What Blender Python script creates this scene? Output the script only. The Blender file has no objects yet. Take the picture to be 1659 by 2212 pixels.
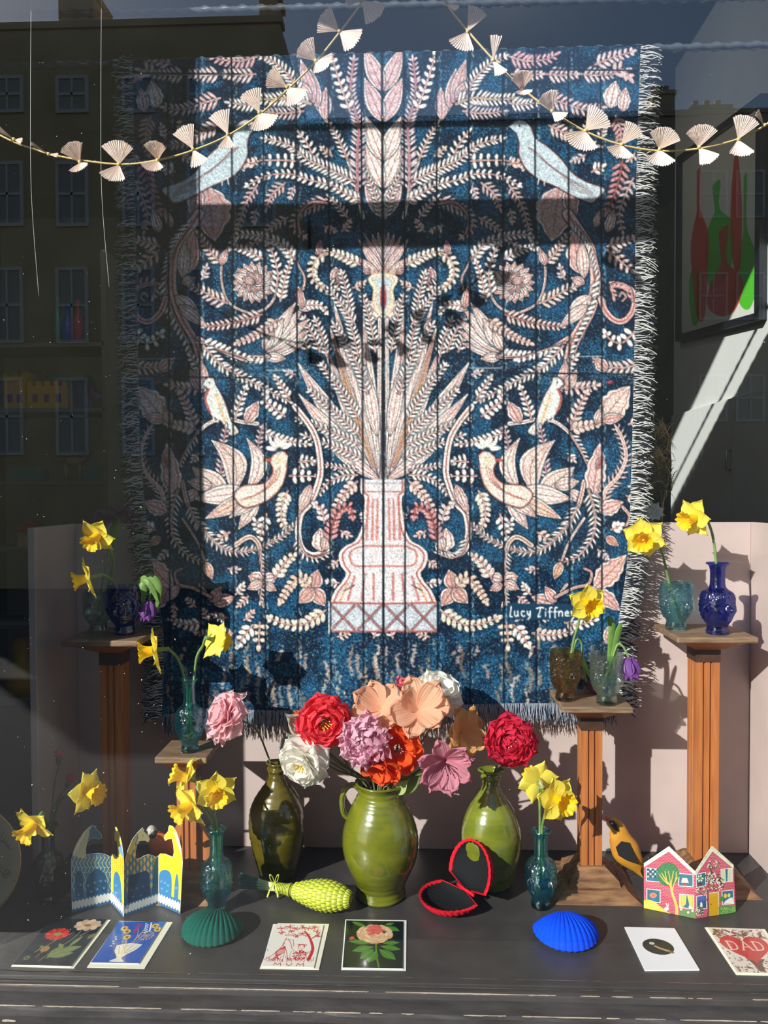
import bpy, bmesh, math, random
import numpy as np
from mathutils import Vector, Matrix, Euler
random.seed(7)
rng = np.random.default_rng(7)
SC = bpy.context.scene
COL = SC.collection
W_, H_ = 1659, 2212
FPX = 1660.0
CAMH = 1.05
YAW, PITCH, ROLL = map(math.radians, (2.2, -1.5, 0.25))
# ---------------------------------------------------------------- camera
_F = Vector((-math.sin(YAW)*math.cos(PITCH), math.cos(YAW)*math.cos(PITCH), math.sin(PITCH)))
_R0 = Vector((math.cos(YAW), math.sin(YAW), 0)); _U0 = _R0.cross(_F)
_R = _R0*math.cos(ROLL) - _U0*math.sin(ROLL); _U = _R.cross(_F)
CAM = Vector((0, 0, CAMH))
cd = bpy.data.cameras.new('camera'); cam = bpy.data.objects.new('camera', cd); COL.objects.link(cam)
cam.matrix_world = Matrix(((_R.x, _U.x, -_F.x, 0), (_R.y, _U.y, -_F.y, 0), (_R.z, _U.z, -_F.z, CAMH), (0, 0, 0, 1)))
cd.sensor_fit = 'VERTICAL'; cd.sensor_height = 24; cd.lens = 24*FPX/H_; cd.clip_start = 0.01; cd.clip_end = 200
SC.camera = cam
# ---------------------------------------------------------------- world, sun, exposure
SUN = Vector((0.90, 1.0, -0.67)).normalized()
w = bpy.data.worlds.new('world'); SC.world = w; w.use_nodes = True
nt = w.node_tree; nt.nodes.clear()
wo = nt.nodes.new('ShaderNodeOutputWorld'); wb = nt.nodes.new('ShaderNodeBackground'); sk = nt.nodes.new('ShaderNodeTexSky')
sk.sky_type = 'NISHITA'; sk.sun_disc = False
sk.sun_elevation = math.asin(-SUN.z); sk.sun_rotation = math.atan2(-SUN.x, -SUN.y)
sk.air_density = 1.2; sk.dust_density = 0.6; sk.ozone_density = 2.0; sk.altitude = 100
wb.inputs['Strength'].default_value = 0.16
nt.links.new(sk.outputs[0], wb.inputs[0]); nt.links.new(wb.outputs[0], wo.inputs[0])
sl = bpy.data.lights.new('sun', 'SUN'); sl.energy = 7.8; sl.angle = math.radians(0.53); sl.color = (1.0, 0.965, 0.905)
so = bpy.data.objects.new('sun', sl); COL.objects.link(so); so.location = (-4, -5, 5)
so.rotation_euler = SUN.to_track_quat('-Z', 'Y').to_euler()
for nm_, loc_, en_ in (('shop_fill_light', (0.4, 3.5, 2.9), 3.5), ('shop_fill_light', (-1.5, 3.1, 2.9), 5)):      # unseen fill lights, added to brighten the shaded shop wall and toy shelves
    ll = bpy.data.lights.new(nm_, 'POINT'); ll.energy = en_; ll.shadow_soft_size = .12; ll.color = (1, .95, .88)
    lo = bpy.data.objects.new(nm_, ll); COL.objects.link(lo); lo.location = loc_
SC.view_settings.view_transform = 'Standard'; SC.view_settings.look = 'None'
SC.view_settings.exposure = 0.0; SC.view_settings.gamma = 1.0; SC.view_settings.use_curve_mapping = False
SC.cycles.max_bounces = 12; SC.cycles.diffuse_bounces = 6;  SC.cycles.transparent_max_bounces = 24; SC.cycles.transmission_bounces = 8
SC.cycles.use_denoising = True; SC.cycles.caustics_reflective = False; SC.cycles.sample_clamp_indirect = 6

# ---------------------------------------------------------------- helpers
def ray(px, py):
    return _R*((px-W_/2)/FPX) - _U*((py-H_/2)/FPX) + _F
def P(px, py, Y):
    d = ray(px, py); return CAM + d*(Y/d.y)
def PZ(px, py, z=0.0):
    d = ray(px, py); return CAM + d*((z-CAMH)/d.z)
def PX(px, py, X):
    d = ray(px, py); return CAM + d*(X/d.x)
def s2l(c):
    return tuple((v/12.92 if v <= 0.04045 else ((v+0.055)/1.055)**2.4) for v in c)
def rgb(r, g, b): return s2l((r/255, g/255, b/255))

class MB:
    def __init__(s): s.v = []; s.f = []
    def add(s, vs, fs):
        o = len(s.v); s.v += [tuple(q) for q in vs]; s.f += [tuple(i+o for i in f) for f in fs]; return o
    def box(s, c, d, M=None):
        x, y, z = d[0]/2, d[1]/2, d[2]/2
        vs = [Vector((a*x, b*y, e*z)) for e in (-1, 1) for b in (-1, 1) for a in (-1, 1)]
        if M is not None: vs = [M @ q for q in vs]
        vs = [q+Vector(c) for q in vs]
        s.add(vs, [(0, 2, 3, 1), (4, 5, 7, 6), (0, 1, 5, 4), (2, 6, 7, 3), (0, 4, 6, 2), (1, 3, 7, 5)]); return s
    def bbox(s, a, b):
        return s.box([(a[i]+b[i])/2 for i in range(3)], [abs(b[i]-a[i]) for i in range(3)])
    def frustum(s, c, w0, d0, w1, d1, z0, z1):
        vs = [(c[0]+a*w/2, c[1]+b*d/2, z) for (w, d, z) in ((w0, d0, z0), (w1, d1, z1)) for b in (-1, 1) for a in (-1, 1)]
        s.add(vs, [(0, 2, 3, 1), (4, 5, 7, 6), (0, 1, 5, 4), (2, 6, 7, 3), (0, 4, 6, 2), (1, 3, 7, 5)]); return s
    def tube(s, pts, r, n=8, cap=True, flat=1.0):
        pts = [Vector(p) for p in pts]; m = len(pts)
        rr = r if isinstance(r, (list, tuple)) else [r]*m
        t0 = (pts[1]-pts[0]).normalized(); up = Vector((0, 0, 1)) if abs(t0.z) < .9 else Vector((1, 0, 0))
        a = t0.cross(up).normalized(); vs = []
        for i in range(m):
            t = (pts[min(i+1, m-1)]-pts[max(i-1, 0)])
            t = t.normalized() if t.length > 1e-9 else t0
            a = (a - t*a.dot(t)).normalized(); b = t.cross(a)
            for k in range(n):
                q = 2*math.pi*k/n; vs.append(pts[i]+(a*math.cos(q)+b*math.sin(q)*flat)*rr[i])
        fs = [(i*n+k, i*n+(k+1) % n, (i+1)*n+(k+1) % n, (i+1)*n+k) for i in range(m-1) for k in range(n)]
        if cap: fs += [tuple(range(n-1, -1, -1)), tuple((m-1)*n+k for k in range(n))]
        s.add(vs, fs); return s
    def lathe(s, prof, n=48, c=(0, 0, 0), disp=None, close=False):
        vs = []; m = len(prof)
        for (r, z) in prof:
            for k in range(n):
                q = 2*math.pi*k/n; rr = r + (disp(q, z, r) if disp else 0)
                vs.append((c[0]+rr*math.cos(q), c[1]+rr*math.sin(q), c[2]+z))
        fs = [(i*n+k, i*n+(k+1) % n, (i+1)*n+(k+1) % n, (i+1)*n+k) for i in range(m-1) for k in range(n)]
        o = s.add(vs, fs)
        if close:
            s.f.append(tuple(o+k for k in range(n-1, -1, -1))); s.f.append(tuple(o+(m-1)*n+k for k in range(n)))
        return s
    def grid(s, fn, nu, nv, wrap=False):
        vs = [fn(i/nu, j/nv) for j in range(nv+1) for i in range(nu+1)]
        fs = [(j*(nu+1)+i, j*(nu+1)+i+1, (j+1)*(nu+1)+i+1, (j+1)*(nu+1)+i) for j in range(nv) for i in range(nu)]
        s.add(vs, fs); return s
    def prism(s, poly, fn0, fn1):
        n = len(poly); vs = [fn0(*p) for p in poly]+[fn1(*p) for p in poly]
        s.add(vs, [tuple(range(n)), tuple(range(2*n-1, n-1, -1))]+[(i, i+n, (i+1) % n+n, (i+1) % n) for i in range(n)]); return s
    def sphere(s, c, r, n=12, sc=(1, 1, 1), M=None):
        m = n//2; vs = []
        for j in range(m+1):
            t = math.pi*j/m
            for k in range(n):
                q = 2*math.pi*k/n; p = Vector((math.sin(t)*math.cos(q)*sc[0]*r, math.sin(t)*math.sin(q)*sc[1]*r, math.cos(t)*sc[2]*r))
                if M is not None: p = M @ p
                vs.append(p+Vector(c))
        s.add(vs, [(j*n+k, (j+1)*n+k, (j+1)*n+(k+1) % n, j*n+(k+1) % n) for j in range(m) for k in range(n)]); return s

def rootloc(o):
    while o.parent: o = o.parent
    return Vector(o.location)
def obj(name, mb, mat, parent=None, smooth=True, local=False, fixn=False):
    me = bpy.data.meshes.new(name)
    vs = mb.v
    if parent is not None and not local:
        L = rootloc(parent); vs = [(q[0]-L.x, q[1]-L.y, q[2]-L.z) for q in vs]
    me.from_pydata(vs, [], mb.f); me.validate()
    if fixn:
        b = bmesh.new(); b.from_mesh(me); bmesh.ops.remove_doubles(b, verts=b.verts, dist=1e-6)
        bmesh.ops.recalc_face_normals(b, faces=b.faces); b.to_mesh(me); b.free()
    if smooth: me.shade_smooth()
    o = bpy.data.objects.new(name, me); COL.objects.link(o)
    if mat is not None: me.materials.append(mat)
    if parent is not None: o.parent = parent
    return o
def tag(o, label=None, cat=None, group=None, kind=None):
    if label: o['label'] = label
    if cat: o['category'] = cat
    if group: o['group'] = group
    if kind: o['kind'] = kind
    return o
def thing(name, label, cat, loc=(0, 0, 0), group=None):
    o = bpy.data.objects.new(name, None); COL.objects.link(o); o.location = loc; o.empty_display_size = .02
    return tag(o, label, cat, group)
def solid(o, t, off=0):
    m = o.modifiers.new('thickness', 'SOLIDIFY'); m.thickness = t; m.offset = off; return o
def bev(o, wd, seg=2):
    m = o.modifiers.new('bevel', 'BEVEL'); m.width = wd; m.segments = seg; m.limit_method = 'ANGLE'; m.angle_limit = .6; return o
def subd(o, l=1):
    m = o.modifiers.new('subd', 'SUBSURF'); m.levels = l; m.render_levels = l; return o
def spline(pts, n):
    pts = [Vector(p) for p in pts]; m = len(pts)
    if m < 3: return [pts[0].lerp(pts[-1], i/(n-1)) for i in range(n)]
    out = []
    for i in range(n):
        u = i/(n-1)*(m-1); k = min(int(u), m-2); t = u-k
        p0, p1, p2, p3 = pts[max(k-1, 0)], pts[k], pts[k+1], pts[min(k+2, m-1)]
        out.append(0.5*((2*p1)+(p2-p0)*t+(2*p0-5*p1+4*p2-p3)*t*t+(3*p1-p0-3*p2+p3)*t**3))
    return out

# ---------------------------------------------------------------- materials
_MC = {}
def M(name, c, rough=.6, metal=0, spec=.5, noise=None, bump=None, coat=0, sheen=0, trans=0, stretch=None, c2=None, sss=0):
    """noise=(scale, amount) varies the colour, c2 second colour, bump=(scale, strength)"""
    if name in _MC: return _MC[name]
    m = bpy.data.materials.new(name); m.use_nodes = True; _MC[name] = m
    n = m.node_tree; b = n.nodes['Principled BSDF']; L = n.links
    col = rgb(*c)
    b.inputs['Base Color'].default_value = (*col, 1); b.inputs['Roughness'].default_value = rough
    b.inputs['Metallic'].default_value = metal; b.inputs['Specular IOR Level'].default_value = spec
    b.inputs['Coat Weight'].default_value = coat; b.inputs['Coat Roughness'].default_value = .08
    if sheen: b.inputs['Sheen Weight'].default_value = sheen; b.inputs['Sheen Tint'].default_value = (*col, 1); b.inputs['Sheen Roughness'].default_value = .4
    if trans: b.inputs['Transmission Weight'].default_value = trans
    tc = n.nodes.new('ShaderNodeTexCoord'); mp = n.nodes.new('ShaderNodeMapping'); L.new(tc.outputs['Object'], mp.inputs[0])
    if stretch: mp.inputs['Scale'].default_value = stretch
    if noise:
        nz = n.nodes.new('ShaderNodeTexNoise'); nz.inputs['Scale'].default_value = noise[0]; nz.inputs['Detail'].default_value = 6
        L.new(mp.outputs[0], nz.inputs[0])
        cr = n.nodes.new('ShaderNodeValToRGB'); L.new(nz.outputs[0], cr.inputs[0])
        k = noise[1]; d = rgb(*c2) if c2 else tuple(v*(1-k) for v in col)
        e = col if c2 else tuple(min(1, v*(1+k)) for v in col)
        cr.color_ramp.elements[0].position = .32; cr.color_ramp.elements[1].position = .68
        cr.color_ramp.elements[0].color = (*d, 1); cr.color_ramp.elements[1].color = (*e, 1)
        L.new(cr.outputs[0], b.inputs['Base Color'])
    if bump:
        n2 = n.nodes.new('ShaderNodeTexNoise'); n2.inputs['Scale'].default_value = bump[0]; n2.inputs['Detail'].default_value = 5
        L.new(mp.outputs[0], n2.inputs[0]); bp = n.nodes.new('ShaderNodeBump'); bp.inputs['Strength'].default_value = bump[1]; bp.inputs['Distance'].default_value = .004
        L.new(n2.outputs[0], bp.inputs['Height']); L.new(bp.outputs[0], b.inputs['Normal'])
    return m
def petal_mat(name, c, tr=.35, rough=.55, noise=(60, .12), c2=None, veins=None):
    """thin petal or paper: diffuse plus light coming through"""
    if name in _MC: return _MC[name]
    m = M(name, c, rough, noise=noise, bump=(150, .25), c2=c2, stretch=veins)
    n = m.node_tree; L = n.links; b = n.nodes['Principled BSDF']; out = n.nodes['Material Output']
    t = n.nodes.new('ShaderNodeBsdfTranslucent'); t.inputs[0].default_value = (*[x**.8 for x in rgb(*c)], 1)
    mx = n.nodes.new('ShaderNodeMixShader'); mx.inputs[0].default_value = tr
    L.new(b.outputs[0], mx.inputs[1]); L.new(t.outputs[0], mx.inputs[2]); L.new(mx.outputs[0], out.inputs[0]); return m
def glass_mat(name, c, tint, rough=.01, mixt=.45, scat=.05):
    """hand blown glass: refracting glass, with part of the light passing straight through"""
    if name in _MC: return _MC[name]
    m = bpy.data.materials.new(name); m.use_nodes = True; _MC[name] = m
    q4 = lambda k: tuple(x**.25 for x in rgb(*k))      # light crosses four glass faces
    n = m.node_tree; L = n.links; n.nodes.clear(); out = n.nodes.new('ShaderNodeOutputMaterial')
    g = n.nodes.new('ShaderNodeBsdfGlass'); g.inputs['Color'].default_value = (*q4(c), 1); g.inputs['Roughness'].default_value = rough; g.inputs['IOR'].default_value = 1.45
    t = n.nodes.new('ShaderNodeBsdfTransparent'); t.inputs[0].default_value = (*q4(tint), 1)
    mx = n.nodes.new('ShaderNodeMixShader'); mx.inputs[0].default_value = mixt
    L.new(g.outputs[0], mx.inputs[1]); L.new(t.outputs[0], mx.inputs[2])
    tl = n.nodes.new('ShaderNodeBsdfTranslucent'); tl.inputs[0].default_value = (*[x**.5 for x in rgb(*c)], 1)      # seeds and ripples in the glass scatter some light
    m0 = n.nodes.new('ShaderNodeMixShader'); m0.inputs[0].default_value = scat
    L.new(mx.outputs[0], m0.inputs[1]); L.new(tl.outputs[0], m0.inputs[2]); mx = m0
    gl = n.nodes.new('ShaderNodeBsdfGlossy'); gl.inputs['Roughness'].default_value = .07
    m2 = n.nodes.new('ShaderNodeMixShader'); m2.inputs[0].default_value = .10
    L.new(mx.outputs[0], m2.inputs[1]); L.new(gl.outputs[0], m2.inputs[2]); L.new(m2.outputs[0], out.inputs[0])
    nz = n.nodes.new('ShaderNodeTexNoise'); nz.inputs['Scale'].default_value = 75; tc = n.nodes.new('ShaderNodeTexCoord')
    L.new(tc.outputs['Object'], nz.inputs[0]); bp = n.nodes.new('ShaderNodeBump'); bp.inputs['Strength'].default_value = .35; bp.inputs['Distance'].default_value = .004
    L.new(nz.outputs[0], bp.inputs['Height']); L.new(bp.outputs[0], g.inputs['Normal']); L.new(bp.outputs[0], gl.inputs['Normal'])
    return m
def attr_mat(name, rough=.5, coat=0, fleck=None, bump=None, spec=.4):
    if name in _MC: return _MC[name]
    m = bpy.data.materials.new(name); m.use_nodes = True; _MC[name] = m
    n = m.node_tree; b = n.nodes['Principled BSDF']; L = n.links
    a = n.nodes.new('ShaderNodeVertexColor'); a.layer_name = 'Col'; src = a.outputs[0]
    tc = n.nodes.new('ShaderNodeTexCoord')
    if fleck:
        nz = n.nodes.new('ShaderNodeTexNoise'); nz.inputs['Scale'].default_value = fleck[0]; nz.inputs['Detail'].default_value = 2
        L.new(tc.outputs['Object'], nz.inputs[0])
        mr = n.nodes.new('ShaderNodeMapRange'); mr.inputs[1].default_value = .35; mr.inputs[2].default_value = .65
        mr.inputs[3].default_value = 1-fleck[1]; mr.inputs[4].default_value = 1+fleck[1]; L.new(nz.outputs[0], mr.inputs[0])
        vm = n.nodes.new('ShaderNodeVectorMath'); vm.operation = 'SCALE'; L.new(src, vm.inputs[0]); L.new(mr.outputs[0], vm.inputs['Scale']); src = vm.outputs[0]
    L.new(src, b.inputs['Base Color']); b.inputs['Roughness'].default_value = rough; b.inputs['Coat Weight'].default_value = coat
    b.inputs['Coat Roughness'].default_value = .05; b.inputs['Specular IOR Level'].default_value = spec
    if bump:
        n2 = n.nodes.new('ShaderNodeTexNoise'); n2.inputs['Scale'].default_value = bump[0]; L.new(tc.outputs['Object'], n2.inputs[0])
        bp = n.nodes.new('ShaderNodeBump'); bp.inputs['Strength'].default_value = bump[1]; bp.inputs['Distance'].default_value = .003
        L.new(n2.outputs[0], bp.inputs['Height']); L.new(bp.outputs[0], b.inputs['Normal'])
    return m

# ---------------------------------------------------------------- drawing in a numpy canvas (printed and woven colour)
class Canvas:
    """colour grid; coordinates are user units, x right, y down"""
    def __init__(s, x0, y0, x1, y1, res, bg):
        s.x0, s.y0, s.res = x0, y0, res
        s.w = int(round((x1-x0)*res))+1; s.h = int(round((y1-y0)*res))+1
        s.a = np.empty((s.h, s.w, 3), np.float32); s.a[:] = np.array(bg, np.float32)/255
        s.m = np.zeros((s.h, s.w), np.float32)
    def _win(s, xa, ya, xb, yb):
        i0 = max(0, int((xa-s.x0)*s.res)-1); i1 = min(s.w, int((xb-s.x0)*s.res)+3)
        j0 = max(0, int((ya-s.y0)*s.res)-1); j1 = min(s.h, int((yb-s.y0)*s.res)+3)
        if i0 >= i1 or j0 >= j1: return None
        X, Y = np.meshgrid(s.x0+np.arange(i0, i1)/s.res, s.y0+np.arange(j0, j1)/s.res)
        return (slice(j0, j1), slice(i0, i1)), X, Y
    def _put(s, sl_, d, c, al=1):
        k = np.clip(.5-d*s.res, 0, 1)*al
        s.a[sl_] = s.a[sl_]*(1-k[..., None])+np.array(c, np.float32)/255*k[..., None]
        s.m[sl_] = np.maximum(s.m[sl_], k)
    def ell(s, cx, cy, rx, ry, ang=0, c=(0, 0, 0), al=1):
        R_ = max(rx, ry)+1; q = s._win(cx-R_, cy-R_, cx+R_, cy+R_)
        if not q: return
        sl_, X, Y = q; ca, sa = math.cos(ang), math.sin(ang)
        u = (X-cx)*ca+(Y-cy)*sa; v = -(X-cx)*sa+(Y-cy)*ca
        d = (np.sqrt((u/rx)**2+(v/ry)**2)-1)*min(rx, ry); s._put(sl_, d, c, al)
    def seg(s, a, b, w0, w1, c, al=1):
        R_ = max(w0, w1)/2+1; q = s._win(min(a[0], b[0])-R_, min(a[1], b[1])-R_, max(a[0], b[0])+R_, max(a[1], b[1])+R_)
        if not q: return
        sl_, X, Y = q; dx, dy = b[0]-a[0], b[1]-a[1]; L2 = dx*dx+dy*dy+1e-9
        t = np.clip(((X-a[0])*dx+(Y-a[1])*dy)/L2, 0, 1)
        s._put(sl_, np.hypot(X-a[0]-t*dx, Y-a[1]-t*dy)-(w0+(w1-w0)*t)/2, c, al)
    def line(s, pts, w0, c, w1=None, al=1):
        n = len(pts)-1; w1 = w0 if w1 is None else w1
        for i in range(n): s.seg(pts[i], pts[i+1], w0+(w1-w0)*i/n, w0+(w1-w0)*(i+1)/n, c, al)
    def poly(s, pts, c, al=1):
        xs = [p[0] for p in pts]; ys = [p[1] for p in pts]; q = s._win(min(xs)-1, min(ys)-1, max(xs)+1, max(ys)+1)
        if not q: return
        sl_, X, Y = q; ins = np.zeros(X.shape, bool); d = np.full(X.shape, 1e9)
        n = len(pts)
        for i in range(n):
            (ax, ay), (bx, by) = pts[i], pts[(i+1) % n]
            cond = ((ay > Y) != (by > Y)); den = (by-ay) if abs(by-ay) > 1e-9 else 1e-9
            ins ^= cond & (X < (bx-ax)*(Y-ay)/den+ax)
            dx, dy = bx-ax, by-ay; t = np.clip(((X-ax)*dx+(Y-ay)*dy)/(dx*dx+dy*dy+1e-12), 0, 1)
            d = np.minimum(d, np.hypot(X-ax-t*dx, Y-ay-t*dy))
        s._put(sl_, np.where(ins, -d, d), c, al)
def cspl(pts, n):
    return [(p.x, p.y) for p in spline([(a, b, 0) for a, b in pts], n)]
def canvas_obj(name, cv, fn, mat, parent=None, vec=None, world=True):
    """sheet mesh with one vertex per canvas cell; fn(X, Y arrays in canvas units) -> (h, w, 3) positions"""
    X, Y = np.meshgrid(cv.x0+np.arange(cv.w)/cv.res, cv.y0+np.arange(cv.h)/cv.res)
    p = fn(X, Y).reshape(-1, 3).astype(np.float64)
    if parent is not None and world: p = p-np.array(rootloc(parent))
    h, w_ = cv.h, cv.w
    i = np.arange((h-1)*(w_-1)); r = i//(w_-1); c = i % (w_-1); a = r*w_+c
    f = np.stack([a, a+w_, a+w_+1, a+1], 1).reshape(-1)
    me = bpy.data.meshes.new(name); me.vertices.add(h*w_); me.vertices.foreach_set('co', p.reshape(-1).astype(np.float32))
    me.loops.add(len(f)); me.loops.foreach_set('vertex_index', f.astype(np.int32))
    me.polygons.add(len(f)//4); me.polygons.foreach_set('loop_start', (np.arange(len(f)//4)*4).astype(np.int32))
    me.update(calc_edges=True); me.validate()
    ca = me.color_attributes.new('Col', 'FLOAT_COLOR', 'POINT')
    s = np.clip(cv.a.reshape(-1, 3), 0, 1); lin = np.where(s <= .04045, s/12.92, ((s+.055)/1.055)**2.4)
    ca.data.foreach_set('color', np.concatenate([lin, np.ones((len(lin), 1))], 1).astype(np.float32).reshape(-1))
    me.shade_smooth(); me.materials.append(mat)
    o = bpy.data.objects.new(name, me); COL.objects.link(o)
    if parent is not None: o.parent = parent
    return o
_Rn, _Un, _Fn = np.array(_R), np.array(_U), np.array(_F)
def PA(X, Y, D):
    """vectorised P: canvas arrays -> points on the plane Y = D"""
    d = _Rn*((X-W_/2)/FPX)[..., None]-_Un*((Y-H_/2)/FPX)[..., None]+_Fn
    return np.array(CAM)+d*(D/d[..., 1])[..., None]
# ================================================================ large structure
def struct(name, mb, mat, parent=None, smooth=False, bv=0, group=None):
    o = obj(name, mb, mat, parent, smooth)
    if bv: bev(o, bv)
    if parent is None: o['kind'] = 'structure'
    return o
WB = 2.235        # back panel plane
GL = 1.600        # glass plane
TOPZ = P(900, 1130, WB).z
XL, XR = -1.0, 0.965
m_pink = M('pink_paint', (190, 172, 168), .62, noise=(9, .05), bump=(220, .08))
m_floor = M('black_board', (62, 60, 60), .42, noise=(14, .16), bump=(120, .06))
m_sill = M('peeling_black_paint', (58, 56, 56), .5, noise=(30, .3), bump=(60, .35), stretch=(.3, 1, 1))
m_chip = M('bare_grey_wood', (150, 138, 122), .8, noise=(60, .35), bump=(90, .4), stretch=(.2, 1, 1))
m_dark = M('dark_interior_paint', (58, 58, 58), .8, noise=(3, .1))
m_alc = M('grey_alcove_paint', (128, 128, 124), .8, noise=(3, .05))
m_white = M('white_wall_paint', (205, 208, 206), .7, noise=(5, .03))
m_ext = M('dark_shopfront_paint', (40, 42, 46), .5)
def floor_board(name, x0, x1, y0, y1, z0, z1, mat, bv=.001):
    return struct(name, MB().bbox((x0, y0, z0), (x1, y1, z1)), mat, bv=bv)
floor_board('floor', -1.7, 1.6, 1.617, 2.44, -.03, 0, m_floor)
# sill mouldings outside the glass, stepping down towards the street
floor_board('trim_1', -1.7, 1.6, 1.588, 1.6165, -.04, -.004, m_floor, .0015)
def sill(name, y0, y1, z):
    mb = MB(); prof = [(y1, z-.05), (y1, z), (y0+.006, z), (y0, z-.004), (y0, z-.05)]; N = 60
    vs = []
    for i in range(N+1):
        x = -1.7+3.3*i/N
        for (y, zz) in prof: vs.append((x, y+.0012*math.sin(i*1.7)+(random.uniform(-.001, .001) if zz > z-.01 else 0), zz+(random.uniform(-.0008, .0008))))
    k = len(prof); mb.add(vs, [(i*k+j, i*k+j+1, (i+1)*k+j+1, (i+1)*k+j) for i in range(N) for j in range(k-1)])
    return struct(name, mb, m_sill)
sill('trim_2', 1.536, 1.5875, -.016)
sill('trim_3', 1.36, 1.5355, -.034)
def chips(name, y, z, n, wmax, tilt, p):
    mb = MB()
    for i in range(n):
        x = random.uniform(-1.0, .95); L = random.uniform(.02, wmax)
        if random.random() > p: L *= .3
        k = 9; top = []; bot = []
        for j in range(k):
            t = j/(k-1); e = math.sin(math.pi*t)**.5
            top.append((x+L*t, y+tilt*.0014*random.uniform(.2, 1)*e+.001, z)); bot.append((x+L*t, y-.0022*random.uniform(.15, 1)*e, z-.0005))
        mb.add(top+bot, [(j, j+1, k+j+1, k+j) for j in range(k-1)])
    o = struct(name, mb, m_chip); o['kind'] = 'stuff'; tag(o, 'bare wood showing where the black sill paint has chipped', 'paint chips'); return o
chips('paint_chips', 1.590, -.0030, 90, .16, 1, .5); chips('paint_chips', 1.5405, -.0148, 60, .12, 1, .4)
bpy.data.objects['paint_chips']['label'] = 'bare wood chips along the upper edge of the black sill'
bpy.data.objects['paint_chips.001']['label'] = 'bare wood chips along the lower edge of the black sill'
mb = MB()
for (px, py, w_, h_) in ((282, 2172, .045, .006), (262, 2166, .02, .004), (560, 2180, .05, .004), (905, 2196, .02, .004), (1090, 2160, .05, .004), (1380, 2160, .04, .005), (1610, 2205, .05, .006), (20, 2205, .03, .004)):
    c = PZ(px, py, -.0335); k = 12; mb.add([(c.x+w_*.5*math.cos(a)*random.uniform(.7, 1.2), c.y+h_*math.sin(a)*random.uniform(.6, 1.3), -.0333) for a in [j*2*math.pi/k for j in range(k)]], [tuple(range(k))])
o = struct('paint_chips', mb, M('pale_bare_wood', (196, 182, 160), .8, noise=(80, .3))); o['kind'] = 'stuff'; tag(o, 'pale bare wood patches where paint has flaked off the outer sill', 'paint chips')
# pink display panels
struct('wall_back', MB().bbox((XL, WB, 0), (XR, WB+.02, TOPZ)), m_pink, bv=.002)
struct('wall_left', MB().bbox((XL-.02, 1.99, 0), (XL, WB+.02, TOPZ)), m_pink, bv=.002)
struct('wall_right', MB().bbox((XR, 1.72, 0), (XR+.02, WB+.02, TOPZ)), m_pink, bv=.002)
# shop interior shell
RX = 1.372
struct('wall_shop_right', MB().bbox((RX, 2.3, -.6), (RX+.1, 4.12, 3.25)), m_white)
struct('wall_alcove_right', MB().bbox((RX+.6, 4.1, -.6), (RX+.7, 6.2, 3.25)), m_alc)
struct('wall_alcove_front', MB().bbox((RX+.1, 4.1, -.6), (RX+.6, 4.12, 3.25)), m_dark)
struct('wall_shop_back', MB().bbox((-3.4, 6.1, -.6), (RX+.7, 6.2, 3.25)), m_alc)
struct('wall_shop_left', MB().bbox((-3.4, 1.63, -.6), (-3.3, 6.1, 3.25)), m_dark)
struct('ceiling', MB().bbox((-3.4, 1.63, 3.25), (RX+.7, 6.2, 3.35)), m_dark)
struct('floor_shop', MB().bbox((-3.3, 2.5, -.7), (RX+.6, 6.1, -.6)), m_dark)
# shopfront outside: piers, head, stall riser
JX = -1.118
struct('wall_front_left', MB().bbox((-3.4, 1.55, -.7), (JX, 1.63, 3.35)), m_ext)
struct('wall_front_right', MB().bbox((1.5, 1.55, -.7), (RX+.9, 1.63, 3.35)), m_ext)
struct('wall_front_head', MB().bbox((JX, 1.55, 3.0), (1.5, 1.63, 3.35)), m_ext)
struct('wall_front_base', MB().bbox((-3.4, 1.37, -1.0), (RX+.9, 1.53, -.07)), m_ext)
z1, z0 = P(900, 405, 2.13).z, P(900, 505, 2.13).z
dY = .63; up = dY*.67
struct('trim_4', MB().bbox((-3.3, 1.45, z0+up), (2.6, 1.50, z1+up-.03)), m_ext, bv=.004)
mb = MB().tube([(-3.3, 1.5, P(900, 268, 2.13).z+up), (2.6, 1.5, P(900, 268, 2.13).z+up)], .0085, 10)
struct('trim_5', mb, m_ext, smooth=True)
struct('wall_right_return', MB().bbox((RX+.1, 1.63, -.7), (RX+.2, 2.3, 3.25)), m_dark)

# ---- glass pane
mg = bpy.data.materials.new('window_glass'); mg.use_nodes = True; n = mg.node_tree; L = n.links; n.nodes.clear()
out = n.nodes.new('ShaderNodeOutputMaterial'); t = n.nodes.new('ShaderNodeBsdfTransparent'); t.inputs[0].default_value = (.97, .985, .975, 1)
g = n.nodes.new('ShaderNodeBsdfGlossy'); g.inputs['Roughness'].default_value = 0.0; g.inputs['Color'].default_value = (1, 1, 1, 1)
fr = n.nodes.new('ShaderNodeFresnel'); geo = n.nodes.new('ShaderNodeNewGeometry'); mr_ = n.nodes.new('ShaderNodeMapRange')
mr_.inputs[3].default_value = 2.1; mr_.inputs[4].default_value = 1/2.1      # same reflection from both sides of the thin pane
L.new(geo.outputs['Backfacing'], mr_.inputs[0]); L.new(mr_.outputs[0], fr.inputs[0])
mx = n.nodes.new('ShaderNodeMixShader'); L.new(fr.outputs[0], mx.inputs[0]); L.new(t.outputs[0], mx.inputs[1]); L.new(g.outputs[0], mx.inputs[2]); L.new(mx.outputs[0], out.inputs[0])
mb = MB(); mb.add([(JX, GL, -.005), (1.5, GL, -.005), (1.5, GL, 3.06), (JX, GL, 3.06)], [(0, 1, 2, 3)])
win = struct('window_1', mb, mg)
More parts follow.
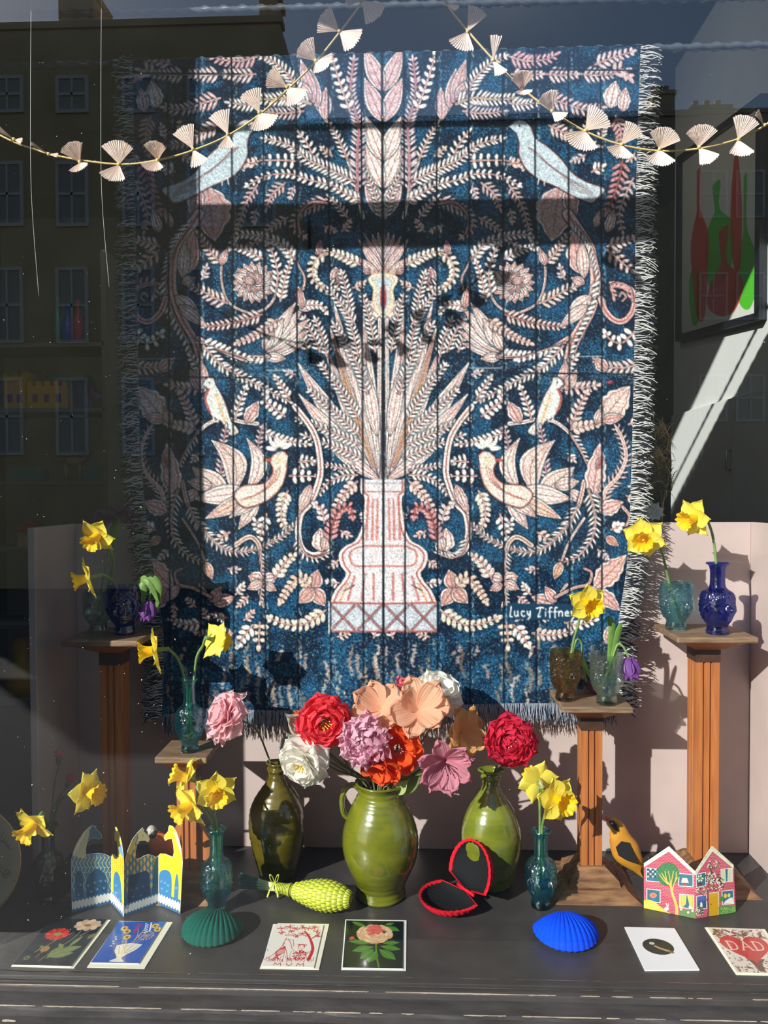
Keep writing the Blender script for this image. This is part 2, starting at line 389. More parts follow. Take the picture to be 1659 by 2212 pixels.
# dust specks and streaks sitting on the glass
m_dust = M('dust', (205, 205, 200), .8)
mb = MB()
for i in range(230):
    px, py = random.uniform(0, 1659), random.uniform(150, 2120)
    if px > 420 and random.random() < .72: px = random.uniform(0, 420)
    c = P(px, py, GL-.0008); r = random.choice((.0004, .0005, .0006, .0009)); a = random.uniform(0, 3.14); l = r*random.choice((1, 1, 1, 2.5))
    ca, sa = math.cos(a), math.sin(a)
    mb.add([(c.x+l*ca, c.y, c.z+l*sa), (c.x-r*sa, c.y, c.z+r*ca), (c.x-l*ca, c.y, c.z-l*sa), (c.x+r*sa, c.y, c.z-r*ca), (c.x, c.y-.0003, c.z)], [(0, 1, 4), (1, 2, 4), (2, 3, 4), (3, 0, 4), (3, 2, 1, 0)])
o = obj('dust_specks', mb, m_dust, win, smooth=False, local=True); o['kind'] = 'stuff'

# ---- street and the houses across it (seen reflected in the pane)
m_st = M('street', (66, 66, 66), .9, noise=(2, .1)); m_brick = M('old_brick', (204, 182, 146), .85, noise=(1.2, .12))
m_brick2 = M('old_brick_far', (176, 164, 146), .85, noise=(1.2, .12))
struct('ground', MB().bbox((-40, -60, -1.1), (40, 1.36, -1.0)), m_st)
def virt(px, py, D):
    q = P(px, py, D); return Vector((q.x, 2*GL-q.y, q.z))
D1 = 16.2
a = virt(605, 50, D1)
m_win = M('house_window_glass', (178, 174, 170), .8, spec=0); m_frame = M('house_window_frame', (215, 215, 210), .6)
def house(name, label, x0, x1, y, h, depth, mat, wins, chim):
    r = thing(name, label, 'building', ((x0+x1)/2, y, -1.0), 'brick houses reflected in the pane')
    obj('wall', MB().bbox((x0, y-depth, -1.0), (x1, y, h)), mat, r, False)
    obj('parapet', MB().bbox((x0-.05, y-.3, h), (x1+.05, y+.06, h+.14)), mat, r, False)
    for (cx_, cw, ch) in chim:
        c = obj('chimney', MB().bbox((cx_-cw/2, y-1.2, h+.1), (cx_+cw/2, y-.3, h+ch)).bbox((cx_-cw/2-.06, y-1.26, h+ch), (cx_+cw/2+.06, y-.24, h+ch+.12)), mat, r, False)
        mbp = MB()
        for k in (-1, 0, 1): mbp.lathe([(.0, 0), (.12, 0), (.09, .3), (.11, .34), (.0, .34)], 12, (cx_+k*cw*.3, y-.75, h+ch+.12))
        obj('chimney_pot', mbp, mat, c)
    for (wx, wz, ww, wh) in wins:
        f = MB(); b = .07
        for (u0, u1, v0, v1) in ((-ww/2, ww/2, wh/2-b, wh/2), (-ww/2, ww/2, -wh/2, -wh/2+b), (-ww/2, -ww/2+b, -wh/2+b, wh/2-b), (ww/2-b, ww/2, -wh/2+b, wh/2-b), (-ww/2+b, ww/2-b, -.03, .03), (-.02, .02, -wh/2+b, wh/2-b)):
            f.bbox((wx+u0, y-.01, wz+v0), (wx+u1, y+.05, wz+v1))
        fo = obj('window', f, m_frame, r, False)
        obj('pane', MB().bbox((wx-ww/2+b, y, wz-wh/2+b), (wx+ww/2-b, y+.02, wz+wh/2-b)), m_win, fo, False)
    return r
wins = []
for (py, hh) in ((205, 80), (420, 140), (660, 165), (900, 170)):
    for px in (-260, -120, 17, 157, 300, 440, 560):
        q = virt(px, py, D1); wins.append((q.x, q.z, 72/FPX*D1, hh/FPX*D1))
house('brick_house', 'old brown brick terrace house reflected at the upper left', -11.3, a.x, a.y, a.z, 5, m_brick, wins,
      [(virt(150, 20, D1).x, .75, .9), (virt(572, 20, D1).x, .35, .9)])
D2 = 25.0
b_ = virt(1392, 250, D2)
house('brick_house', 'lower brown house with chimney pots reflected at the upper right', b_.x, 22, b_.y, b_.z, 6, m_brick2,
      [(virt(px, py, D2).x, virt(px, py, D2).z, .9, 1.5) for px in (1470, 1540, 1620) for py in (420, 640, 860)],
      [(virt(1440, 200, D2).x, .7, .8), (virt(1545, 240, D2).x, 1.2, .3)])
house('brick_house', 'low brick house between the two taller reflected houses', a.x+.1, b_.x-.1, a.y-4, virt(1000, 262, D1+4).z, 4, m_brick2,
      [], [])
# ================================================================ tapestry
m_iron = M('black_wrought_iron', (78, 82, 90), .3, spec=.9)
def twisted_bar(label, pa, pb, Y, r):
    A, B = P(*pa, Y), P(*pb, Y); mb = MB(); n = 420; d = B-A; vs = []
    for i in range(n+1):
        c = A+d*(i/n); q = i/n*d.length/.052*math.pi
        for k in range(8):
            a = k*math.pi/4; rr = r*(1.28 if k % 2 == 0 else .8) if k % 2 == 0 or True else r
            rr = r*(1.3 if k in (0, 4) else .95 if k in (2, 6) else .9)
            vs.append((c.x, c.y+rr*math.cos(a+q), c.z+rr*math.sin(a+q)))
    mb.add(vs, [(i*8+k, i*8+(k+1) % 8, (i+1)*8+(k+1) % 8, (i+1)*8+k) for i in range(n) for k in range(8)])
    o = obj('twisted_iron_bar', mb, m_iron); tag(o, label, 'iron bar'); return o
TY = 2.13
twisted_bar('upper twisted black iron bar crossing at the very top', (-260, 40), (1900, -14), TY, .0095)
twisted_bar('lower twisted black iron bar that the tapestry hangs over', (-260, 152), (1900, 91), TY+.016, .0095)

CR = (246, 238, 232); PK = (234, 204, 198); RED = (150, 84, 80); DK = (12, 20, 34); LB = (196, 212, 222); TAN = (214, 190, 150); NV = (18, 52, 84)
cv = Canvas(262, 90, 1402, 1580, .56, NV)
# woven ground: black, navy and teal threads mixed
g1 = rng.random((cv.h, cv.w)); YY, XX = np.mgrid[0:cv.h, 0:cv.w]
lowa = np.kron(rng.random((cv.h//14+1, cv.w//14+1)), np.ones((14, 14)))[:cv.h, :cv.w]
for _ in range(3): lowa = (lowa+np.roll(lowa, 6, 0)+np.roll(lowa, 6, 1)+np.roll(lowa, -6, 0)+np.roll(lowa, -6, 1))/5
kk = np.clip((lowa-.42)*5, 0, 1)*.52+.08
sel = (g1 < kk)[..., None]
cv.a[:] = np.where(sel, np.array((32, 90, 130))/255, np.array((17, 33, 54))/255)
sel2 = (g1 > .93)[..., None]; cv.a[:] = np.where(sel2 & (rng.random((cv.h, cv.w)) < kk+.2)[..., None], np.array((70, 150, 170))/255, cv.a)
C0 = 828.0
def both(fn):
    for s in (1, -1): fn(lambda p, s=s: (C0+s*(p[0]-C0), p[1]), s)
def stem(pts, w0, w1=None, c=CR, core=RED, edge=2.4, n=None):
    w1 = w0 if w1 is None else w1
    def f(T, s):
        q = cspl([T(p) for p in pts], n or max(10, 7*len(pts)))
        cv.line(q, w0+edge*2, DK, w1+edge*2, .75); cv.line(q, w0, c, w1)
        if core: cv.line(q, max(1.6, w0*.24), core, max(1.4, w1*.24), .85)
    both(f)
def frond(pts, L=11, step=9, lw=4.2, c=CR, core=PK, w=3.4, sides=3, ang=50, taper=.45, n=60, round_=False):
    L *= 1.32; lw *= 1.12; w *= 1.05; step *= 1.22
    def f(T, s):
        q = cspl([T(p) for p in pts], n)
        ds = [0]
        for i in range(1, n): ds.append(ds[-1]+math.hypot(q[i][0]-q[i-1][0], q[i][1]-q[i-1][1]))
        tot = ds[-1]; items = []; d = step*.5; k = 0
        while d < tot:
            i = min(range(n), key=lambda z: abs(ds[z]-d)); i = min(max(i, 1), n-1)
            tx, ty = q[i][0]-q[i-1][0], q[i][1]-q[i-1][1]; a = math.atan2(ty, tx); l = L*(1-(1-taper)*d/tot)
            for sd in (1, -1):
                if not (sides & (1 if sd > 0 else 2)): continue
                b = a+sd*math.radians(ang); items.append((q[i][0]+math.cos(b)*(l*.55+w/2), q[i][1]+math.sin(b)*(l*.55+w/2), l*.56, lw/2*(.7+.3*l/L), b))
            d += step; k += 1
        e = (math.atan2(q[-1][1]-q[-2][1], q[-1][0]-q[-2][0])); items.append((q[-1][0]+math.cos(e)*L*.25, q[-1][1]+math.sin(e)*L*.25, L*.42, lw/2, e))
        for (x, y, rx, ry, b) in items: cv.ell(x, y, rx+1.9, ry+1.9, b, DK, .72)
        cv.line(q, w+3.4, DK, None, .6)
        for (x, y, rx, ry, b) in items: cv.ell(x, y, rx, ry, b, c)
        cv.line(q, w, core, w*.7)
        if w > 3.5: cv.line(q, 1.1, RED, 1.0, .75)
    both(f)
def leaf(a, b, wd, c=CR, veins=4, core=RED, lobes=0, mid=True, bend=0, out=RED):
    wd *= 1.18
    def f(T, s):
        A, B = T(a), T(b); dx, dy = B[0]-A[0], B[1]-A[1]; L = math.hypot(dx, dy); ux, uy = dx/L, dy/L; nx, ny = -uy, ux
        def pt(t, o, sc=1):
            h = math.sin(math.pi*min(1, t)**.8)
            if lobes: h *= 1+.22*abs(math.sin(lobes*math.pi*t))-.1
            bo = bend*s*math.sin(math.pi*t)
            return (A[0]+ux*L*t+nx*(o*wd/2*h*sc+bo), A[1]+uy*L*t+ny*(o*wd/2*h*sc+bo))
        N = 14 if not lobes else 30
        pl = [pt(i/N, 1) for i in range(N+1)]+[pt(i/N, -1) for i in range(N, -1, -1)]
        cv.line(pl+[pl[0]], 5.4, DK, None, .75); cv.poly(pl, c); cv.line(pl, 2.4, (248, 242, 238), None, .8)
        if out:
            cv.line([pt(.06+i/N*.88, .72) for i in range(N+1)], 1.7, out, None, .8); cv.line([pt(.06+i/N*.88, -.72) for i in range(N+1)], 1.7, out, None, .8)
        if mid: cv.line([pt(i/N*.9, 0) for i in range(N+1)], 1.9, core, 1.2, .9)
        for k in range(veins):
            t = .15+.7*k/max(1, veins)
            for o in (1, -1): cv.line([pt(t, 0), pt(t+.12, o*.6)], 1.3, core, 1, .6)
    both(f)
# --- top: centre plume and fanned fronds
for y in (470, 405, 345, 262, 196):
    leaf((830, y), (866 if y > 300 else 868, y-92), 30, c=CR if y % 2 else (224, 196, 200), veins=3)
frond([(832, 472), (846, 420), (868, 372), (880, 330)], 9, 8)
stem([(872, 470), (888, 400), (905, 345), (930, 290), (955, 255), (978, 222)], 8, 6, core=(176, 110, 90))
frond([(884, 410), (884, 330), (882, 270), (898, 200), (892, 130)], 15, 8, 5, c=(226, 206, 214), core=(190, 140, 150), w=6)
frond([(900, 240), (918, 190), (934, 140), (938, 118)], 13, 14, 8, c=CR, core=PK, w=4)
frond([(905, 345), (925, 300), (945, 268)], 10, 9)
for a_, b_ in (((955, 258), (952, 190)), ((970, 232), (985, 150)), ((978, 222), (1006, 130)), ((985, 215), (1020, 172))): leaf(a_, b_, 22, c=(224, 196, 200), veins=5)
frond([(985, 225), (1020, 212), (1068, 215), (1110, 212)], 17, 8, 5, c=CR, core=TAN, w=5)
frond([(1000, 240), (1045, 245), (1088, 240)], 14, 8, 4.5, c=(224, 202, 204))
frond([(1010, 200), (1030, 165), (1062, 135), (1090, 122)], 14, 8, 5)
frond([(972, 368), (988, 318), (1012, 285)], 14, 12, 6)
stem([(890, 392), (940, 370), (985, 348), (1020, 322)], 5, 4); frond([(890, 392), (945, 366), (990, 345), (1035, 312), (1082, 300)], 15, 8, 5, c=CR, core=PK)
frond([(1015, 348), (1060, 346), (1100, 348), (1132, 362)], 11, 13, 7, c=CR, core=PK, ang=80)
frond([(876, 440), (930, 405), (990, 388), (1030, 376), (1080, 380), (1120, 400)], 12, 11, 6)
frond([(880, 432), (910, 418), (940, 398)], 11, 10, 6); frond([(1040, 395), (1068, 420), (1080, 450)], 13, 9, 5, c=(206, 180, 178))
frond([(950, 430), (980, 445), (1010, 462), (1020, 490), (1000, 510)], 14, 9, 5.5, c=(206, 180, 178)); stem([(948, 440), (985, 438), (1012, 470), (1006, 505)], 5, 4, c=(206, 180, 178))
frond([(905, 470), (925, 445), (945, 425)], 9, 9); frond([(1035, 470), (1075, 495), (1100, 520), (1125, 535)], 10, 9, 5, c=(206, 180, 178))
frond([(1100, 400), (1125, 440), (1140, 485), (1150, 520)], 10, 10, 4.6, c=(206, 180, 178))
for x0 in (1104, 1180, 1256): frond([(x0, 160), (x0+32, 162), (x0+66, 160)], 16, 9, 6, c=(226, 204, 202))
frond([(1100, 122), (1140, 132), (1180, 128), (1200, 118)], 16, 9, 6, c=(214, 170, 176)); frond([(1180, 212), (1215, 222), (1260, 236), (1300, 232)], 17, 10, 6, c=(224, 190, 188))
frond([(1100, 222), (1130, 226), (1160, 222)], 14, 8, 5); frond([(1285, 140), (1318, 126), (1364, 112)], 15, 10, 7, c=(224, 196, 200))
frond([(1322, 162), (1345, 150), (1360, 168)], 17, 10, 8, c=(224, 190, 190)); leaf((1318, 232), (1330, 176), 30, lobes=4); leaf((1345, 240), (1352, 190), 20, lobes=3)
frond([(1185, 270), (1215, 285), (1250, 305), (1290, 315)], 15, 9, 6, c=(226, 200, 196)); frond([(1330, 250), (1342, 290), (1335, 330)], 15, 9, 6, c=(208, 160, 160))
frond([(1345, 345), (1338, 385), (1325, 425), (1312, 455)], 17, 12, 7, c=(196, 140, 140), core=(160, 90, 90)); frond([(1278, 372), (1300, 360)], 14, 9, 7)
frond([(1368, 385), (1352, 420), (1338, 460), (1345, 500)], 12, 12, 6, c=(206, 184, 184)); leaf((1285, 490), (1300, 452), 12); leaf((1312, 500), (1326, 455), 16, lobes=2)
frond([(1100, 355), (1118, 352), (1134, 360)], 10, 9, 7, c=PK)
# --- big bird on its plume
def bird(T, s):
    body = cspl([T(p) for p in [(1102, 275), (1112, 262), (1130, 260), (1146, 274), (1156, 298), (1184, 318), (1212, 344), (1236, 374), (1268, 394), (1306, 408), (1290, 428), (1276, 438), (1240, 424), (1200, 402), (1166, 388), (1138, 366), (1122, 336), (1122, 310), (1116, 288)]], 60)
    cv.line(body+[body[0]], 5, DK, None, .8); cv.poly(body, LB); cv.line(body, 2.2, RED, None, .7)
    cv.poly([T((1098, 274)), T((1110, 266)), T((1112, 278))], LB); cv.ell(*T((1122, 272)), 2, 2, 0, DK)
    for k in range(7):
        a = T((1142+k*8, 320+k*7)); b = T((1205+k*10, 372+k*6)); cv.line([a, b], 1.6, (120, 132, 150), None, .7)
    cv.line(cspl([T(p) for p in [(1140, 318), (1160, 330), (1190, 360), (1230, 388)]], 20), 2.4, RED, None, .8)
    for k in range(6): cv.line([T((1215+k*3, 382+k*5)), T((1268+k*4, 402+k*5))], 1.6, (120, 90, 96), None, .7)
    cv.line([T((1165, 382)), T((1162, 398))], 2.5, CR); cv.line([T((1176, 386)), T((1176, 400))], 2.5, CR)
leaf((1208, 405), (1192, 520), 70, c=(190, 160, 160), veins=8, lobes=4); leaf((1226, 408), (1242, 470), 26, c=(190, 160, 160), lobes=3)
both(bird)
# --- middle: palmette, tulip, stem
for dx_ in (0, 10, 22, 36, 52): leaf((829, 592), (829+dx_, 500+dx_*.35), 14, c=(228, 214, 212), veins=0)
leaf((838, 596), (885, 556), 14); leaf((858, 590), (872, 582), 8, veins=0); leaf((829, 690), (870, 648), 26, veins=2)
frond([(878, 572), (905, 558), (934, 546), (952, 543)], 12, 9, 7, c=(232, 226, 210)); stem([(950, 548), (972, 562), (978, 590), (968, 612), (950, 624)], 7, 5, c=TAN, core=None)
frond([(954, 546), (976, 566), (980, 596), (962, 620), (935, 630), (925, 612)], 11, 10, 7, c=(232, 224, 206)); leaf((968, 548), (964, 520), 10, c=(220, 190, 200)); leaf((932, 612), (930, 578), 20, lobes=2, c=(226, 200, 206)); leaf((926, 610), (916, 590), 10)
stem([(934, 604), (944, 618), (950, 622)], 3, 3, core=None)
def tulip(T, s):
    o_ = cspl([T(p) for p in [(828, 592), (852, 598), (856, 606), (846, 625), (848, 648), (842, 668), (828, 690)]], 30)
    cv.poly(o_+[(828, 592)], (196, 204, 210)); cv.line(o_, 7.5, (228, 196, 150)); cv.line(o_, 2.2, CR)
both(tulip); cv.ell(828, 640, 7, 26, 0, (170, 70, 64)); cv.ell(828, 655, 6, 14, 0, (150, 50, 50))
stem([(828, 690), (828, 1040)], 20, 34, core=RED, edge=1); stem([(836, 690), (838, 1040)], 7, 9, c=CR)
# long blades fanning from the vase mouth
for (b_, wd, c_) in (((872, 672), 26, CR), ((880, 722), 22, CR), ((935, 650), 24, CR), ((958, 738), 22, CR), ((1014, 782), 34, CR), ((1010, 852), 30, CR), ((945, 700), 14, TAN)):
    leaf((836+(b_[0]-836)*.06, 1030), b_, wd, c=c_, veins=9, bend=3)
leaf((838, 1036), (950, 962), 20, veins=5); leaf((842, 940), (868, 790), 22, veins=5)
for (a_, b_) in (((862, 850), (895, 780)), ((868, 820), (935, 700)), ((880, 905), (960, 790)), ((880, 940), (985, 845)), ((880, 960), (1010, 905)), ((872, 990), (1000, 940)), ((882, 770), (912, 665)), ((845, 760), (872, 640)), ((900, 680), (918, 590)), ((890, 700), (945, 625)), ((950, 770), (975, 690)), ((965, 760), (1000, 690)), ((990, 760), (1020, 700))):
    frond([a_, ((a_[0]+b_[0])/2-3, (a_[1]+b_[1])/2), b_], 11, 8.5, 4.6, taper=.6)
frond([(884, 1016), (925, 1010), (960, 1002)], 9, 8, 4); frond([(884, 1026), (915, 1028), (945, 1042), (970, 1070)], 11, 9, 5); frond([(884, 1040), (905, 1060), (925, 1085), (938, 1108)], 12, 10, 8, c=PK)
# thistle flower
for k, (a_, b_, w_) in enumerate((((1078, 768), (1000, 742), 18), ((1078, 764), (990, 715), 18), ((1078, 760), (988, 690), 20), ((1080, 755), (1000, 665), 20), ((1082, 750), (1018, 655), 20), ((1084, 752), (1045, 690), 26), ((1086, 756), (1066, 712), 18), ((1082, 770), (1040, 775), 16))): leaf(a_, b_, w_, veins=1)
leaf((1008, 668), (970, 650), 18); frond([(1000, 660), (965, 660), (950, 675)], 9, 8, 6); leaf((1004, 665), (1011, 620), 14, c=PK, lobes=2); stem([(1001, 625), (998, 600), (1010, 575), (1018, 555)], 4, 3)
# chrysanthemum
for k in range(17):
    a_ = k*2*math.pi/17; leaf((1108+8*math.cos(a_), 612+8*math.sin(a_)), (1108+46*math.cos(a_), 610+44*math.sin(a_)), 17, veins=0)
for k in range(9):
    a_ = k*2*math.pi/9+.3; leaf((1108, 610), (1108+25*math.cos(a_), 610+24*math.sin(a_)), 11, veins=0, c=(236, 224, 216))
stem([(1056, 590), (1062, 640), (1085, 668), (1120, 675), (1160, 655), (1175, 620), (1178, 580), (1170, 545)], 5, 4)
frond([(1088, 560), (1112, 546), (1150, 532)], 11, 9, 6); frond([(1020, 560), (1045, 530), (1090, 512), (1140, 508), (1158, 535)], 12, 9, 6); frond([(1062, 640), (1056, 590), (1068, 545), (1082, 525)], 12, 11, 6)
frond([(1050, 650), (1040, 600), (1028, 565)], 10, 9, 6, c=CR); frond([(1178, 570), (1200, 545), (1228, 505)], 12, 9, 6, c=(228, 204, 196)); leaf((1178, 572), (1166, 538), 12)
frond([(1165, 655), (1190, 645), (1225, 625), (1245, 618)], 15, 10, 6, c=(230, 206, 196)); frond([(1090, 679), (1130, 692), (1175, 702), (1212, 706)], 13, 9, 5.5, c=PK, core=(190, 140, 140))
frond([(1058, 690), (1085, 712), (1115, 730), (1146, 742)], 11, 9, 7, c=(228, 200, 190)); stem([(1076, 770), (1110, 772), (1156, 770)], 7, 5, c=PK); frond([(1078, 768), (1110, 770), (1156, 768)], 14, 9, 7, sides=2, c=CR)
# big S stem on the right with plume leaves
stem([(1226, 462), (1252, 500), (1276, 540), (1284, 590), (1280, 640), (1262, 690), (1236, 735), (1222, 790), (1214, 830)], 22, 12, c=(226, 190, 184), core=(168, 80, 74))
frond([(1240, 480), (1276, 530), (1296, 600), (1288, 660), (1262, 720)], 15, 9, 4, sides=1, ang=38); frond([(1300, 600), (1285, 670), (1250, 740), (1232, 800)], 16, 11, 6, sides=1)
leaf((1252, 590), (1238, 500), 34, c=(226, 180, 176), lobes=3); leaf((1262, 600), (1256, 520), 20); leaf((1276, 640), (1225, 680), 24); leaf((1268, 660), (1210, 705), 20); leaf((1262, 612), (1235, 600), 14)
stem([(1228, 730), (1190, 752), (1130, 778)], 9, 5, c=PK); frond([(1222, 740), (1180, 755), (1120, 775)], 14, 10, 7, sides=2, c=CR)
stem([(1216, 748), (1176, 790), (1130, 815), (1080, 842), (1030, 868)], 7, 5); frond([(1216, 748), (1176, 790), (1130, 815), (1080, 842), (1030, 868)], 12, 9, 5)
stem([(1298, 645), (1308, 672), (1328, 692), (1350, 692), (1368, 668), (1368, 632), (1345, 615), (1320, 612)], 13, 9, c=(226, 190, 184), core=(160, 70, 66))
frond([(1366, 650), (1362, 625), (1342, 612), (1320, 616), (1325, 640)], 14, 9, 6, sides=2, c=(214, 160, 156)); stem([(1338, 640), (1345, 632), (1352, 642), (1344, 650)], 4, 3)
frond([(1312, 540), (1335, 560), (1366, 585)], 16, 13, 7, c=(226, 196, 188)); frond([(1312, 532), (1345, 522), (1368, 515)], 13, 10, 7, c=PK); frond([(1372, 715), (1345, 740), (1320, 735), (1308, 720)], 14, 14, 9, ang=80)
frond([(1378, 788), (1340, 795), (1305, 790), (1290, 780)], 15, 10, 6, c=PK); leaf((1310, 800), (1285, 775), 20, lobes=3, c=PK); frond([(1205, 820), (1240, 838), (1290, 832)], 16, 10, 7, c=PK); frond([(1218, 800), (1245, 770)], 12, 10, 6)
leaf((1215, 840), (1222, 780), 20, c=PK); leaf((1222, 842), (1245, 800), 18, c=PK); cv.ell(1318, 826, 8, 3.5, 0, (150, 50, 70)); cv.ell(338, 826, 8, 3.5, 0, (150, 50, 70))
# --- small birds
def bird2(T, s):
    body = cspl([T(p) for p in [(1218, 830), (1210, 818), (1196, 816), (1190, 832), (1178, 852), (1166, 880), (1158, 908), (1140, 932), (1160, 940), (1176, 912), (1196, 900), (1210, 880), (1214, 856), (1206, 840)]], 50)
    cv.line(body+[body[0]], 5, DK, None, .8); cv.poly(body, (226, 230, 224)); cv.line(body[:16]+body[28:], 2, RED, None, .5)
    cv.line(cspl([T(p) for p in [(1188, 852), (1180, 880), (1170, 910)]], 12), 6, (222, 190, 150)); cv.line(cspl([T(p) for p in [(1204, 840), (1212, 862), (1202, 892)]], 12), 4, (176, 90, 90)); cv.ell(*T((1204, 826)), 1.6, 1.6, 0, DK)
    cv.line([T((1186, 896)), T((1185, 912))], 3, CR); cv.line([T((1196, 894)), T((1194, 910))], 3, CR)
stem([(1100, 915), (1130, 912), (1165, 905), (1200, 912), (1232, 938), (1258, 980), (1270, 1010)], 8, 6, core=RED); frond([(1232, 938), (1258, 980), (1270, 1010)], 11, 8, 4, sides=2)
both(bird2)
leaf((1124, 912), (1098, 868), 22, c=PK, lobes=3); frond([(1148, 905), (1138, 870), (1125, 838)], 11, 10, 6); frond([(1234, 925), (1248, 885), (1266, 850)], 13, 10, 7, c=PK)
frond([(1232, 928), (1265, 920), (1295, 915)], 12, 10, 9, c=(226, 200, 190)); leaf((1302, 905), (1360, 835), 46, lobes=4, c=(232, 212, 204), veins=6); leaf((1300, 908), (1345, 900), 18, c=(232, 200, 190)); leaf((1288, 915), (1300, 880), 14)
frond([(1040, 900), (1065, 880), (1085, 865), (1080, 850)], 11, 10, 8, ang=70); frond([(1030, 862), (1045, 838), (1060, 815)], 10, 9, 6); frond([(1100, 930), (1060, 945), (1020, 955), (990, 960)], 11, 9, 6)
frond([(1010, 1010), (990, 998), (975, 1000)], 8, 8, 4); frond([(1012, 998), (980, 996)], 12, 9, 6, ang=70); frond([(1030, 1028), (1000, 1028), (975, 1028)], 12, 13, 9, ang=70)
frond([(1186, 1060), (1178, 1010), (1174, 960), (1168, 925)], 12, 9, 5, c=(220, 196, 200), core=(196, 160, 176)); frond([(1095, 1030), (1100, 985), (1095, 945), (1090, 925)], 11, 9, 5, c=(214, 190, 196), core=(196, 160, 176))
# --- rooster: crested head, curling tail
leaf((1118, 1056), (1122, 948), 28, veins=5, bend=-24); leaf((1150, 1062), (1198, 952), 42, veins=6, bend=-26, c=(230, 214, 206)); leaf((1165, 1070), (1240, 1010), 40, veins=5, c=(230, 214, 206)); leaf((1230, 1060), (1262, 1085), 18); leaf((1200, 1050), (1250, 1040), 22)
leaf((1120, 1062), (1235, 1078), 34, veins=6); leaf((1110, 1070), (1212, 1120), 26, c=(234, 208, 190)); leaf((1098, 1080), (1140, 1142), 22); leaf((1090, 1068), (1160, 1118), 20)
def rooster(T, s):
    body = cspl([T(p) for p in [(1034, 985), (1046, 975), (1066, 984), (1072, 998), (1066, 1012), (1070, 1030), (1090, 1046), (1130, 1050), (1150, 1070), (1130, 1095), (1100, 1090), (1070, 1075), (1048, 1050), (1038, 1020), (1036, 1000)]], 60)
    cv.line(body+[body[0]], 5, DK, None, .8); cv.poly(body, (234, 222, 210)); cv.line(body, 2.4, (176, 96, 86), None, .85)
    for k in range(4): cv.line(cspl([T(p) for p in [(1050+k*5, 1006+k*4), (1058+k*7, 1036+k*5), (1088+k*9, 1062+k*4), (1120+k*6, 1074+k*2)]], 16), 1.8, (176, 100, 90), None, .8)
    for a_ in (-80, -45, -10, -115, -150): cv.ell(*T((1052+19*math.cos(math.radians(a_)), 972+17*math.sin(math.radians(a_)))), 12, 5, math.radians(a_)*s + (0 if s > 0 else math.pi), CR)
    cv.ell(*T((1054, 996)), 8, 12, 0, (236, 218, 190)); cv.ell(*T((1078, 994)), 9, 4, 0, (180, 96, 84)); cv.ell(*T((1055, 980)), 4, 4, 0, LB)
both(rooster)
frond([(1034, 1060), (1046, 1090), (1048, 1120), (1040, 1138)], 13, 9, 8, c=(232, 222, 210)); frond([(1090, 1150), (1105, 1125)], 12, 10, 7); frond([(1160, 1150), (1185, 1165)], 12, 10, 7, c=PK); frond([(1080, 1110), (1096, 1165)], 12, 12, 8)
# ring and tendrils
stem([(1262, 1040), (1250, 1090), (1225, 1135), (1180, 1180), (1140, 1192), (1095, 1182), (1050, 1160), (1016, 1130)], 9, 10, c=(230, 208, 200)); frond([(1250, 1090), (1225, 1135), (1180, 1180), (1140, 1192), (1095, 1182), (1050, 1160), (1016, 1130)], 12, 9, 3.6, sides=3)
leaf((1280, 1075), (1296, 958), 34, lobes=4, c=(228, 200, 196), veins=6); leaf((1290, 1010), (1306, 985), 12, c=(190, 110, 116))
frond([(1300, 1100), (1308, 1060), (1335, 1030), (1352, 990), (1345, 950), (1332, 925)], 13, 10, 3.6, c=PK, core=PK, w=9)
stem([(1272, 1060), (1285, 1110), (1280, 1160), (1250, 1200), (1215, 1215)], 8, 6); frond([(1272, 1060), (1285, 1110), (1280, 1160), (1250, 1200), (1215, 1215)], 14, 10, 4)
stem([(1262, 1120), (1230, 1170), (1212, 1215), (1200, 1240)], 5, 4); leaf((1212, 1215), (1198, 1250), 16, c=(226, 200, 170))
leaf((1296, 1105), (1345, 1085), 26, lobes=4, c=PK); stem([(1345, 1095), (1360, 1115), (1352, 1135), (1335, 1130)], 6, 4, c=PK); frond([(1320, 1145), (1340, 1135)], 12, 8, 8); leaf((1310, 1160), (1335, 1178), 14, c=(216, 180, 150))
stem([(1019, 878), (990, 915), (972, 950), (964, 1000), (966, 1035), (985, 1085), (1006, 1110), (1012, 1150), (1004, 1185), (980, 1200), (952, 1190), (946, 1172)], 12, 14); frond([(1012, 1160), (1000, 1192), (975, 1205), (948, 1196)], 13, 8, 4, sides=1)
leaf((985, 1048), (1012, 1110), 16, lobes=3); leaf((962, 1190), (964, 1142), 30, lobes=2); leaf((955, 1188), (948, 1152), 16)
frond([(944, 1170), (938, 1135), (925, 1105), (900, 1095), (895, 1115)], 13, 9, 7, c=(214, 150, 150), core=RED); frond([(955, 1130), (962, 1100), (975, 1090)], 12, 10, 8, c=(222, 206, 206))
stem([(1148, 1178), (1118, 1160), (1098, 1175), (1092, 1210), (1090, 1250), (1094, 1280), (1086, 1310)], 10, 7, c=(230, 214, 200)); frond([(1094, 1190), (1090, 1250), (1094, 1300)], 10, 7, 3.4, sides=2)
leaf((1090, 1252), (1118, 1245), 22, lobes=2); leaf((1090, 1258), (1120, 1272), 16); leaf((1084, 1252), (1058, 1246), 20); leaf((1084, 1262), (1060, 1275), 14); frond([(1062, 1250), (1040, 1215), (1020, 1200)], 13, 10, 9, c=(230, 216, 206))
for q_ in ((970, 1232), (955, 1308), (1010, 1302)): leaf((979, 1272), q_, 26, c=(214, 176, 168), veins=2)
frond([(985, 1268), (1010, 1248), (1035, 1275), (1050, 1300)], 12, 9, 8, c=(230, 206, 186)); frond([(952, 1318), (975, 1335), (1005, 1350), (1040, 1348), (1075, 1335)], 14, 11, 9, c=(232, 220, 202))
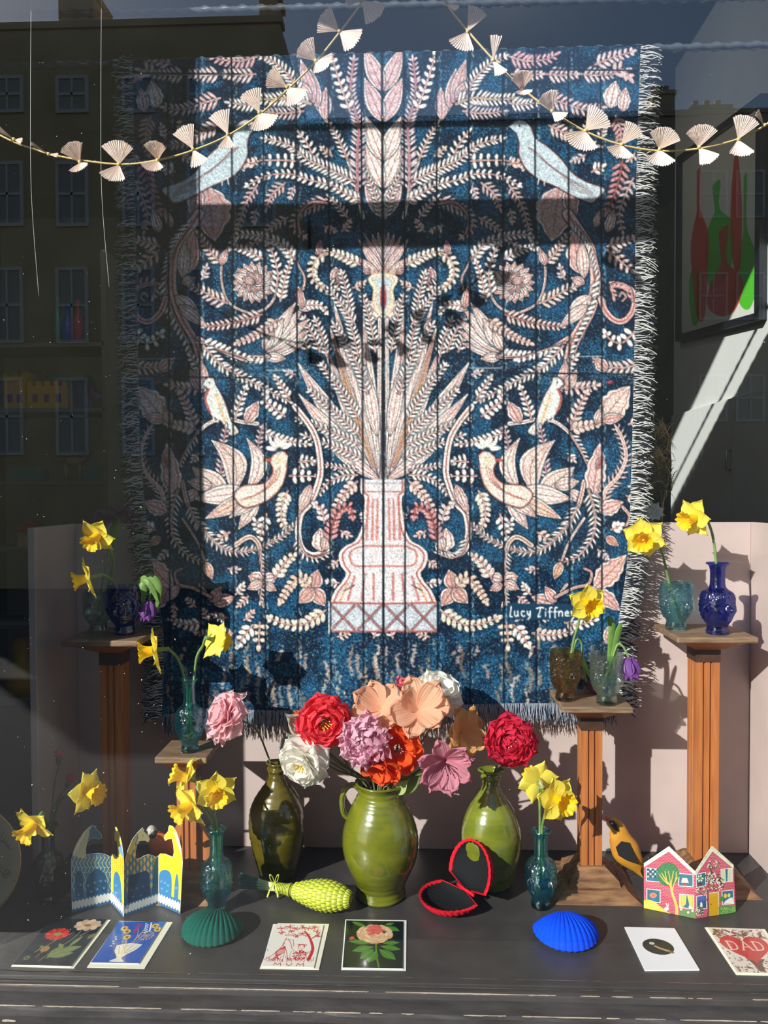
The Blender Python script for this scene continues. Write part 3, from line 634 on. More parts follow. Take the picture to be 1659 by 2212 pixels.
stem([(1225, 1262), (1215, 1275), (1196, 1300)], 5, 4); leaf((1196, 1302), (1150, 1290), 22, c=PK, lobes=2); leaf((1200, 1300), (1178, 1268), 18, c=PK); stem([(1200, 1290), (1240, 1270), (1270, 1262), (1278, 1238), (1262, 1228)], 6, 4, c=PK)
leaf((1285, 1270), (1352, 1200), 38, lobes=5, c=(226, 186, 180), veins=6); leaf((1290, 1275), (1338, 1318), 26, c=(222, 180, 176), lobes=3); leaf((1270, 1266), (1300, 1300), 16)
frond([(1095, 1345), (1096, 1370), (1097, 1395)], 14, 12, 9, ang=85, c=(236, 220, 200)); frond([(1110, 1350), (1130, 1375), (1140, 1392)], 14, 11, 9); frond([(1150, 1368), (1190, 1372), (1230, 1365)], 12, 10, 8, c=(220, 204, 196)); leaf((1310, 1390), (1322, 1345), 18, c=(214, 196, 190)); frond([(1220, 1345), (1250, 1350), (1285, 1340)], 12, 10, 7)
# fill the gaps with sprigs, as the weave has no large empty ground
occ = cv.m.copy()
cnt = 0
for _ in range(2600):
    x, y = random.uniform(836, 1375), random.uniform(150, 1370)
    j, i = int((y-cv.y0)*cv.res), int((x-cv.x0)*cv.res); r_ = 8
    if cv.m[max(0, j-r_):j+r_, max(0, i-r_):i+r_].max(initial=0) < .3 and 0 < i < cv.w-1:
        a_ = random.uniform(0, 6.28); l = random.uniform(16, 26)
        frond([(x-l*.6*math.cos(a_), y-l*.6*math.sin(a_)), (x+2*math.sin(a_), y+2), (x+l*.6*math.cos(a_), y+l*.6*math.sin(a_))], 9, 7.5, 5, n=14, c=random.choice((CR, PK, (226, 206, 196), (220, 210, 214)))); cnt += 1
        if cnt > 60: break
# --- vase
def vase(T, s):
    o_ = [(828, 1036), (874, 1036), (874, 1062), (866, 1072), (866, 1100), (872, 1140), (886, 1170), (910, 1184), (921, 1200), (916, 1222), (905, 1238), (914, 1258), (930, 1278), (942, 1306), (828, 1306)]
    q = cspl([T(p) for p in o_[1:-1]], 60); pl = [T(o_[0])]+q+[T(o_[-1])]
    cv.line(q, 8, DK, None, .8); cv.poly(pl, (226, 218, 222)); cv.line(q, 6, CR); cv.line([(p[0]-s*5, p[1]) for p in q], 3.6, (170, 90, 86), None, .85)
    cv.line([T((828, 1062)), T((872, 1062))], 2.5, (170, 110, 110)); cv.line([T((828, 1044)), T((872, 1044))], 2, (150, 160, 190))
    for x_ in (840, 850, 862): cv.line([T((x_, 1078)), T((x_+2, 1165))], 4, (196, 120, 112), 6, .85)
    cv.line(cspl([T(p) for p in [(828, 1180), (872, 1180), (896, 1190), (900, 1204), (888, 1222), (828, 1222)]], 30), 4, (190, 120, 110), None, .85)
    for x_, y_ in ((849, 1240), (868, 1240), (890, 1245)): cv.line([T((x_, y_)), T((x_+(x_-849)*.35, 1296))], 5, (190, 110, 106), None, .85)
    cv.line([T((905, 1262)), T((922, 1298))], 5, (222, 170, 130)); cv.line([T((890, 1264)), T((912, 1276))], 2.5, (60, 60, 70))
    cv.poly([T(p) for p in ((828, 1304), (944, 1302), (944, 1366), (828, 1366))], (196, 204, 214))
    for x_ in (828, 886):
        for (p, q2) in (((x_+4, 1308), (x_+54, 1360)), ((x_+54, 1308), (x_+4, 1360))): cv.line([T(p), T(q2)], 6, DK, None, .6); cv.line([T(p), T(q2)], 3.2, (180, 110, 104))
    cv.line([T((828, 1304)), T((945, 1302))], 4, (176, 90, 86)); cv.line([T((828, 1364)), T((945, 1364))], 4, (176, 90, 86)); cv.line([T((945, 1300)), T((945, 1368))], 3, CR)
both(vase)
# --- weathered lower boards
for k in range(105):
    x = random.uniform(345, 1345); y = random.uniform(1380, 1500); l = random.uniform(12, 70)
    c_ = random.choice(((150, 132, 116), (176, 150, 140), (118, 104, 92), (200, 184, 172), (120, 140, 150)))
    for i in range(int(l/2)):
        if random.random() < .75: cv.ell(x+random.uniform(-3, 3)+3*math.sin(y*.1+i*.2), y+i*2, random.uniform(1.2, 5), 2.4, 0, c_, .7)
cv.a[:] = cv.a*(1+(rng.random(cv.a.shape[:2])[..., None]-.5)*.5)+(rng.random(cv.a.shape)-.5)*.06
# board joints
for x in (503, 571, 642, 712, 783, 828, 875, 945, 1015, 1088, 1158, 1230, 1300, 432, 365):
    y0 = 112 if x not in (365, 1300) else 165
    cv.line([(x-3, y0), (x, 800), (x+ (3 if x < 828 else 0), 1570)], 3.6 if x != 828 else 5, (10, 16, 28), None, .93)
    for k in range(200):
        y = random.uniform(y0, 1560); cv.ell(x+random.uniform(3, 9), y, 1.2, 2.6, 0, (170, 196, 206), .6)
for (x0, x1, y) in ((290, 560, 814), (1100, 1372, 806), (1125, 1372, 150), (290, 520, 158)): cv.line([(x0, y), (x1, y+2)], 3.6, (10, 16, 28), None, .9)
for (x0, x1, y) in ((1015, 1085, 795), (575, 640, 800), (1230, 1300, 770), (300, 380, 775)): cv.line([(x0, y), (x1, y)], 2.2, (196, 210, 214), None, .8)
for k in range(2600):
    x, y = random.uniform(300, 1370), random.uniform(780, 830) if random.random() < .4 else random.uniform(1370, 1560)
    cv.ell(x, y, random.uniform(.8, 2.4), 1.2, 0, random.choice(((196, 204, 206), (150, 176, 186), (60, 120, 150), (176, 150, 140))), .55)
# woven signature
cv.poly([(1096, 1303), (1248, 1306), (1248, 1340), (1096, 1338)], (24, 60, 88))
def sig(strokes, x, y, sc):
    for st in strokes: cv.line([(x+p[0]*sc, y+p[1]*sc) for p in (cspl(st, 14) if len(st) > 2 else st)], 2.5, (236, 240, 240))
G = {'L': ([[(2, 0), (1, 10), (0, 19), (4, 20)]], 7), 'u': ([[(0, 9), (0, 17), (3, 19), (6, 16), (6, 9)], [(6, 9), (7, 19)]], 10), 'c': ([[(6, 10), (2, 9), (0, 14), (3, 19), (7, 18)]], 9),
     'y': ([[(0, 9), (1, 15), (4, 16), (6, 9)], [(6, 9), (5, 20), (1, 25)]], 9), 'T': ([[(0, 4), (8, 2), (14, 3)], [(8, 2), (6, 12), (3, 20), (8, 19)]], 13), 'i': ([[(1, 10), (1, 19)], [(1.5, 5), (2, 6)]], 5),
     'f': ([[(7, 2), (3, 4), (3, 22)], [(0, 11), (7, 10)]], 8), 'n': ([[(0, 9), (0, 19)], [(0, 13), (4, 9), (7, 12), (7, 19)]], 10), 'e': ([[(0, 14), (6, 13), (4, 9), (0, 12), (1, 18), (7, 18)]], 9), ' ': ([], 5)}
x = 1102
for ch in 'Lucy Tiffney':
    st, adv = G[ch]; sig(st, x, 1310, 1.12); x += adv*1.42

eL = cspl([(284, 120), (290, 400), (296, 760), (304, 1000), (322, 1180), (342, 1300), (352, 1400), (348, 1552)], 200)
eR = cspl([(1386, 100), (1376, 400), (1372, 760), (1366, 1000), (1358, 1200), (1340, 1330), (1332, 1420), (1336, 1535)], 200)
eLy = np.array([p[1] for p in eL]); eLx = np.array([p[0] for p in eL]); eRy = np.array([p[1] for p in eR]); eRx = np.array([p[0] for p in eR])
def ytop(x): return 131-(x-284)*(34/1102)-.5
def ybot(x): return 1530+8*np.cos((x-650)/160)+np.where(x < 450, (450-x)*.2, 0)
tap = thing('tapestry', 'blue and cream woven tapestry with birds around an urn, hanging over the iron bar', 'tapestry', tuple(P(828, 1500, TY)))
S_, T_ = cv.w, cv.h
def tapY(px, py):
    t = (py-110)/1450
    return TY+.006*np.sin(px/95+py/700)*t+.018*t+.010*np.sin(px/210+1)*np.clip(t-.6, 0, 1)*3 - .010*np.exp(-((1570-py)/60)**2)
def tapfn(X, Y):
    s = (X-cv.x0)/(cv.w-1)*cv.res; t = (Y-cv.y0)/(cv.h-1)*cv.res
    return None
# resample the drawing on the cloth's own outline
ns, nt_ = 640, 830
s_, t_ = np.meshgrid(np.linspace(0, 1, ns), np.linspace(0, 1, nt_))
py_ = 110+t_*1430
lx = np.interp(py_, eLy, eLx); rx_ = np.interp(py_, eRy, eRx); px_ = lx+(rx_-lx)*s_
yt, yb = ytop(px_), ybot(px_); py_ = yt+(yb-yt)*t_; lx = np.interp(py_, eLy, eLx); rx_ = np.interp(py_, eRy, eRx); px_ = lx+(rx_-lx)*s_
ii = np.clip(((px_-cv.x0)*cv.res), 0, cv.w-1.01); jj = np.clip(((py_-cv.y0)*cv.res), 0, cv.h-1.01)
i0, j0 = ii.astype(int), jj.astype(int); fi, fj = (ii-i0)[..., None], (jj-j0)[..., None]
smp = (cv.a[j0, i0]*(1-fi)+cv.a[j0, i0+1]*fi)*(1-fj)+(cv.a[j0+1, i0]*(1-fi)+cv.a[j0+1, i0+1]*fi)*fj
mk = cv.m[j0, i0]
c2_ = Canvas(0, 0, ns-1, nt_-1, 1, NV); c2_.a = smp.astype(np.float32)
m_tap = attr_mat('woven_tapestry', .9, fleck=(1300, .30), bump=(700, .5), spec=.15)
def tapmap(X, Y):
    D = tapY(px_, py_)-.0015*mk
    d = _Rn*((px_-W_/2)/FPX)[..., None]-_Un*((py_-H_/2)/FPX)[..., None]+_Fn
    return np.array(CAM)+d*(D/d[..., 1])[..., None]
canvas_obj('woven_cloth', c2_, tapmap, m_tap, tap)
# fringes
m_fr_l = M('fringe_ivory', (205, 205, 205), .9); m_fr_d = M('fringe_black', (28, 32, 42), .9); m_fr_c = M('fringe_teal', (130, 176, 184), .9, noise=(300, .5), c2=(170, 140, 160)); m_fr_n = M('fringe_navy', (38, 56, 78), .9)
def fringe(name, pts_dir, mat, n, L, r, seed, wob=.006, dsh=0):
    R_ = random.Random(seed); mb = MB()
    for k in range(n):
        (px, py), (dx, dy) = pts_dir(k, n, R_)
        l = L*R_.uniform(.75, 1.12); a = P(px, py, float(tapY(px, py))-.001)
        q = []; ph = R_.uniform(0, 6); yy = R_.uniform(-.01, .004); drop = R_.uniform(.05, .5)
        for i in range(6):
            t = i/5; q.append(a+Vector((dx*l*t+wob*math.sin(ph+t*5)*t*.6, yy*t+R_.uniform(-.001, .001), -dy*l*t-drop*l*.5*t*t*abs(dx)+wob*math.cos(ph+t*6)*t)))
        mb.tube(q, [r, r, r, r*.9, r*.8, r*.5], 4, cap=False)
    o = obj(name, mb, mat, tap, True); o['kind'] = 'stuff'; return o
def side(xs, ys, sgn):
    def f(k, n, R_):
        py = ys[0]+(ys[-1]-ys[0])*(k+R_.random())/n; return (float(np.interp(py, ys, xs))-sgn*2, py), (sgn*1.0, R_.uniform(-.25, .25))
    return f
fringe('fringe', side(eRx, eRy, 1), m_fr_l, 600, .052, .0017, 1); fringe('fringe', side(eRx, eRy, 1), m_fr_d, 420, .056, .0019, 2)
fringe('fringe', side(eLx, eLy, -1), m_fr_l, 620, .052, .0016, 3); fringe('fringe', side(eLx, eLy, -1), m_fr_d, 800, .056, .0016, 4)
def bott(k, n, R_):
    px = 352+(1332-352)*(k+R_.random())/n; return (px, float(ybot(px))-3), (R_.uniform(-.15, .15), 1.0)
fringe('fringe', bott, m_fr_c, 820, .050, .0011, 5, .004); fringe('fringe', bott, m_fr_n, 260, .054, .0013, 6, .004)
# ================================================================ paper fan garlands
m_paper = petal_mat('peach_tissue', (252, 234, 224), .12, .8, noise=(40, .03)); m_cord = M('straw_cord', (222, 196, 128), .7, noise=(200, .15))
GY = GL+.07
def fan_wing(mb, c, ang, spread, R, n, seed):
    R_ = random.Random(seed); a0, a1 = math.radians(ang-spread/2), math.radians(ang+spread/2); top = []; mid = []; bas = []
    full = 52/FPX*GY
    lean = math.acos(min(1, R/full)) if R < full else 0
    for i in range(2*n+1):
        a = a0+(a1-a0)*i/(2*n); zz = .0008 if i % 2 else -.0008; rr = R*(1+R_.uniform(-.03, .03)) - (.0 if i % 2 else .0015)
        y = math.tan(lean)*R*.6 if lean else 0
        top.append((c.x+rr*math.cos(a), c.y+zz*1.6-y, c.z+rr*math.sin(a)))
        mid.append((c.x+rr*.5*math.cos(a), c.y+zz*.9-y*.5, c.z+rr*.5*math.sin(a)))
        bas.append((c.x+.0035*math.cos(a), c.y+zz*.2, c.z+.0035*math.sin(a)))
    m = 2*n+1; mb.add(bas+mid+top, [(j*m+i, j*m+i+1, (j+1)*m+i+1, (j+1)*m+i) for j in (0, 1) for i in range(m-1)])
def garland(label, cord_pts, fans):
    q = spline([P(x, y, GY) for x, y in cord_pts], 60); r = thing('paper_fan_garland', label, 'garland', tuple(q[0]), 'paper fan garlands')
    obj('cord', MB().tube(q, .0022, 7), m_cord, r)
    for k, (x, y, a1, s1, r1, a2, s2, r2) in enumerate(fans):
        c = P(x, y, GY-.003); sc = GY/FPX; mb = MB()
        fan_wing(mb, c, a1, s1, r1*sc, max(5, int(s1/6.5)), k); fan_wing(mb, c, a2, s2, r2*sc, max(5, int(s2/6.5)), k+50)
        o = obj('paper_fan', mb, m_paper, r, smooth=False); solid(o, .0004)
        obj('binding', MB().sphere(c, .0042, 8), m_cord, o)
garland('pleated peach paper fans strung on a cord across the left of the window', [(-90, 240), (0, 292), (60, 318), (140, 340), (257, 355), (340, 346), (417, 325), (492, 293), (560, 248), (625, 190), (685, 130), (735, 68), (785, 0), (820, -60)],
 [(30, 301, 150, 26, 33, -27, 24, 34), (105, 333, 155, 16, 30, -24, 18, 34), (172, 350, 110, 100, 35, -70, 90, 32), (257, 355, 85, 100, 46, -105, 85, 44), (340, 346, 80, 110, 31, -100, 100, 34), (417, 322, 115, 65, 48, -65, 55, 46),
  (492, 290, 112, 60, 50, -88, 55, 40), (560, 243, 113, 66, 47, -65, 95, 46), (620, 188, 158, 75, 43, -52, 75, 48), (682, 131, 140, 95, 38, -45, 100, 38), (733, 67, 153, 85, 46, -40, 75, 50), (782, 0, 195, 60, 37, -48, 70, 52)])
garland('pleated peach paper fans strung on a cord across the right of the window', [(930, -60), (965, 8), (1010, 66), (1065, 128), (1127, 190), (1192, 240), (1265, 284), (1343, 313), (1425, 326), (1510, 321), (1595, 300), (1655, 270), (1740, 220)],
 [(965, 8, 140, 30, 26, -52, 28, 34), (1010, 68, 60, 60, 47, -112, 75, 48), (1065, 130, 84, 36, 43, -68, 40, 43), (1127, 193, 100, 140, 26, -85, 90, 26), (1192, 240, 122, 90, 33, -58, 60, 34), (1265, 282, 45, 85, 50, -115, 108, 48),
  (1343, 312, 50, 75, 40, -110, 100, 39), (1425, 322, 75, 130, 37, -95, 90, 43), (1510, 318, 95, 115, 39, -65, 65, 44), (1595, 301, 75, 85, 43, -90, 75, 43), (1652, 270, 152, 26, 32, 28, 30, 36)])
m_thread = M('nylon_thread', (190, 195, 195), .3)
for (x, y1, lb) in ((66, 640, 'fine nylon thread hanging nearest the left edge of the window'), (218, 620, 'fine nylon thread hanging between the left edge and the tapestry')):
    o = obj('nylon_thread', MB().tube(spline([P(x+2, -60, GL+.02), P(x, 200, GL+.02), P(x+2, 420, GL+.02), P(x+18, y1, GL+.02)], 24), .0005, 5), m_thread); tag(o, lb, 'thread')

# ================================================================ pedestals
m_wood = M('varnished_oak', (186, 116, 64), .42, noise=(14, .3), c2=(158, 94, 50), bump=(60, .2), stretch=(5, 5, .4))
m_wtop = M('worn_oak_top', (150, 124, 98), .6, noise=(22, .3), c2=(104, 80, 58), bump=(80, .4), stretch=(.6, 5, 5))
m_wbase = M('worn_oak_base', (150, 112, 78), .6, noise=(18, .35), c2=(92, 62, 40), bump=(70, .4), stretch=(.8, 4, 4))
m_wdark = M('dark_oak_band', (70, 48, 36), .5, noise=(30, .3))
def column_poly(w, g):
    """square section with two grooves on each face"""
    h = w/2; out = []
    side = [(-h, -h+.000), (-h+w*.06, -h), (-h+w*.30, -h), (-h+w*.33, -h+g), (-h+w*.38, -h+g), (-h+w*.41, -h), (h-w*.41, -h), (h-w*.38, -h+g), (h-w*.33, -h+g), (h-w*.30, -h), (h-w*.06, -h)]
    for k in range(4):
        ca, sa = math.cos(k*math.pi/2), math.sin(k*math.pi/2); out += [(x*ca-y*sa, x*sa+y*ca) for x, y in side]
    return out
def pedestal(label, X, Y, z, colw, topw, topd, basew, rot=0, fancy=False):
    r = thing('wooden_pedestal', label, 'pedestal', (X, Y, 0), 'oak plant pedestals')
    obj('plinth', MB().frustum((X, Y), basew, basew, basew*.72, basew*.72, 0, .022), m_wbase, r, False)
    obj('plinth_block', MB().frustum((X, Y), basew*.6, basew*.6, basew*.56, basew*.56, .021, .038).frustum((X, Y), basew*.56, basew*.56, colw*1.25, colw*1.25, .038, .062), m_wbase, r, False)
    poly = column_poly(colw, .005); mb = MB(); z0_, z1_ = .060, z-.075
    mb.prism(poly, lambda a, b: (X+a, Y+b, z0_), lambda a, b: (X+a, Y+b, z1_)); c = obj('column', mb, m_wood, r, False)
    obj('neck_block', MB().box((X, Y, z-.062), (colw*1.06, colw*1.06, .034)), m_wdark, r, False)
    obj('moulding', MB().frustum((X, Y), colw*1.05, colw*1.05, topw*.86, topd*.86, z-.046, z-.016), m_wood, r, False)
    t = obj('top_plate', MB().box((X, Y, z-.008), (topw, topd, .016), Matrix.Rotation(rot, 3, 'Z')), m_wtop, r, False); bev(t, .0035, 2)
    if fancy:
        for s_ in (-1, 1):
            pf = [(X+s_*colw*.45, Y-.01, .05), (X+s_*(colw*.9), Y-.01, .062), (X+s_*(colw*1.35), Y-.01, .12), (X+s_*(colw*.8), Y-.01, .16), (X+s_*colw*.45, Y-.01, .19)]
            mbk = MB(); n_ = len(pf); mbk.add(pf+[(a, b+.02, c_) for a, b, c_ in pf], [tuple(range(n_)), tuple(range(2*n_-1, n_-1, -1))]+[(i, (i+1) % n_, (i+1) % n_+n_, i+n_) for i in range(n_)]); obj('bracket', mbk, m_wood, r, False)
    return r
ZT, ZM, ZS, ZL = .674, .500, .375, .672
pedestal('tallest oak pedestal on the right, under the blue bottle and aqua tumbler', .779, 2.09, ZT, .062, .205, .2, .225)
pedestal('shorter oak pedestal right of the bouquet, under the amber and clear tumblers', .467, 2.05, ZM, .054, .18, .18, .222)
pedestal('low oak pedestal left of the bouquet with a bracketed foot', P(408, 1700, 1.99).x, 1.99, ZS, .05, .135, .14, .17, fancy=True)
pedestal('tall oak pedestal in shade at the left, under the dark tumblers', P(250, 1600, 2.03).x, 2.03, ZL, .057, .2, .2, .22)

# ================================================================ glass head vases
def face_disp(face, zs, sr, H0, hairz):
    """relief of a face: face = direction it looks (radians), zs = scale of heights"""
    def G_(x, s): return math.exp(-(x/s)**2)
    def f(q, z, r):
        d = (q-face+math.pi) % (2*math.pi)-math.pi; z = z/zs; ad = abs(d); k = 0
        k += .0075*G_(d, .12)*G_(z-(H0+.004), .0095)+.003*G_(d, .2)*G_(z-(H0-.002), .005)          # nose
        k += .0035*G_(d, .30)*(G_(z-(H0-.0135), .0026)+.8*G_(z-(H0-.0195), .0026))                  # lips
        k += .0035*G_(d, .32)*G_(z-(H0-.030), .006)                                                 # chin
        k -= .0035*G_(ad-.40, .20)*G_(z-(H0+.011), .006); k += .0032*G_(ad-.40, .13)*G_(z-(H0+.010), .0034)  # sockets, lids
        k += .0026*G_(ad-.40, .26)*G_(z-(H0+.0185+.002*math.cos(ad*4)), .0022)                       # brows
        k += .002*G_(ad-.65, .25)*G_(z-(H0-.004), .010)                                              # cheeks
        k += .004*G_(ad-1.45, .12)*G_(z-H0, .012)                                                    # ears
        hair = max(0, min(1, (ad-.95)*4)) if z < hairz else max(0, min(1, (z-hairz)/.006))
        if H0-.03 < z < H0+.05: k += hair*.0016*(math.sin(q*17+math.sin(z*420)*1.5)*math.sin(z*520+q*3))
        return k*sr*1.9
    return f
def fine(prof, n):
    return [(p.x, p.y) for p in spline([(a, b, 0) for a, b in prof], n)]
def head_vase(name, label, group, pos, prof, H0, hairz, mat, face, sr=1, sz=1, wmat=None, wz=0):
    r = thing(name, label, 'vase', tuple(pos), group)
    out = fine([(a*sr, b*sz) for a, b in prof], 84); t = .0028
    inn = [(max(.001, a-t), b) for a, b in out if b > .011*sz][::-1]
    fd = face_disp(face, sz, sr, H0, hairz)
    mb = MB(); mb.lathe([(.0005, 0)]+out, 112, tuple(pos), disp=lambda q, z, rr: fd(q, z, rr) if rr > .004 else 0)
    mb2 = MB(); mb2.lathe([out[-1]]+inn+[(.0005, .0105*sz)], 48, tuple(pos), disp=lambda q, z, rr: fd(q, z, rr)*.35 if rr > .004 and z < max(b for a, b in out)*.97 else 0)
    off = len(mb.v); mb.add(mb2.v, mb2.f)
    obj('glass_body', mb, mat, r)
    if wmat:
        wp = [(max(.001, a-t-.0006), b) for a, b in out if .012*sz < b < wz]
        m3 = MB(); m3.lathe([(.0005, wp[0][1])]+wp+[(.0005, wp[-1][1])], 40, tuple(pos)); obj('water', m3, wmat, r)
    return r
TUM = [(.026, 0), (.0275, .004), (.0275, .010), (.0262, .017), (.0255, .024), (.030, .031), (.036, .042), (.0405, .058), (.0425, .075), (.0425, .095), (.0425, .112), (.0435, .126)]
BOT = [(.023, 0), (.0245, .004), (.0245, .012), (.0225, .020), (.024, .028), (.031, .042), (.0365, .062), (.0385, .085), (.0375, .104), (.033, .120), (.0225, .131), (.0175, .140), (.0162, .160), (.0165, .185), (.0195, .199), (.0255, .205), (.0250, .208)]
g_aqua = glass_mat('aqua_glass', (120, 200, 212), (130, 200, 215)); g_cob = glass_mat('cobalt_glass', (30, 40, 180), (30, 40, 160), mixt=.4)
g_turq = glass_mat('turquoise_glass', (60, 176, 200), (60, 170, 195), mixt=.5); g_amb = glass_mat('amber_glass', (170, 120, 40), (170, 120, 50), mixt=.45)
g_clear = glass_mat('pale_green_glass', (205, 230, 214), (205, 230, 214)); g_oli = glass_mat('olive_glass', (90, 110, 60), (90, 110, 60), mixt=.5)
g_water = glass_mat('water_tinted', (170, 224, 234), (170, 224, 234), rough=0, mixt=.7)
VC = 'glass vases shaped like heads'
vz = {}
def onplane(px, z, Y): q = P(px, 1400, Y); return Vector((q.x, Y, z))
F_R = math.radians(-72); F_L = math.radians(-112)
vz['aqua'] = head_vase('head_tumbler', 'aqua glass head tumbler on the tallest right pedestal', VC, onplane(1460, ZT, 2.10), TUM, .062, .085, g_aqua, math.radians(-66), 1.0, 1.02, g_water, .068)
vz['cob'] = head_vase('head_bottle', 'cobalt blue long-necked head vase on the tallest right pedestal', VC, onplane(1549, ZT, 2.04), BOT, .075, .098, g_cob, math.radians(-72), 1.14, .90)
vz['amb'] = head_vase('head_tumbler', 'amber brown head tumbler on the shorter right pedestal', VC, onplane(1221, ZM, 2.03), TUM, .062, .085, g_amb, math.radians(-72), .92, 1.04)
vz['clr'] = head_vase('head_tumbler', 'clear pale green head tumbler on the shorter right pedestal', VC, onplane(1311, ZM, 1.995), TUM, .062, .085, g_clear, math.radians(-60), .98, 1.04, g_water, .070)
vz['tl'] = head_vase('head_bottle', 'turquoise long-necked head vase on the low left pedestal', VC, onplane(408, ZS, 1.97), BOT, .075, .098, g_turq, math.radians(-100), .92, .92)
v = PZ(466, 1975); vz['fl'] = head_vase('head_bottle', 'turquoise long-necked head vase on the board beside the green shell', VC, (v.x, v.y+.012, 0), BOT, .075, .098, g_turq, math.radians(-110), 1, 1.02, g_water, .1)
v = PZ(1170, 1962); vz['fr'] = head_vase('head_bottle', 'turquoise long-necked head vase standing behind the bright blue shell', VC, (v.x, v.y+.01, 0), BOT, .075, .098, g_turq, math.radians(-62), 1.02, .94, g_water, .1)
vz['cobl'] = head_vase('head_tumbler', 'dark blue head tumbler on the shaded left pedestal', VC, onplane(270, ZL, 2.02), TUM, .062, .085, g_cob, math.radians(-80), .96, 1.04)
vz['pale'] = head_vase('head_tumbler', 'pale green head tumbler left of the dark blue one', VC, onplane(213, ZL, 2.05), TUM, .062, .085, g_clear, math.radians(-110), .9, .9)
v = PZ(98, 1955); vz['oli'] = head_vase('head_bottle', 'olive glass head vase in deep shade at the far left', VC, (v.x, v.y+.02, 0), BOT, .075, .098, g_oli, math.radians(-90), .95, .95)
# ================================================================ fresh flowers
m_yel = petal_mat('daffodil_yellow', (255, 238, 96), .35, .5, noise=(70, .08)); m_tru = petal_mat('daffodil_trumpet', (255, 208, 16), .3, .5, noise=(90, .1))
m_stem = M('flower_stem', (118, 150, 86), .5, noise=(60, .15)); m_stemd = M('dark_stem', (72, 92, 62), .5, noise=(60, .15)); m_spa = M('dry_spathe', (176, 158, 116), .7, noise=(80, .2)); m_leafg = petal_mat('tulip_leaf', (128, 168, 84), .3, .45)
def petal_grid(L, W, nu, nv, tip=1.0, cup=.0, bend=.0, ruff=0, ribs=0, seed=0, thick=0, serr=0, base=.25, rnd=0):
    R_ = random.Random(seed); ph = [R_.uniform(0, 6.28) for _ in range(4)]; mb = MB()
    def f(u, v):
        s = (u-.5)*2; t = v
        wdt = W/2*((base*(1-t)+math.sin(math.pi*min(1, t*.98+.02)**tip)**.75) if t < .999 else .03)
        if rnd: wdt = W/2*(base+(1-base)*math.sin(math.pi/2*min(1, t/rnd)))*(1 if t < rnd else max(0, 1-((t-rnd)/(1-rnd))**2.6)**.5)
        wdt = max(wdt, W*.02)
        tt = t*(1-.13*s*s*(t**2))
        if serr: tt += serr*t**3*math.sin(s*23+ph[3])*.03
        x = s*wdt; y = tt*L; z = cup*L*(s*s)*math.sin(math.pi*t*.85+.2)+bend*L*t*t
        if ruff: z += ruff*L*t*t*(math.sin(s*5+ph[0])+.6*math.sin(s*11+ph[1])+.4*math.sin(t*9+ph[2]))*.12
        if ribs: z += L*.012*math.sin(s*ribs*4)*min(1, t*2)
        return (x, y, z)
    mb.grid(f, nu, nv); return mb
def frame(d, up=None):
    d = Vector(d).normalized(); up = Vector(up or (0, 0, 1))
    if abs(d.dot(up)) > .97: up = Vector((1, 0, 0))
    x = up.cross(d).normalized(); y = d.cross(x); return Matrix((x, y, d)).transposed()
_DM = {}
def mesh_of(key, mbf, mat):
    if key not in _DM:
        mb = mbf(); me = bpy.data.meshes.new(key); me.from_pydata(mb.v, [], mb.f); me.materials.append(mat); me.shade_smooth(); _DM[key] = me
    return _DM[key]
def inst(name, me, parent, M3, loc, sc=1.0):
    o = bpy.data.objects.new(name, me); COL.objects.link(o); o.parent = parent
    o.matrix_basis = Matrix.Translation(Vector(loc)-rootloc(parent)) @ M3.to_4x4() @ Matrix.Diagonal((sc[0], sc[1], sc[2], 1) if isinstance(sc, tuple) else (sc, sc, sc, 1)); return o
def trumpet_mb():
    mb = MB(); prof = [(.007, 0), (.0085, .006), (.0095, .014), (.0115, .022), (.0155, .028), (.0185, .0305)]
    def dd(q, z, r): return (.0013*math.sin(q*9)+.0008*math.sin(q*22))*max(0, (z-.015)/.015)**2
    vs = MB(); vs.lathe([(.0004, 0)]+fine(prof, 14), 60, disp=dd)
    vs.v = [(x, y, z+.0016*math.sin(math.atan2(y, x)*11)*max(0, (z-.02)/.01)) for x, y, z in vs.v]
    vs.tube([(0, 0, 0), (0, 0, .017)], .0013, 6); vs.sphere((0, 0, .018), .0026, 8); return vs
def daffodil(label, c, d, stem, sc=1.0, spin=0, spathe=True, back=.25, mstem=None):
    sc *= 1.36
    """c centre of the flower, d direction it faces, stem world points from behind the flower down"""
    c = Vector(c); d = Vector(d).normalized(); r = thing('daffodil', label, 'flower', tuple(stem[-1]), 'yellow daffodils'); Fm = frame(d)
    for k in range(6):
        me = mesh_of('daffodil_petal_%d' % (k % 3), lambda: petal_grid(.042, .0305, 8, 8, .92, .14, .02, .14, seed=k, base=.3), m_yel)
        a = spin+k*math.pi/3; tl = math.radians(back*60+(8 if k % 2 else -6)-4)
        Rm = Fm @ Matrix.Rotation(a, 3, 'Z') @ Matrix.Rotation(-tl*.6+.12, 3, 'X')
        inst('petal', me, r, Rm, c-d*(.001 if k % 2 else .0), sc)
    inst('trumpet', mesh_of('daffodil_trumpet_mesh', trumpet_mb, m_tru), r, Fm, c, sc)
    b0 = c-d*.002; b1 = c-d*.022*sc
    pts = [b0, c-d*.012*sc, b1]; obj('flower_base', MB().tube(pts, [.0052*sc, .0035*sc, .004*sc], 8), m_stem, r)
    q = spline([b1]+[Vector(s) for s in stem], 22); obj('stem', MB().tube(q, [.0026]+[.0034]*21, 8), mstem or m_stem, r)
    if spathe: obj('spathe', MB().tube([q[1], q[1].lerp(c, .5)+Vector((0, -.004, .008)), c-d*.006+Vector((0, 0, .016))], [.0035, .0055, .001], 7, flat=.4), m_spa, r)
    return r
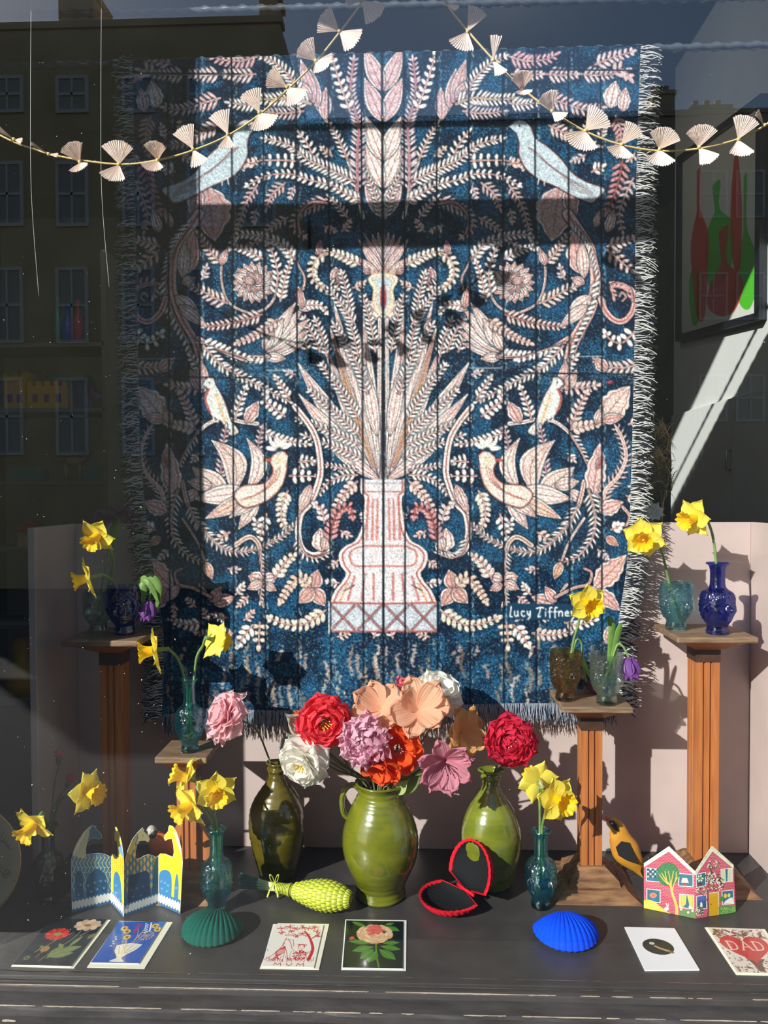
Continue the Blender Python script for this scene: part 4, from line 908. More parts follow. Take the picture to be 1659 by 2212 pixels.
def inv(v_, dx=0, dz=.03, dy=0):
    L_ = vz[v_].location; return Vector((L_.x+dx, L_.y+dy, L_.z+dz))
Ya = 2.10
daffodil('daffodil facing down left in the aqua tumbler', P(1392, 1160, 2.04), (-.35, -.85, -.25), [P(1425, 1180, 2.06), P(1440, 1235, 2.09), inv('aqua', -.012, .10), inv('aqua', .012, .03)], 1.06, .2)
daffodil('daffodil facing left above the cobalt blue vase', P(1502, 1118, 2.02), (-.85, -.42, -.22), [P(1530, 1128, 2.03), P(1541, 1165, 2.035), inv('cob', -.003, .17), inv('cob', 0, .05)], 1.0, .5, mstem=m_stem)
daffodil('daffodil facing forward above the amber tumbler', P(1268, 1303, 1.98), (.22, -.93, -.18), [P(1250, 1345, 2.01), P(1240, 1380, 2.02), inv('amb', .008, .08), inv('amb', -.008, .03)], 1.0, .1, False)
daffodil('upper daffodil facing front on the shaded left pedestal', P(212, 1156, 1.9), (-.25, -.75, -.5), [P(232, 1172, 1.94), P(245, 1215, 2.0), inv('pale', .02, .10), inv('pale', .0, .03)], .95, .4, False)
daffodil('daffodil turned left on the shaded left pedestal', P(193, 1248, 1.9), (-.88, -.42, -.2), [P(215, 1240, 1.94), P(235, 1248, 1.97), inv('cobl', -.02, .115), inv('cobl', -.005, .03)], .95, .1, False)
daffodil('daffodil facing left over the low left pedestal', P(338, 1405, 1.93), (-.93, -.34, -.08), [P(366, 1404, 1.94), P(385, 1425, 1.96), P(402, 1478, 1.97), inv('tl', -.003, .15), inv('tl', -.006, .04)], 1.05, .3, False)
daffodil('daffodil turned away above the low left pedestal', P(462, 1382, 1.97), (.45, .55, -.25), [P(438, 1395, 1.96), P(425, 1420, 1.965), P(418, 1475, 1.97), inv('tl', .003, .15), inv('tl', .006, .04)], .95, .3)
daffodil('highest daffodil of the bunch beside the green shell', P(405, 1682, 1.89), (-.75, -.25, .35), [P(425, 1700, 1.87), P(448, 1740, 1.86), inv('fl', -.004, .19), inv('fl', -.008, .05)], .98, .2)
daffodil('lowest daffodil of the bunch beside the green shell', P(412, 1738, 1.845), (-.62, -.70, -.3), [P(435, 1738, 1.86), P(452, 1765, 1.86), inv('fl', -.002, .2), inv('fl', .0, .06)], 1.08, .5, False)
daffodil('rightmost daffodil of the bunch beside the green shell', P(467, 1708, 1.84), (.28, -.9, -.18), [P(463, 1725, 1.86), P(464, 1760, 1.86), inv('fl', .004, .2), inv('fl', .01, .05)], 1.0, .0, False)
daffodil('daffodil seen from behind over the bright blue shell', P(1163, 1690, 1.93), (-.25, .8, .1), [P(1163, 1705, 1.91), P(1166, 1740, 1.91), inv('fr', -.003, .18), inv('fr', -.006, .05)], 1.0, .3)
daffodil('daffodil facing forward over the bright blue shell', P(1202, 1726, 1.87), (.42, -.88, .02), [P(1188, 1732, 1.89), P(1177, 1760, 1.90), inv('fr', .002, .18), inv('fr', .006, .05)], 1.08, .25, False)
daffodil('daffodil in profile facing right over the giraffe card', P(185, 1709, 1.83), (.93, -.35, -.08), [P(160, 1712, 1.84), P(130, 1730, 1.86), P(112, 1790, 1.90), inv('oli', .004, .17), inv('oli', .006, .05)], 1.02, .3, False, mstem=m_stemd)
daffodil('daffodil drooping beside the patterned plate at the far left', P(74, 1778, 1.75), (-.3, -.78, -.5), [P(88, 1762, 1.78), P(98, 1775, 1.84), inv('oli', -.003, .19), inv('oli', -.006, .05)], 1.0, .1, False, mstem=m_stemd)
# tulips
m_pur = petal_mat('tulip_purple', (140, 84, 168), .35, .45, c2=(110, 60, 140), noise=(60, .1)); m_pad = petal_mat('tulip_dark', (100, 52, 90), .3, .45)
def tulip_fl(label, c, d, stem, R=.02, L=.046, mat=None, leaves=(), open_=.0, spin=0):
    c = Vector(c); r = thing('tulip', label, 'flower', tuple(stem[-1]), 'purple tulips'); Fm = frame(d); mat = mat or m_pur
    for k in range(6):
        me = mesh_of('tulip_petal_%s_%.3f' % (mat.name, L), lambda: petal_grid(L, .030*L/.046, 8, 9, 1.15, .28, .10, .15, base=.5), mat)
        a = spin+k*math.pi/3; Rm = Fm @ Matrix.Rotation(a, 3, 'Z') @ Matrix.Rotation(math.radians(76-open_*75-(6 if k % 2 else 0)), 3, 'X')
        off = Fm @ (Matrix.Rotation(a, 3, 'Z') @ Vector((0, R*.45, 0))); inst('petal', me, r, Rm, c+off*(.6 if open_ < .5 else .3), 1.2)
    q = spline([c]+[Vector(s) for s in stem], 22); obj('stem', MB().tube(q, .003, 8), m_stem, r)
    for (pts, wd) in leaves:
        ps = spline([Vector(p) for p in pts], 12); mb = MB(); vs = []
        for i, p in enumerate(ps):
            t = i/11; w_ = wd*math.sin(math.pi*min(1, t*.93+.07))**.7
            tg = (ps[min(i+1, 11)]-ps[max(i-1, 0)]).normalized(); sd = tg.cross(Vector((.3, -1, .1))).normalized()
            vs += [p-sd*w_/2+Vector((0, -.003, 0)), p, p+sd*w_/2+Vector((0, -.003, 0))]
        mb.add(vs, [(i*3+j, i*3+j+1, (i+1)*3+j+1, (i+1)*3+j) for i in range(11) for j in (0, 1)]); solid(obj('leaf', mb, m_leafg, r), .0008)
    return r
tulip_fl('purple tulip hanging head down beside the tapestry fringe at left', P(322, 1298, 1.99), (-.05, -.1, -1), [P(326, 1270, 1.99), P(318, 1250, 2.0), P(300, 1252, 2.0), inv('cobl', .012, .1), inv('cobl', .005, .03)],
         leaves=[([P(298, 1256, 2.0), P(325, 1246, 1.99), P(344, 1270, 1.99), P(338, 1318, 1.99)], .02), ([P(296, 1256, 2.0), P(308, 1262, 1.99), P(312, 1282, 1.99), P(308, 1304, 1.99)], .018), ([P(300, 1254, 2.0), P(318, 1256, 1.985), P(334, 1280, 1.985), P(341, 1300, 1.985)], .014)])
tulip_fl('purple tulip drooping to the right of the clear pale tumbler', P(1358, 1420, 1.985), (.15, -.2, -1), [P(1352, 1408, 1.985), P(1345, 1396, 1.985), P(1333, 1394, 1.99), inv('clr', .005, .09), inv('clr', -.018, .03)],
         R=.021, L=.05, leaves=[([inv('clr', .004, .07), P(1322, 1360, 1.995), P(1313, 1330, 2.0)], .022), ([inv('clr', .008, .08), P(1334, 1370, 1.99), P(1342, 1345, 1.99)], .018)])
tulip_fl('dark tulip lying on the pedestal top behind the two tumblers', P(1268, 1474, 2.09), (.9, .1, -.45), [P(1262, 1455, 2.08), P(1258, 1420, 2.07), P(1256, 1390, 2.06), P(1244, 1384, 2.05), inv('amb', .012, .09), inv('amb', .005, .04)], mat=m_pad,
         leaves=[([P(1256, 1415, 2.07), P(1266, 1445, 2.07), P(1285, 1475, 2.06)], .014)])
tulip_fl('tall tulip with splayed purple petals in the pale tumbler at left', P(245, 1112, 2.05), (.0, -.3, .9), [P(243, 1150, 2.05), P(230, 1220, 2.05), inv('pale', .006, .1), inv('pale', 0, .03)], open_=1.15, R=.014, L=.05, mat=m_pad,
         leaves=[([P(236, 1190, 2.05), P(248, 1150, 2.045), P(256, 1112, 2.05)], .026)])
# carnations
m_cp = petal_mat('carnation_pink', (232, 120, 150), .3, .6); m_cr = petal_mat('carnation_red', (222, 60, 78), .3, .6)
def carnation(label, c, d, mat, stem):
    c = Vector(c); r = thing('carnation', label, 'flower', tuple(stem[-1]), 'carnations'); Fm = frame(d)
    for k in range(10):
        me = mesh_of('carnation_petal_'+mat.name, lambda: petal_grid(.020, .018, 7, 6, .8, .1, .25, .9, serr=1.5, base=.15), mat)
        Rm = Fm @ Matrix.Rotation(k*2.4, 3, 'Z') @ Matrix.Rotation(math.radians(62-4.5*k), 3, 'X'); inst('petal', me, r, Rm, c)
    d = Vector(d).normalized(); obj('calyx', MB().tube([c+d*.004, c-d*.008, c-d*.024, c-d*.028], [.0068, .0074, .005, .002], 9), m_stemd, r)
    obj('stem', MB().tube(spline([c-d*.027]+[Vector(s) for s in stem], 16), .0018, 7), m_stemd, r)
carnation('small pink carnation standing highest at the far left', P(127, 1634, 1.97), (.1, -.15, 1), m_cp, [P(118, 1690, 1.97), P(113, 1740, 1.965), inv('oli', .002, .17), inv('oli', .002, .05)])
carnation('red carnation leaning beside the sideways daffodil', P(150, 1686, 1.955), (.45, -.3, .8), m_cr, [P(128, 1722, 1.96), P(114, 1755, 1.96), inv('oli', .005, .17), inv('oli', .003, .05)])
# ================================================================ dried grasses behind the pink panel
m_dry = M('dried_grass', (196, 172, 120), .8, noise=(80, .2)); m_pl = M('grass_plume', (120, 108, 80), .9, noise=(80, .3))
gp = P(1428, 1100, 2.75); r = thing('dried_grass_bunch', 'dried grasses and dark plumes standing behind the pink panel by the tapestry', 'dried grass', (gp.x, 2.75, -.6))
obj('floor_vase', MB().lathe([(.0, 0), (.09, 0), (.13, .2), (.12, .5), (.06, .8), (.075, .9), (.06, .895), (.0, .6)], 28, (gp.x, 2.75, -.6)), m_dark, r)
for k, (x, y, xt) in enumerate(((1405, 838, 1402), (1438, 925, 1418), (1432, 985, 1405), (1440, 1010, 1412), (1428, 1040, 1400))):
    q = spline([(gp.x, 2.75, .2), P(1430, 1120, 2.75), P(x+12, (y+1100)/2, 2.72), P(x, y, 2.7), P(xt, y+8, 2.68)], 18); obj('stalk', MB().tube(q, .0018, 5), m_dry, r)
    mb = MB(); R_ = random.Random(k)
    for i in range(110 if k else 30):
        t = R_.uniform(.62, 1) if k else R_.uniform(.93, 1); p = q[int(t*17)]; e = p+Vector((R_.uniform(-.05, .03), R_.uniform(-.02, .02), R_.uniform(-.05, .035)))*(1 if k else .3); mb.tube([p, p.lerp(e, .5)+Vector((0, 0, .008)), e], [.0012, .001, .0004], 3, cap=False)
    o = obj('plume', mb, m_dry if k < 3 else m_pl, r); o['kind'] = 'stuff'
m_whf = petal_mat('white_flower_petal', (250, 250, 244), .3, .6)
c = P(1405, 1112, 2.6); r = thing('white_flower', 'white flower head behind the right edge of the tapestry fringe', 'flower', (c.x, c.y, c.z-.1))
for k in range(9): inst('petal', mesh_of('white_flower_petal_mesh', lambda: petal_grid(.05, .026, 6, 6, 1, .1, .2, .2), m_whf), r, frame((.1, -.8, .5)) @ Matrix.Rotation(k*.7, 3, 'Z') @ Matrix.Rotation(math.radians(25), 3, 'X'), c)
obj('stem', MB().tube(spline([c, c+Vector((.03, .05, -.12)), Vector((gp.x, 2.74, .25))], 10), .003, 6), m_stemd, r)
# ================================================================ glazed pottery
def glaze(name, c, c2, coat=.9):
    m = M(name, c, .22, noise=(11, .3), c2=c2, bump=(16, .06), coat=coat, spec=.6, stretch=(1, 1, 2.2)); return m
m_gl = glaze('lime_olive_glaze', (118, 122, 30), (86, 94, 18)); m_gl2 = glaze('brown_olive_glaze', (104, 92, 22), (78, 68, 14)); m_gl3 = glaze('yellow_green_glaze', (122, 130, 38), (90, 100, 22))
m_in = M('pot_inside', (96, 92, 40), .5)
def pot(name, label, cat, cx, base_py, Yc, prof, mat, sq=None, handle=None, group=None):
    """prof: (pixel row, half width in pixels) read at the depth of the pot's axis"""
    sc = Yc/FPX; x0 = P(cx, base_py, Yc).x; zb = P(cx, base_py, Yc).z
    pr = [(hw*sc*1.0, max(0, (base_py-py)*sc*1.0)) for py, hw in prof]
    r = thing(name, label, cat, (x0, Yc, 0), group); out = fine(pr, 70); top = out[-1][1]; R1 = out[-1][0]
    def dd(q, z, rr):
        k = .0007*math.sin(z*420)+.0008*math.sin(q*3+z*20)
        if sq and z > top*.86:
            t = (z-top*.86)/(top*.14); k += t*t*sq[0]*sum(math.exp(-(((q-a+math.pi) % (2*math.pi)-math.pi)/.55)**2) for a in sq[1])
        return k
    mb = MB(); mb.lathe([(.0005, 0)]+out, 72, (x0, Yc, 0), disp=lambda q, z, rr: dd(q, z, rr) if rr > .004 else 0)
    inn = [(max(.004, a-.005), b) for a, b in out if b > top*.55][::-1]
    mb.lathe([out[-1]]+inn+[(.0005, top*.55)], 72, (x0, Yc, 0), disp=lambda q, z, rr: dd(q, z, rr) if rr > .004 else 0)
    obj('body', mb, mat, r)
    mr = MB().lathe([(out[-2][0]-.001, top-.005), (R1+.0022, top-.0035), (R1+.0028, top), (R1-.0005, top+.002), (R1-.005, top-.002)], 72, (x0, Yc, 0), disp=lambda q, z, rr: dd(q, top, rr)); obj('rim', mr, mat, r)
    if handle:
        q = spline([Vector((x0+a*sc, Yc-.005, (base_py-py)*sc)) for a, py in handle], 26)
        obj('handle', MB().tube(q, [.014]+[.0115]*24+[.014], 12, flat=.6), mat, r)
    return r
jug = pot('pottery_jug', 'lime green glazed jug with a side handle holding the paper bouquet', 'jug', 822, 1944, 1.975,
          [(1944, 52), (1938, 55), (1925, 53), (1912, 56), (1890, 66), (1860, 78), (1830, 83), (1800, 81), (1770, 72), (1745, 61), (1728, 52), (1718, 47), (1708, 46), (1701, 49), (1694, 53)], m_gl, sq=(.020, (0.1,)), handle=[(-66, 1775), (-80, 1762), (-83, 1730), (-72, 1706), (-56, 1700), (-42, 1712)])
botL = pot('pottery_bottle', 'brown olive glazed bottle left of the jug with one pale pink peony', 'bottle', 600, 1894, 2.075,
           [(1894, 38), (1888, 41), (1860, 49), (1820, 58), (1785, 62), (1750, 59), (1725, 49), (1705, 36), (1688, 24), (1672, 18), (1664, 19), (1660, 21), (1654, 17), (1646, 20)], m_gl2, sq=(.005, (-.3, 2.8)), group='tall glazed bottles')
botR = pot('pottery_bottle', 'bright olive glazed bottle right of the jug with one crimson peony', 'bottle', 1061, 1910, 2.045,
           [(1910, 42), (1904, 45), (1870, 55), (1835, 63), (1800, 65), (1770, 59), (1745, 48), (1722, 33), (1705, 22), (1692, 18), (1684, 19), (1678, 21), (1670, 18), (1661, 23)], m_gl3, sq=(.005, (-.2, 2.9)), group='tall glazed bottles')
# ================================================================ paper flowers
def tint(name, c, tr=.48): return petal_mat(name, c, tr, .7, noise=(30, .07))
m_blush = tint('crepe_blush', (255, 214, 220)); m_coral = tint('crepe_coral', (255, 76, 92), .45); m_ivory = tint('crepe_white', (255, 252, 244)); m_pinkp = tint('crepe_pink', (252, 206, 224))
m_orng = tint('crepe_orange', (246, 92, 20), .4); m_peach = tint('crepe_peach', (255, 200, 166)); m_mauve = tint('crepe_mauve', (232, 156, 176)); m_straw = tint('crepe_straw', (250, 202, 130)); m_crim = tint('crepe_crimson', (232, 44, 84)); m_sage = tint('crepe_pale_sage', (214, 214, 198))
m_stam = M('yellow_stamens', (250, 214, 80), .7); m_stad = M('dark_stamens', (50, 20, 40), .6); m_stag = M('grey_stamens', (170, 130, 120), .7); m_pst = M('wrapped_stem', (104, 112, 74), .7)
JT = Vector((jug.location.x, 1.975, .285)); JB = Vector((jug.location.x, 1.975, .19))
def stamens(r, c, Fm, mat, n, L, spread, tipm=None):
    mb = MB(); R_ = random.Random(3)
    for k in range(n):
        a = k*2.4; t = spread*math.sqrt((k+.5)/n); dv = Fm @ Vector((math.sin(t)*math.cos(a), math.sin(t)*math.sin(a), math.cos(t))); e = c+dv*L*R_.uniform(.8, 1.1)
        mb.tube([c, c.lerp(e, .5)+Vector((R_.uniform(-.001, .001),)*3), e], [.0009, .0008, .0011], 5); mb.sphere(e, .0019, 6)
    obj('stamens', mb, mat, r)
def peony(label, c, d, R, mat, stem, layers=((75, 9, 1.0), (50, 8, .95), (28, 7, .85), (12, 5, .7)), cup=.35, curl=.25, ruff=.4, W=.85, st=None, grp='crepe paper peonies', name='paper_peony', off=.12, tips=None):
    c = Vector(c); r = thing(name, label, 'flower', tuple(stem[-1]), grp); Fm = frame(d); d = Vector(d).normalized(); R_ = random.Random(int(abs(c.x)*1e4))
    n0 = 0
    for li, (tilt, n, ls) in enumerate(layers):
        for k in range(n):
            vi = (k+li) % 3; me = mesh_of('petal_%s_%d_%d_%d' % (mat.name, int(cup*100), int(ruff*100), vi), lambda: petal_grid(1, W, 8, 9, .8, cup, curl, ruff, seed=vi*7+1, base=.4, serr=.8, rnd=.6), mat)
            a = (k+.5*(li % 2))*2*math.pi/n+R_.uniform(-.2, .2); tl = math.radians(90-tilt+R_.uniform(-7, 7))
            Rm = Fm @ Matrix.Rotation(a, 3, 'Z') @ Matrix.Rotation(tl, 3, 'X')
            inst('petal', me, r, Rm, c-d*R*.25+(Fm @ (Matrix.Rotation(a, 3, 'Z') @ Vector((0, R*off*(1 if tilt > 40 else .5), 0)))), R*ls*R_.uniform(.9, 1.08))
    if st: stamens(r, c-d*R*.15, Fm, st, 16, R*.45, .6)
    q = spline([c-d*R*.25]+[Vector(s) for s in stem], 20); obj('stem', MB().tube(q, .0026, 7), m_pst, r); return r
BALL = ((96, 6, .95), (78, 7, .95), (58, 6, .92), (38, 5, .88), (18, 4, .82))
FLAT = ((95, 9, 1.0), (70, 9, .95), (50, 9, .85), (30, 7, .75))
TIGHT = ((88, 9, .98), (72, 9, .92), (58, 9, .85), (44, 9, .78), (30, 8, .7), (15, 6, .62))
k_ = 1/FPX
peony('pale blush peony leaning left above the brown olive bottle', P(482, 1545, 1.98), (-.62, -.55, .45), .070, m_blush, [P(530, 1560, 2.0), P(556, 1580, 2.03), P(574, 1620, 2.06), Vector((botL.location.x-.004, 2.075, .26)), Vector((botL.location.x, 2.075, .16))], BALL, .38, -.16, .12, 1.15)
peony('white peony at the lower left of the bouquet', P(652, 1650, 1.90), (-.35, -.8, -.35), .068, m_ivory, [P(700, 1640, 1.94), P(745, 1665, 1.96), JT+Vector((-.035, 0, 0)), JB+Vector((-.02, 0, 0))], BALL, .36, -.14, .12, 1.15, m_stam)
peony('bright coral red peony with yellow stamens above the white one', P(700, 1560, 1.91), (.25, -.9, .05), .066, m_coral, [P(735, 1620, 1.95), P(760, 1670, 1.965), JT+Vector((-.03, .01, 0)), JB+Vector((-.015, 0, 0))], FLAT, .38, .02, .2, 1.2, m_stam)
peony('ruffled pale pink peony in the middle of the bouquet', P(788, 1600, 1.885), (-.05, -.97, .05), .066, m_pinkp, [P(795, 1650, 1.93), P(805, 1680, 1.96), JT+Vector((-.015, -.005, 0)), JB], ((92, 12, .98), (78, 12, .94), (64, 12, .88), (50, 11, .8), (36, 10, .72), (20, 7, .62), (8, 4, .5)), .15, .2, 1.3, .62)
peony('orange poppy with a dark centre in the middle of the bouquet', P(858, 1618, 1.915), (.05, -.95, .1), .062, m_orng, [P(850, 1660, 1.94), P(838, 1685, 1.96), JT+Vector((.0, -.005, 0)), JB], ((88, 6, 1.0), (62, 5, .85)), .5, .05, .4, 1.3, m_stag, 'paper poppies', 'paper_poppy')
peony('orange poppy hanging low over the mouth of the jug', P(822, 1662, 1.90), (-.3, -.7, -.45), .05, m_orng, [P(828, 1672, 1.93), P(832, 1688, 1.955), JT+Vector((-.005, -.005, 0)), JB], ((85, 5, 1.0), (60, 4, .8)), .4, .1, .7, 1.25, None, 'paper poppies', 'paper_poppy')
peony('orange poppy half hidden behind the coral peony', P(640, 1560, 1.98), (-.8, -.3, .2), .03, m_orng, [P(670, 1590, 1.99), P(740, 1650, 1.98), JT+Vector((-.03, .02, 0)), JB], ((80, 6, 1.0), (50, 5, .8)), .3, .1, .8, 1.0, None, 'paper poppies', 'paper_poppy')
peony('white peony at the top right of the bouquet', P(952, 1492, 1.99), (.35, -.4, .75), .066, m_ivory, [P(935, 1560, 2.0), P(880, 1650, 1.99), JT+Vector((.02, .02, 0)), JB], BALL, .36, -.14, .12, 1.15)
peony('crimson peony above the bright olive bottle', P(1103, 1602, 1.97), (-.05, -.95, .08), .07, m_crim, [P(1085, 1645, 2.0), P(1070, 1665, 2.03), Vector((botR.location.x+.002, 2.045, .27)), Vector((botR.location.x, 2.045, .16))], TIGHT, .4, .1, .6, .95, m_stam)
def ribbed(label, c, d, R, mat, stem, tilt=70, n=6, st=None, ang0=0, grp='crepe paper parrot tulips', name='paper_tulip', W=.74, jit=14, cup=.10):
    c = Vector(c); r = thing(name, label, 'flower', tuple(stem[-1]), grp); Fm = frame(d); d = Vector(d).normalized(); R_ = random.Random(int(abs(c.z)*1e4)+n)
    for k in range(n):
        me = mesh_of('ribbed_%s_%d' % (mat.name, k % 3), lambda: petal_grid(1, W, 26, 14, .85, cup, .18 if k % 2 else -.05, .35, ribs=7, seed=k*3, base=.25, serr=2.6, rnd=.66), mat)
        Rm = Fm @ Matrix.Rotation(ang0+k*2*math.pi/n+R_.uniform(-.15, .15), 3, 'Z') @ Matrix.Rotation(math.radians(90-tilt+R_.uniform(-jit, jit)), 3, 'X')
        inst('petal', me, r, Rm, c-d*R*.1, R*R_.uniform(.85, 1.08))
    if st: stamens(r, c, Fm, st, 7, R*.42, .55)
    q = spline([c-d*R*.1]+[Vector(s) for s in stem], 20); obj('stem', MB().tube(q, .0026, 7), m_pst, r); return r
ribbed('peach parrot tulip at the top left of the bouquet', P(822, 1528, 1.96), (-.2, -.72, .5), .082, m_peach, [P(825, 1600, 1.98), P(825, 1670, 1.98), JT+Vector((.0, .015, 0)), JB], 62, 7, ang0=.3)
ribbed('peach parrot tulip with drooping petals right of centre', P(905, 1532, 1.90), (.15, -.75, .4), .085, m_peach, [P(880, 1600, 1.95), P(850, 1670, 1.97), JT+Vector((.012, .005, 0)), JB], 66, 7, ang0=.1)
ribbed('straw yellow parrot tulip behind the mauve one', P(1000, 1582, 1.97), (.55, -.6, .15), .078, m_straw, [P(950, 1630, 1.98), P(880, 1680, 1.98), JT+Vector((.025, .01, 0)), JB], 68, 7, ang0=.5)
ribbed('mauve pink lily with dark stamens hanging at the lower right of the bouquet', P(962, 1648, 1.885), (.1, -.93, -.25), .086, m_mauve, [P(935, 1660, 1.93), P(895, 1685, 1.96), JT+Vector((.025, -.005, 0)), JB], 64, 8, m_stad, .25, 'crepe paper lilies', 'paper_lily', .62)
ribbed('small pink paper tulip peeping out at the top of the bouquet', P(868, 1490, 2.0), (.1, -.3, .9), .04, tint('crepe_rose', (244, 140, 160)), [P(865, 1560, 2.0), P(850, 1660, 1.99), JT+Vector((.01, .02, 0)), JB], 30, 6, ang0=.2)
def pleaf(label, pts, wd, mat=m_sage):
    r = thing('paper_leaf', label, 'leaf', tuple(pts[-1]), 'crepe paper leaves'); A, B = Vector(pts[0]), Vector(pts[1]); d = (B-A); L = d.length
    me = mesh_of('leaf_'+mat.name, lambda: petal_grid(1, .5, 24, 12, .9, .15, .1, .5, ribs=7, seed=5, base=.1, serr=2), mat); y = d.normalized(); x = y.cross(Vector((0, -1, .1))).normalized(); z = x.cross(y)
    inst('blade', me, r, Matrix((x, y, z)).transposed(), A, (L*wd, L, L)); obj('stem', MB().tube(spline([A.lerp(B, .2)]+[Vector(p) for p in pts[2:]], 14), .002, 6), m_pst, r)
pleaf('pale sage leaf standing between the peach tulips', (P(888, 1545, 1.93), P(882, 1478, 1.92), P(880, 1600, 1.96), JT+Vector((.005, .01, 0)), JB), 1.2)
pleaf('pale sage leaf left of the coral peony', (P(690, 1590, 1.96), P(618, 1540, 1.95), P(720, 1640, 1.97), JT+Vector((-.03, .012, 0)), JB), 1.3)
pleaf('pale sage leaf above the lower white peony', (P(680, 1640, 1.95), P(622, 1582, 1.94), P(720, 1660, 1.97), JT+Vector((-.03, .008, 0)), JB), 1.3)
pleaf('green paper leaf at the right of the jug mouth', (P(862, 1712, 1.955), P(918, 1662, 1.93), JT+Vector((.012, -.008, .0)), JB), .7, tint('crepe_leaf_green', (120, 140, 80)))
pleaf('pale green paper leaf leaning over the jug lip', (P(850, 1712, 1.95), P(885, 1680, 1.92), JT+Vector((.01, -.012, .0)), JB), .9, tint('crepe_leaf_pale', (206, 220, 150)))
# ================================================================ velvet shells
def velvet(name, c, sh=.5): return M(name, c, .85, noise=(200, .06), bump=(900, .15), sheen=sh, spec=.2)
def valve(side, ribs=19, W=.072, L=.118, Hh=.040, inner=False, flat=1.0):
    """scallop valve, hinge at the origin, fan towards -Y, dome towards +Z * side"""
    mb = MB(); nu, nv = ribs*8, 26; A = math.radians(78)
    def out(a):                                    # outline radius for a direction
        k = a/A; return L*(1-.30*abs(k)**2.4)
    def f(u, v):
        a = (u*2-1)*A; t = v; R_ = out(a)*(1+.016*(abs(math.cos((u*ribs)*math.pi))) - .012)
        sx = W*2/(2*L*math.sin(A)*.74)*1.05
        prof = (1-(abs(2*t**.9-1))**2.3)**.62 if 0 < t < 1 else 0
        edge = math.cos(min(1, abs(u*2-1))*math.pi/2)**.45 if abs(u*2-1) < 1 else 0
        rib = abs(math.cos(u*ribs*math.pi)); z = Hh*prof*edge*(1 if not inner else .82)
        amp = (.0034 if not inner else .0005)*min(1, t*1.6)*edge
        z += amp*(rib**.7-.4)*(1-t**10)
        r = R_*t*(1 if not inner else .93); return (r*math.sin(a)*sx, -r*math.cos(a)*(1 if not inner else 1)-(0 if not inner else .004), side*max(z, -.001)*flat)
    mb.grid(f, nu, nv); return mb
def ears(side, h): 
    mb = MB(); mb.add([(-.034, .003, 0), (.034, .003, 0), (.036, -.024, 0), (-.036, -.024, 0), (-.030, .002, side*h), (.030, .002, side*h), (.028, -.026, side*h*1.3), (-.028, -.026, side*h*1.3)],
                     [(0, 1, 2, 3), (7, 6, 5, 4), (0, 4, 5, 1), (1, 5, 6, 2), (2, 6, 7, 3), (3, 7, 4, 0)]); return mb
def xf(mb, Mx):
    mb.v = [tuple(Mx @ Vector(q)) for q in mb.v]; return mb
def shell_closed(label, hx, hy, rot, mat, sc=1.0):
    h = PZ(hx, hy, .02); r = thing('scallop_shell_box', label, 'shell', (h.x, h.y, 0), 'velvet scallop shell boxes')
    Mx = Matrix.Translation((h.x, h.y, .016*sc)) @ Matrix.Rotation(rot, 4, 'Z') @ Matrix.Rotation(math.radians(4), 4, 'X') @ Matrix.Scale(sc, 4)
    obj('upper_valve', xf(valve(1, Hh=.042), Mx), mat, r); obj('lower_valve', xf(valve(-1, Hh=.016), Mx), mat, r); bev(obj('hinge_ears', xf(ears(1, .008), Mx), mat, r, False), .002)
shell_closed('closed bright blue ribbed scallop shell box', 1212, 1982, math.radians(3), velvet('blue_velvet', (0, 72, 232)), 1.0)
shell_closed('closed dark green ribbed scallop shell box', 476, 1975, math.radians(-9), velvet('green_velvet', (8, 84, 72)), .98)
m_redv = velvet('red_velvet', (214, 24, 44)); m_bv = velvet('black_velvet_lining', (22, 24, 26), .1)
h = PZ(1004, 1932, .02); r = thing('scallop_shell_box', 'open red ribbed scallop shell box with a black lining', 'shell', (h.x, h.y, 0), 'velvet scallop shell boxes')
base = Matrix.Translation((h.x, h.y, .031)) @ Matrix.Rotation(math.radians(-56), 4, 'Z') @ Matrix.Scale(1.06, 4)
def rimmesh(Mx, s_):
    v1 = valve(s_, Hh=.001); v2 = valve(s_, Hh=.001, inner=True); nu, nv = 19*8, 26; a = [v1.v[nv*(nu+1)+i] for i in range(nu+1)]; b = [(x*.88, y*.905-.005, z) for x, y, z in a]
    loopA = [(.034, -.002, 0), (-.034, -.002, 0)]
    mb = MB(); n_ = len(a); mb.add([(x, y, 0) for x, y, z in a]+[(x, y, 0) for x, y, z in b]+[(x, y, s_*.004) for x, y, z in b], [(i, i+1, n_+i+1, n_+i) for i in range(n_-1)]+[(n_+i, n_+i+1, 2*n_+i+1, 2*n_+i) for i in range(n_-1)])
    return xf(mb, Mx)
for nm, Mx, s_ in (('lower_valve', base, -1), ('upper_valve', base @ Matrix.Rotation(math.radians(-108), 4, 'X'), 1)):
    o = obj(nm, xf(valve(s_, Hh=.030 if s_ < 0 else .040), Mx), m_redv, r); obj('rim', rimmesh(Mx, s_), m_redv, o)
    l_ = obj('lining', xf(valve(s_, Hh=.024 if s_ < 0 else .032, inner=True), Mx @ Matrix.Scale(.985, 4)), m_bv, o)
mb = MB().tube([base @ Vector((-.032, .003, 0)), base @ Vector((.032, .003, 0))], .004, 8); obj('hinge', mb, m_redv, r)
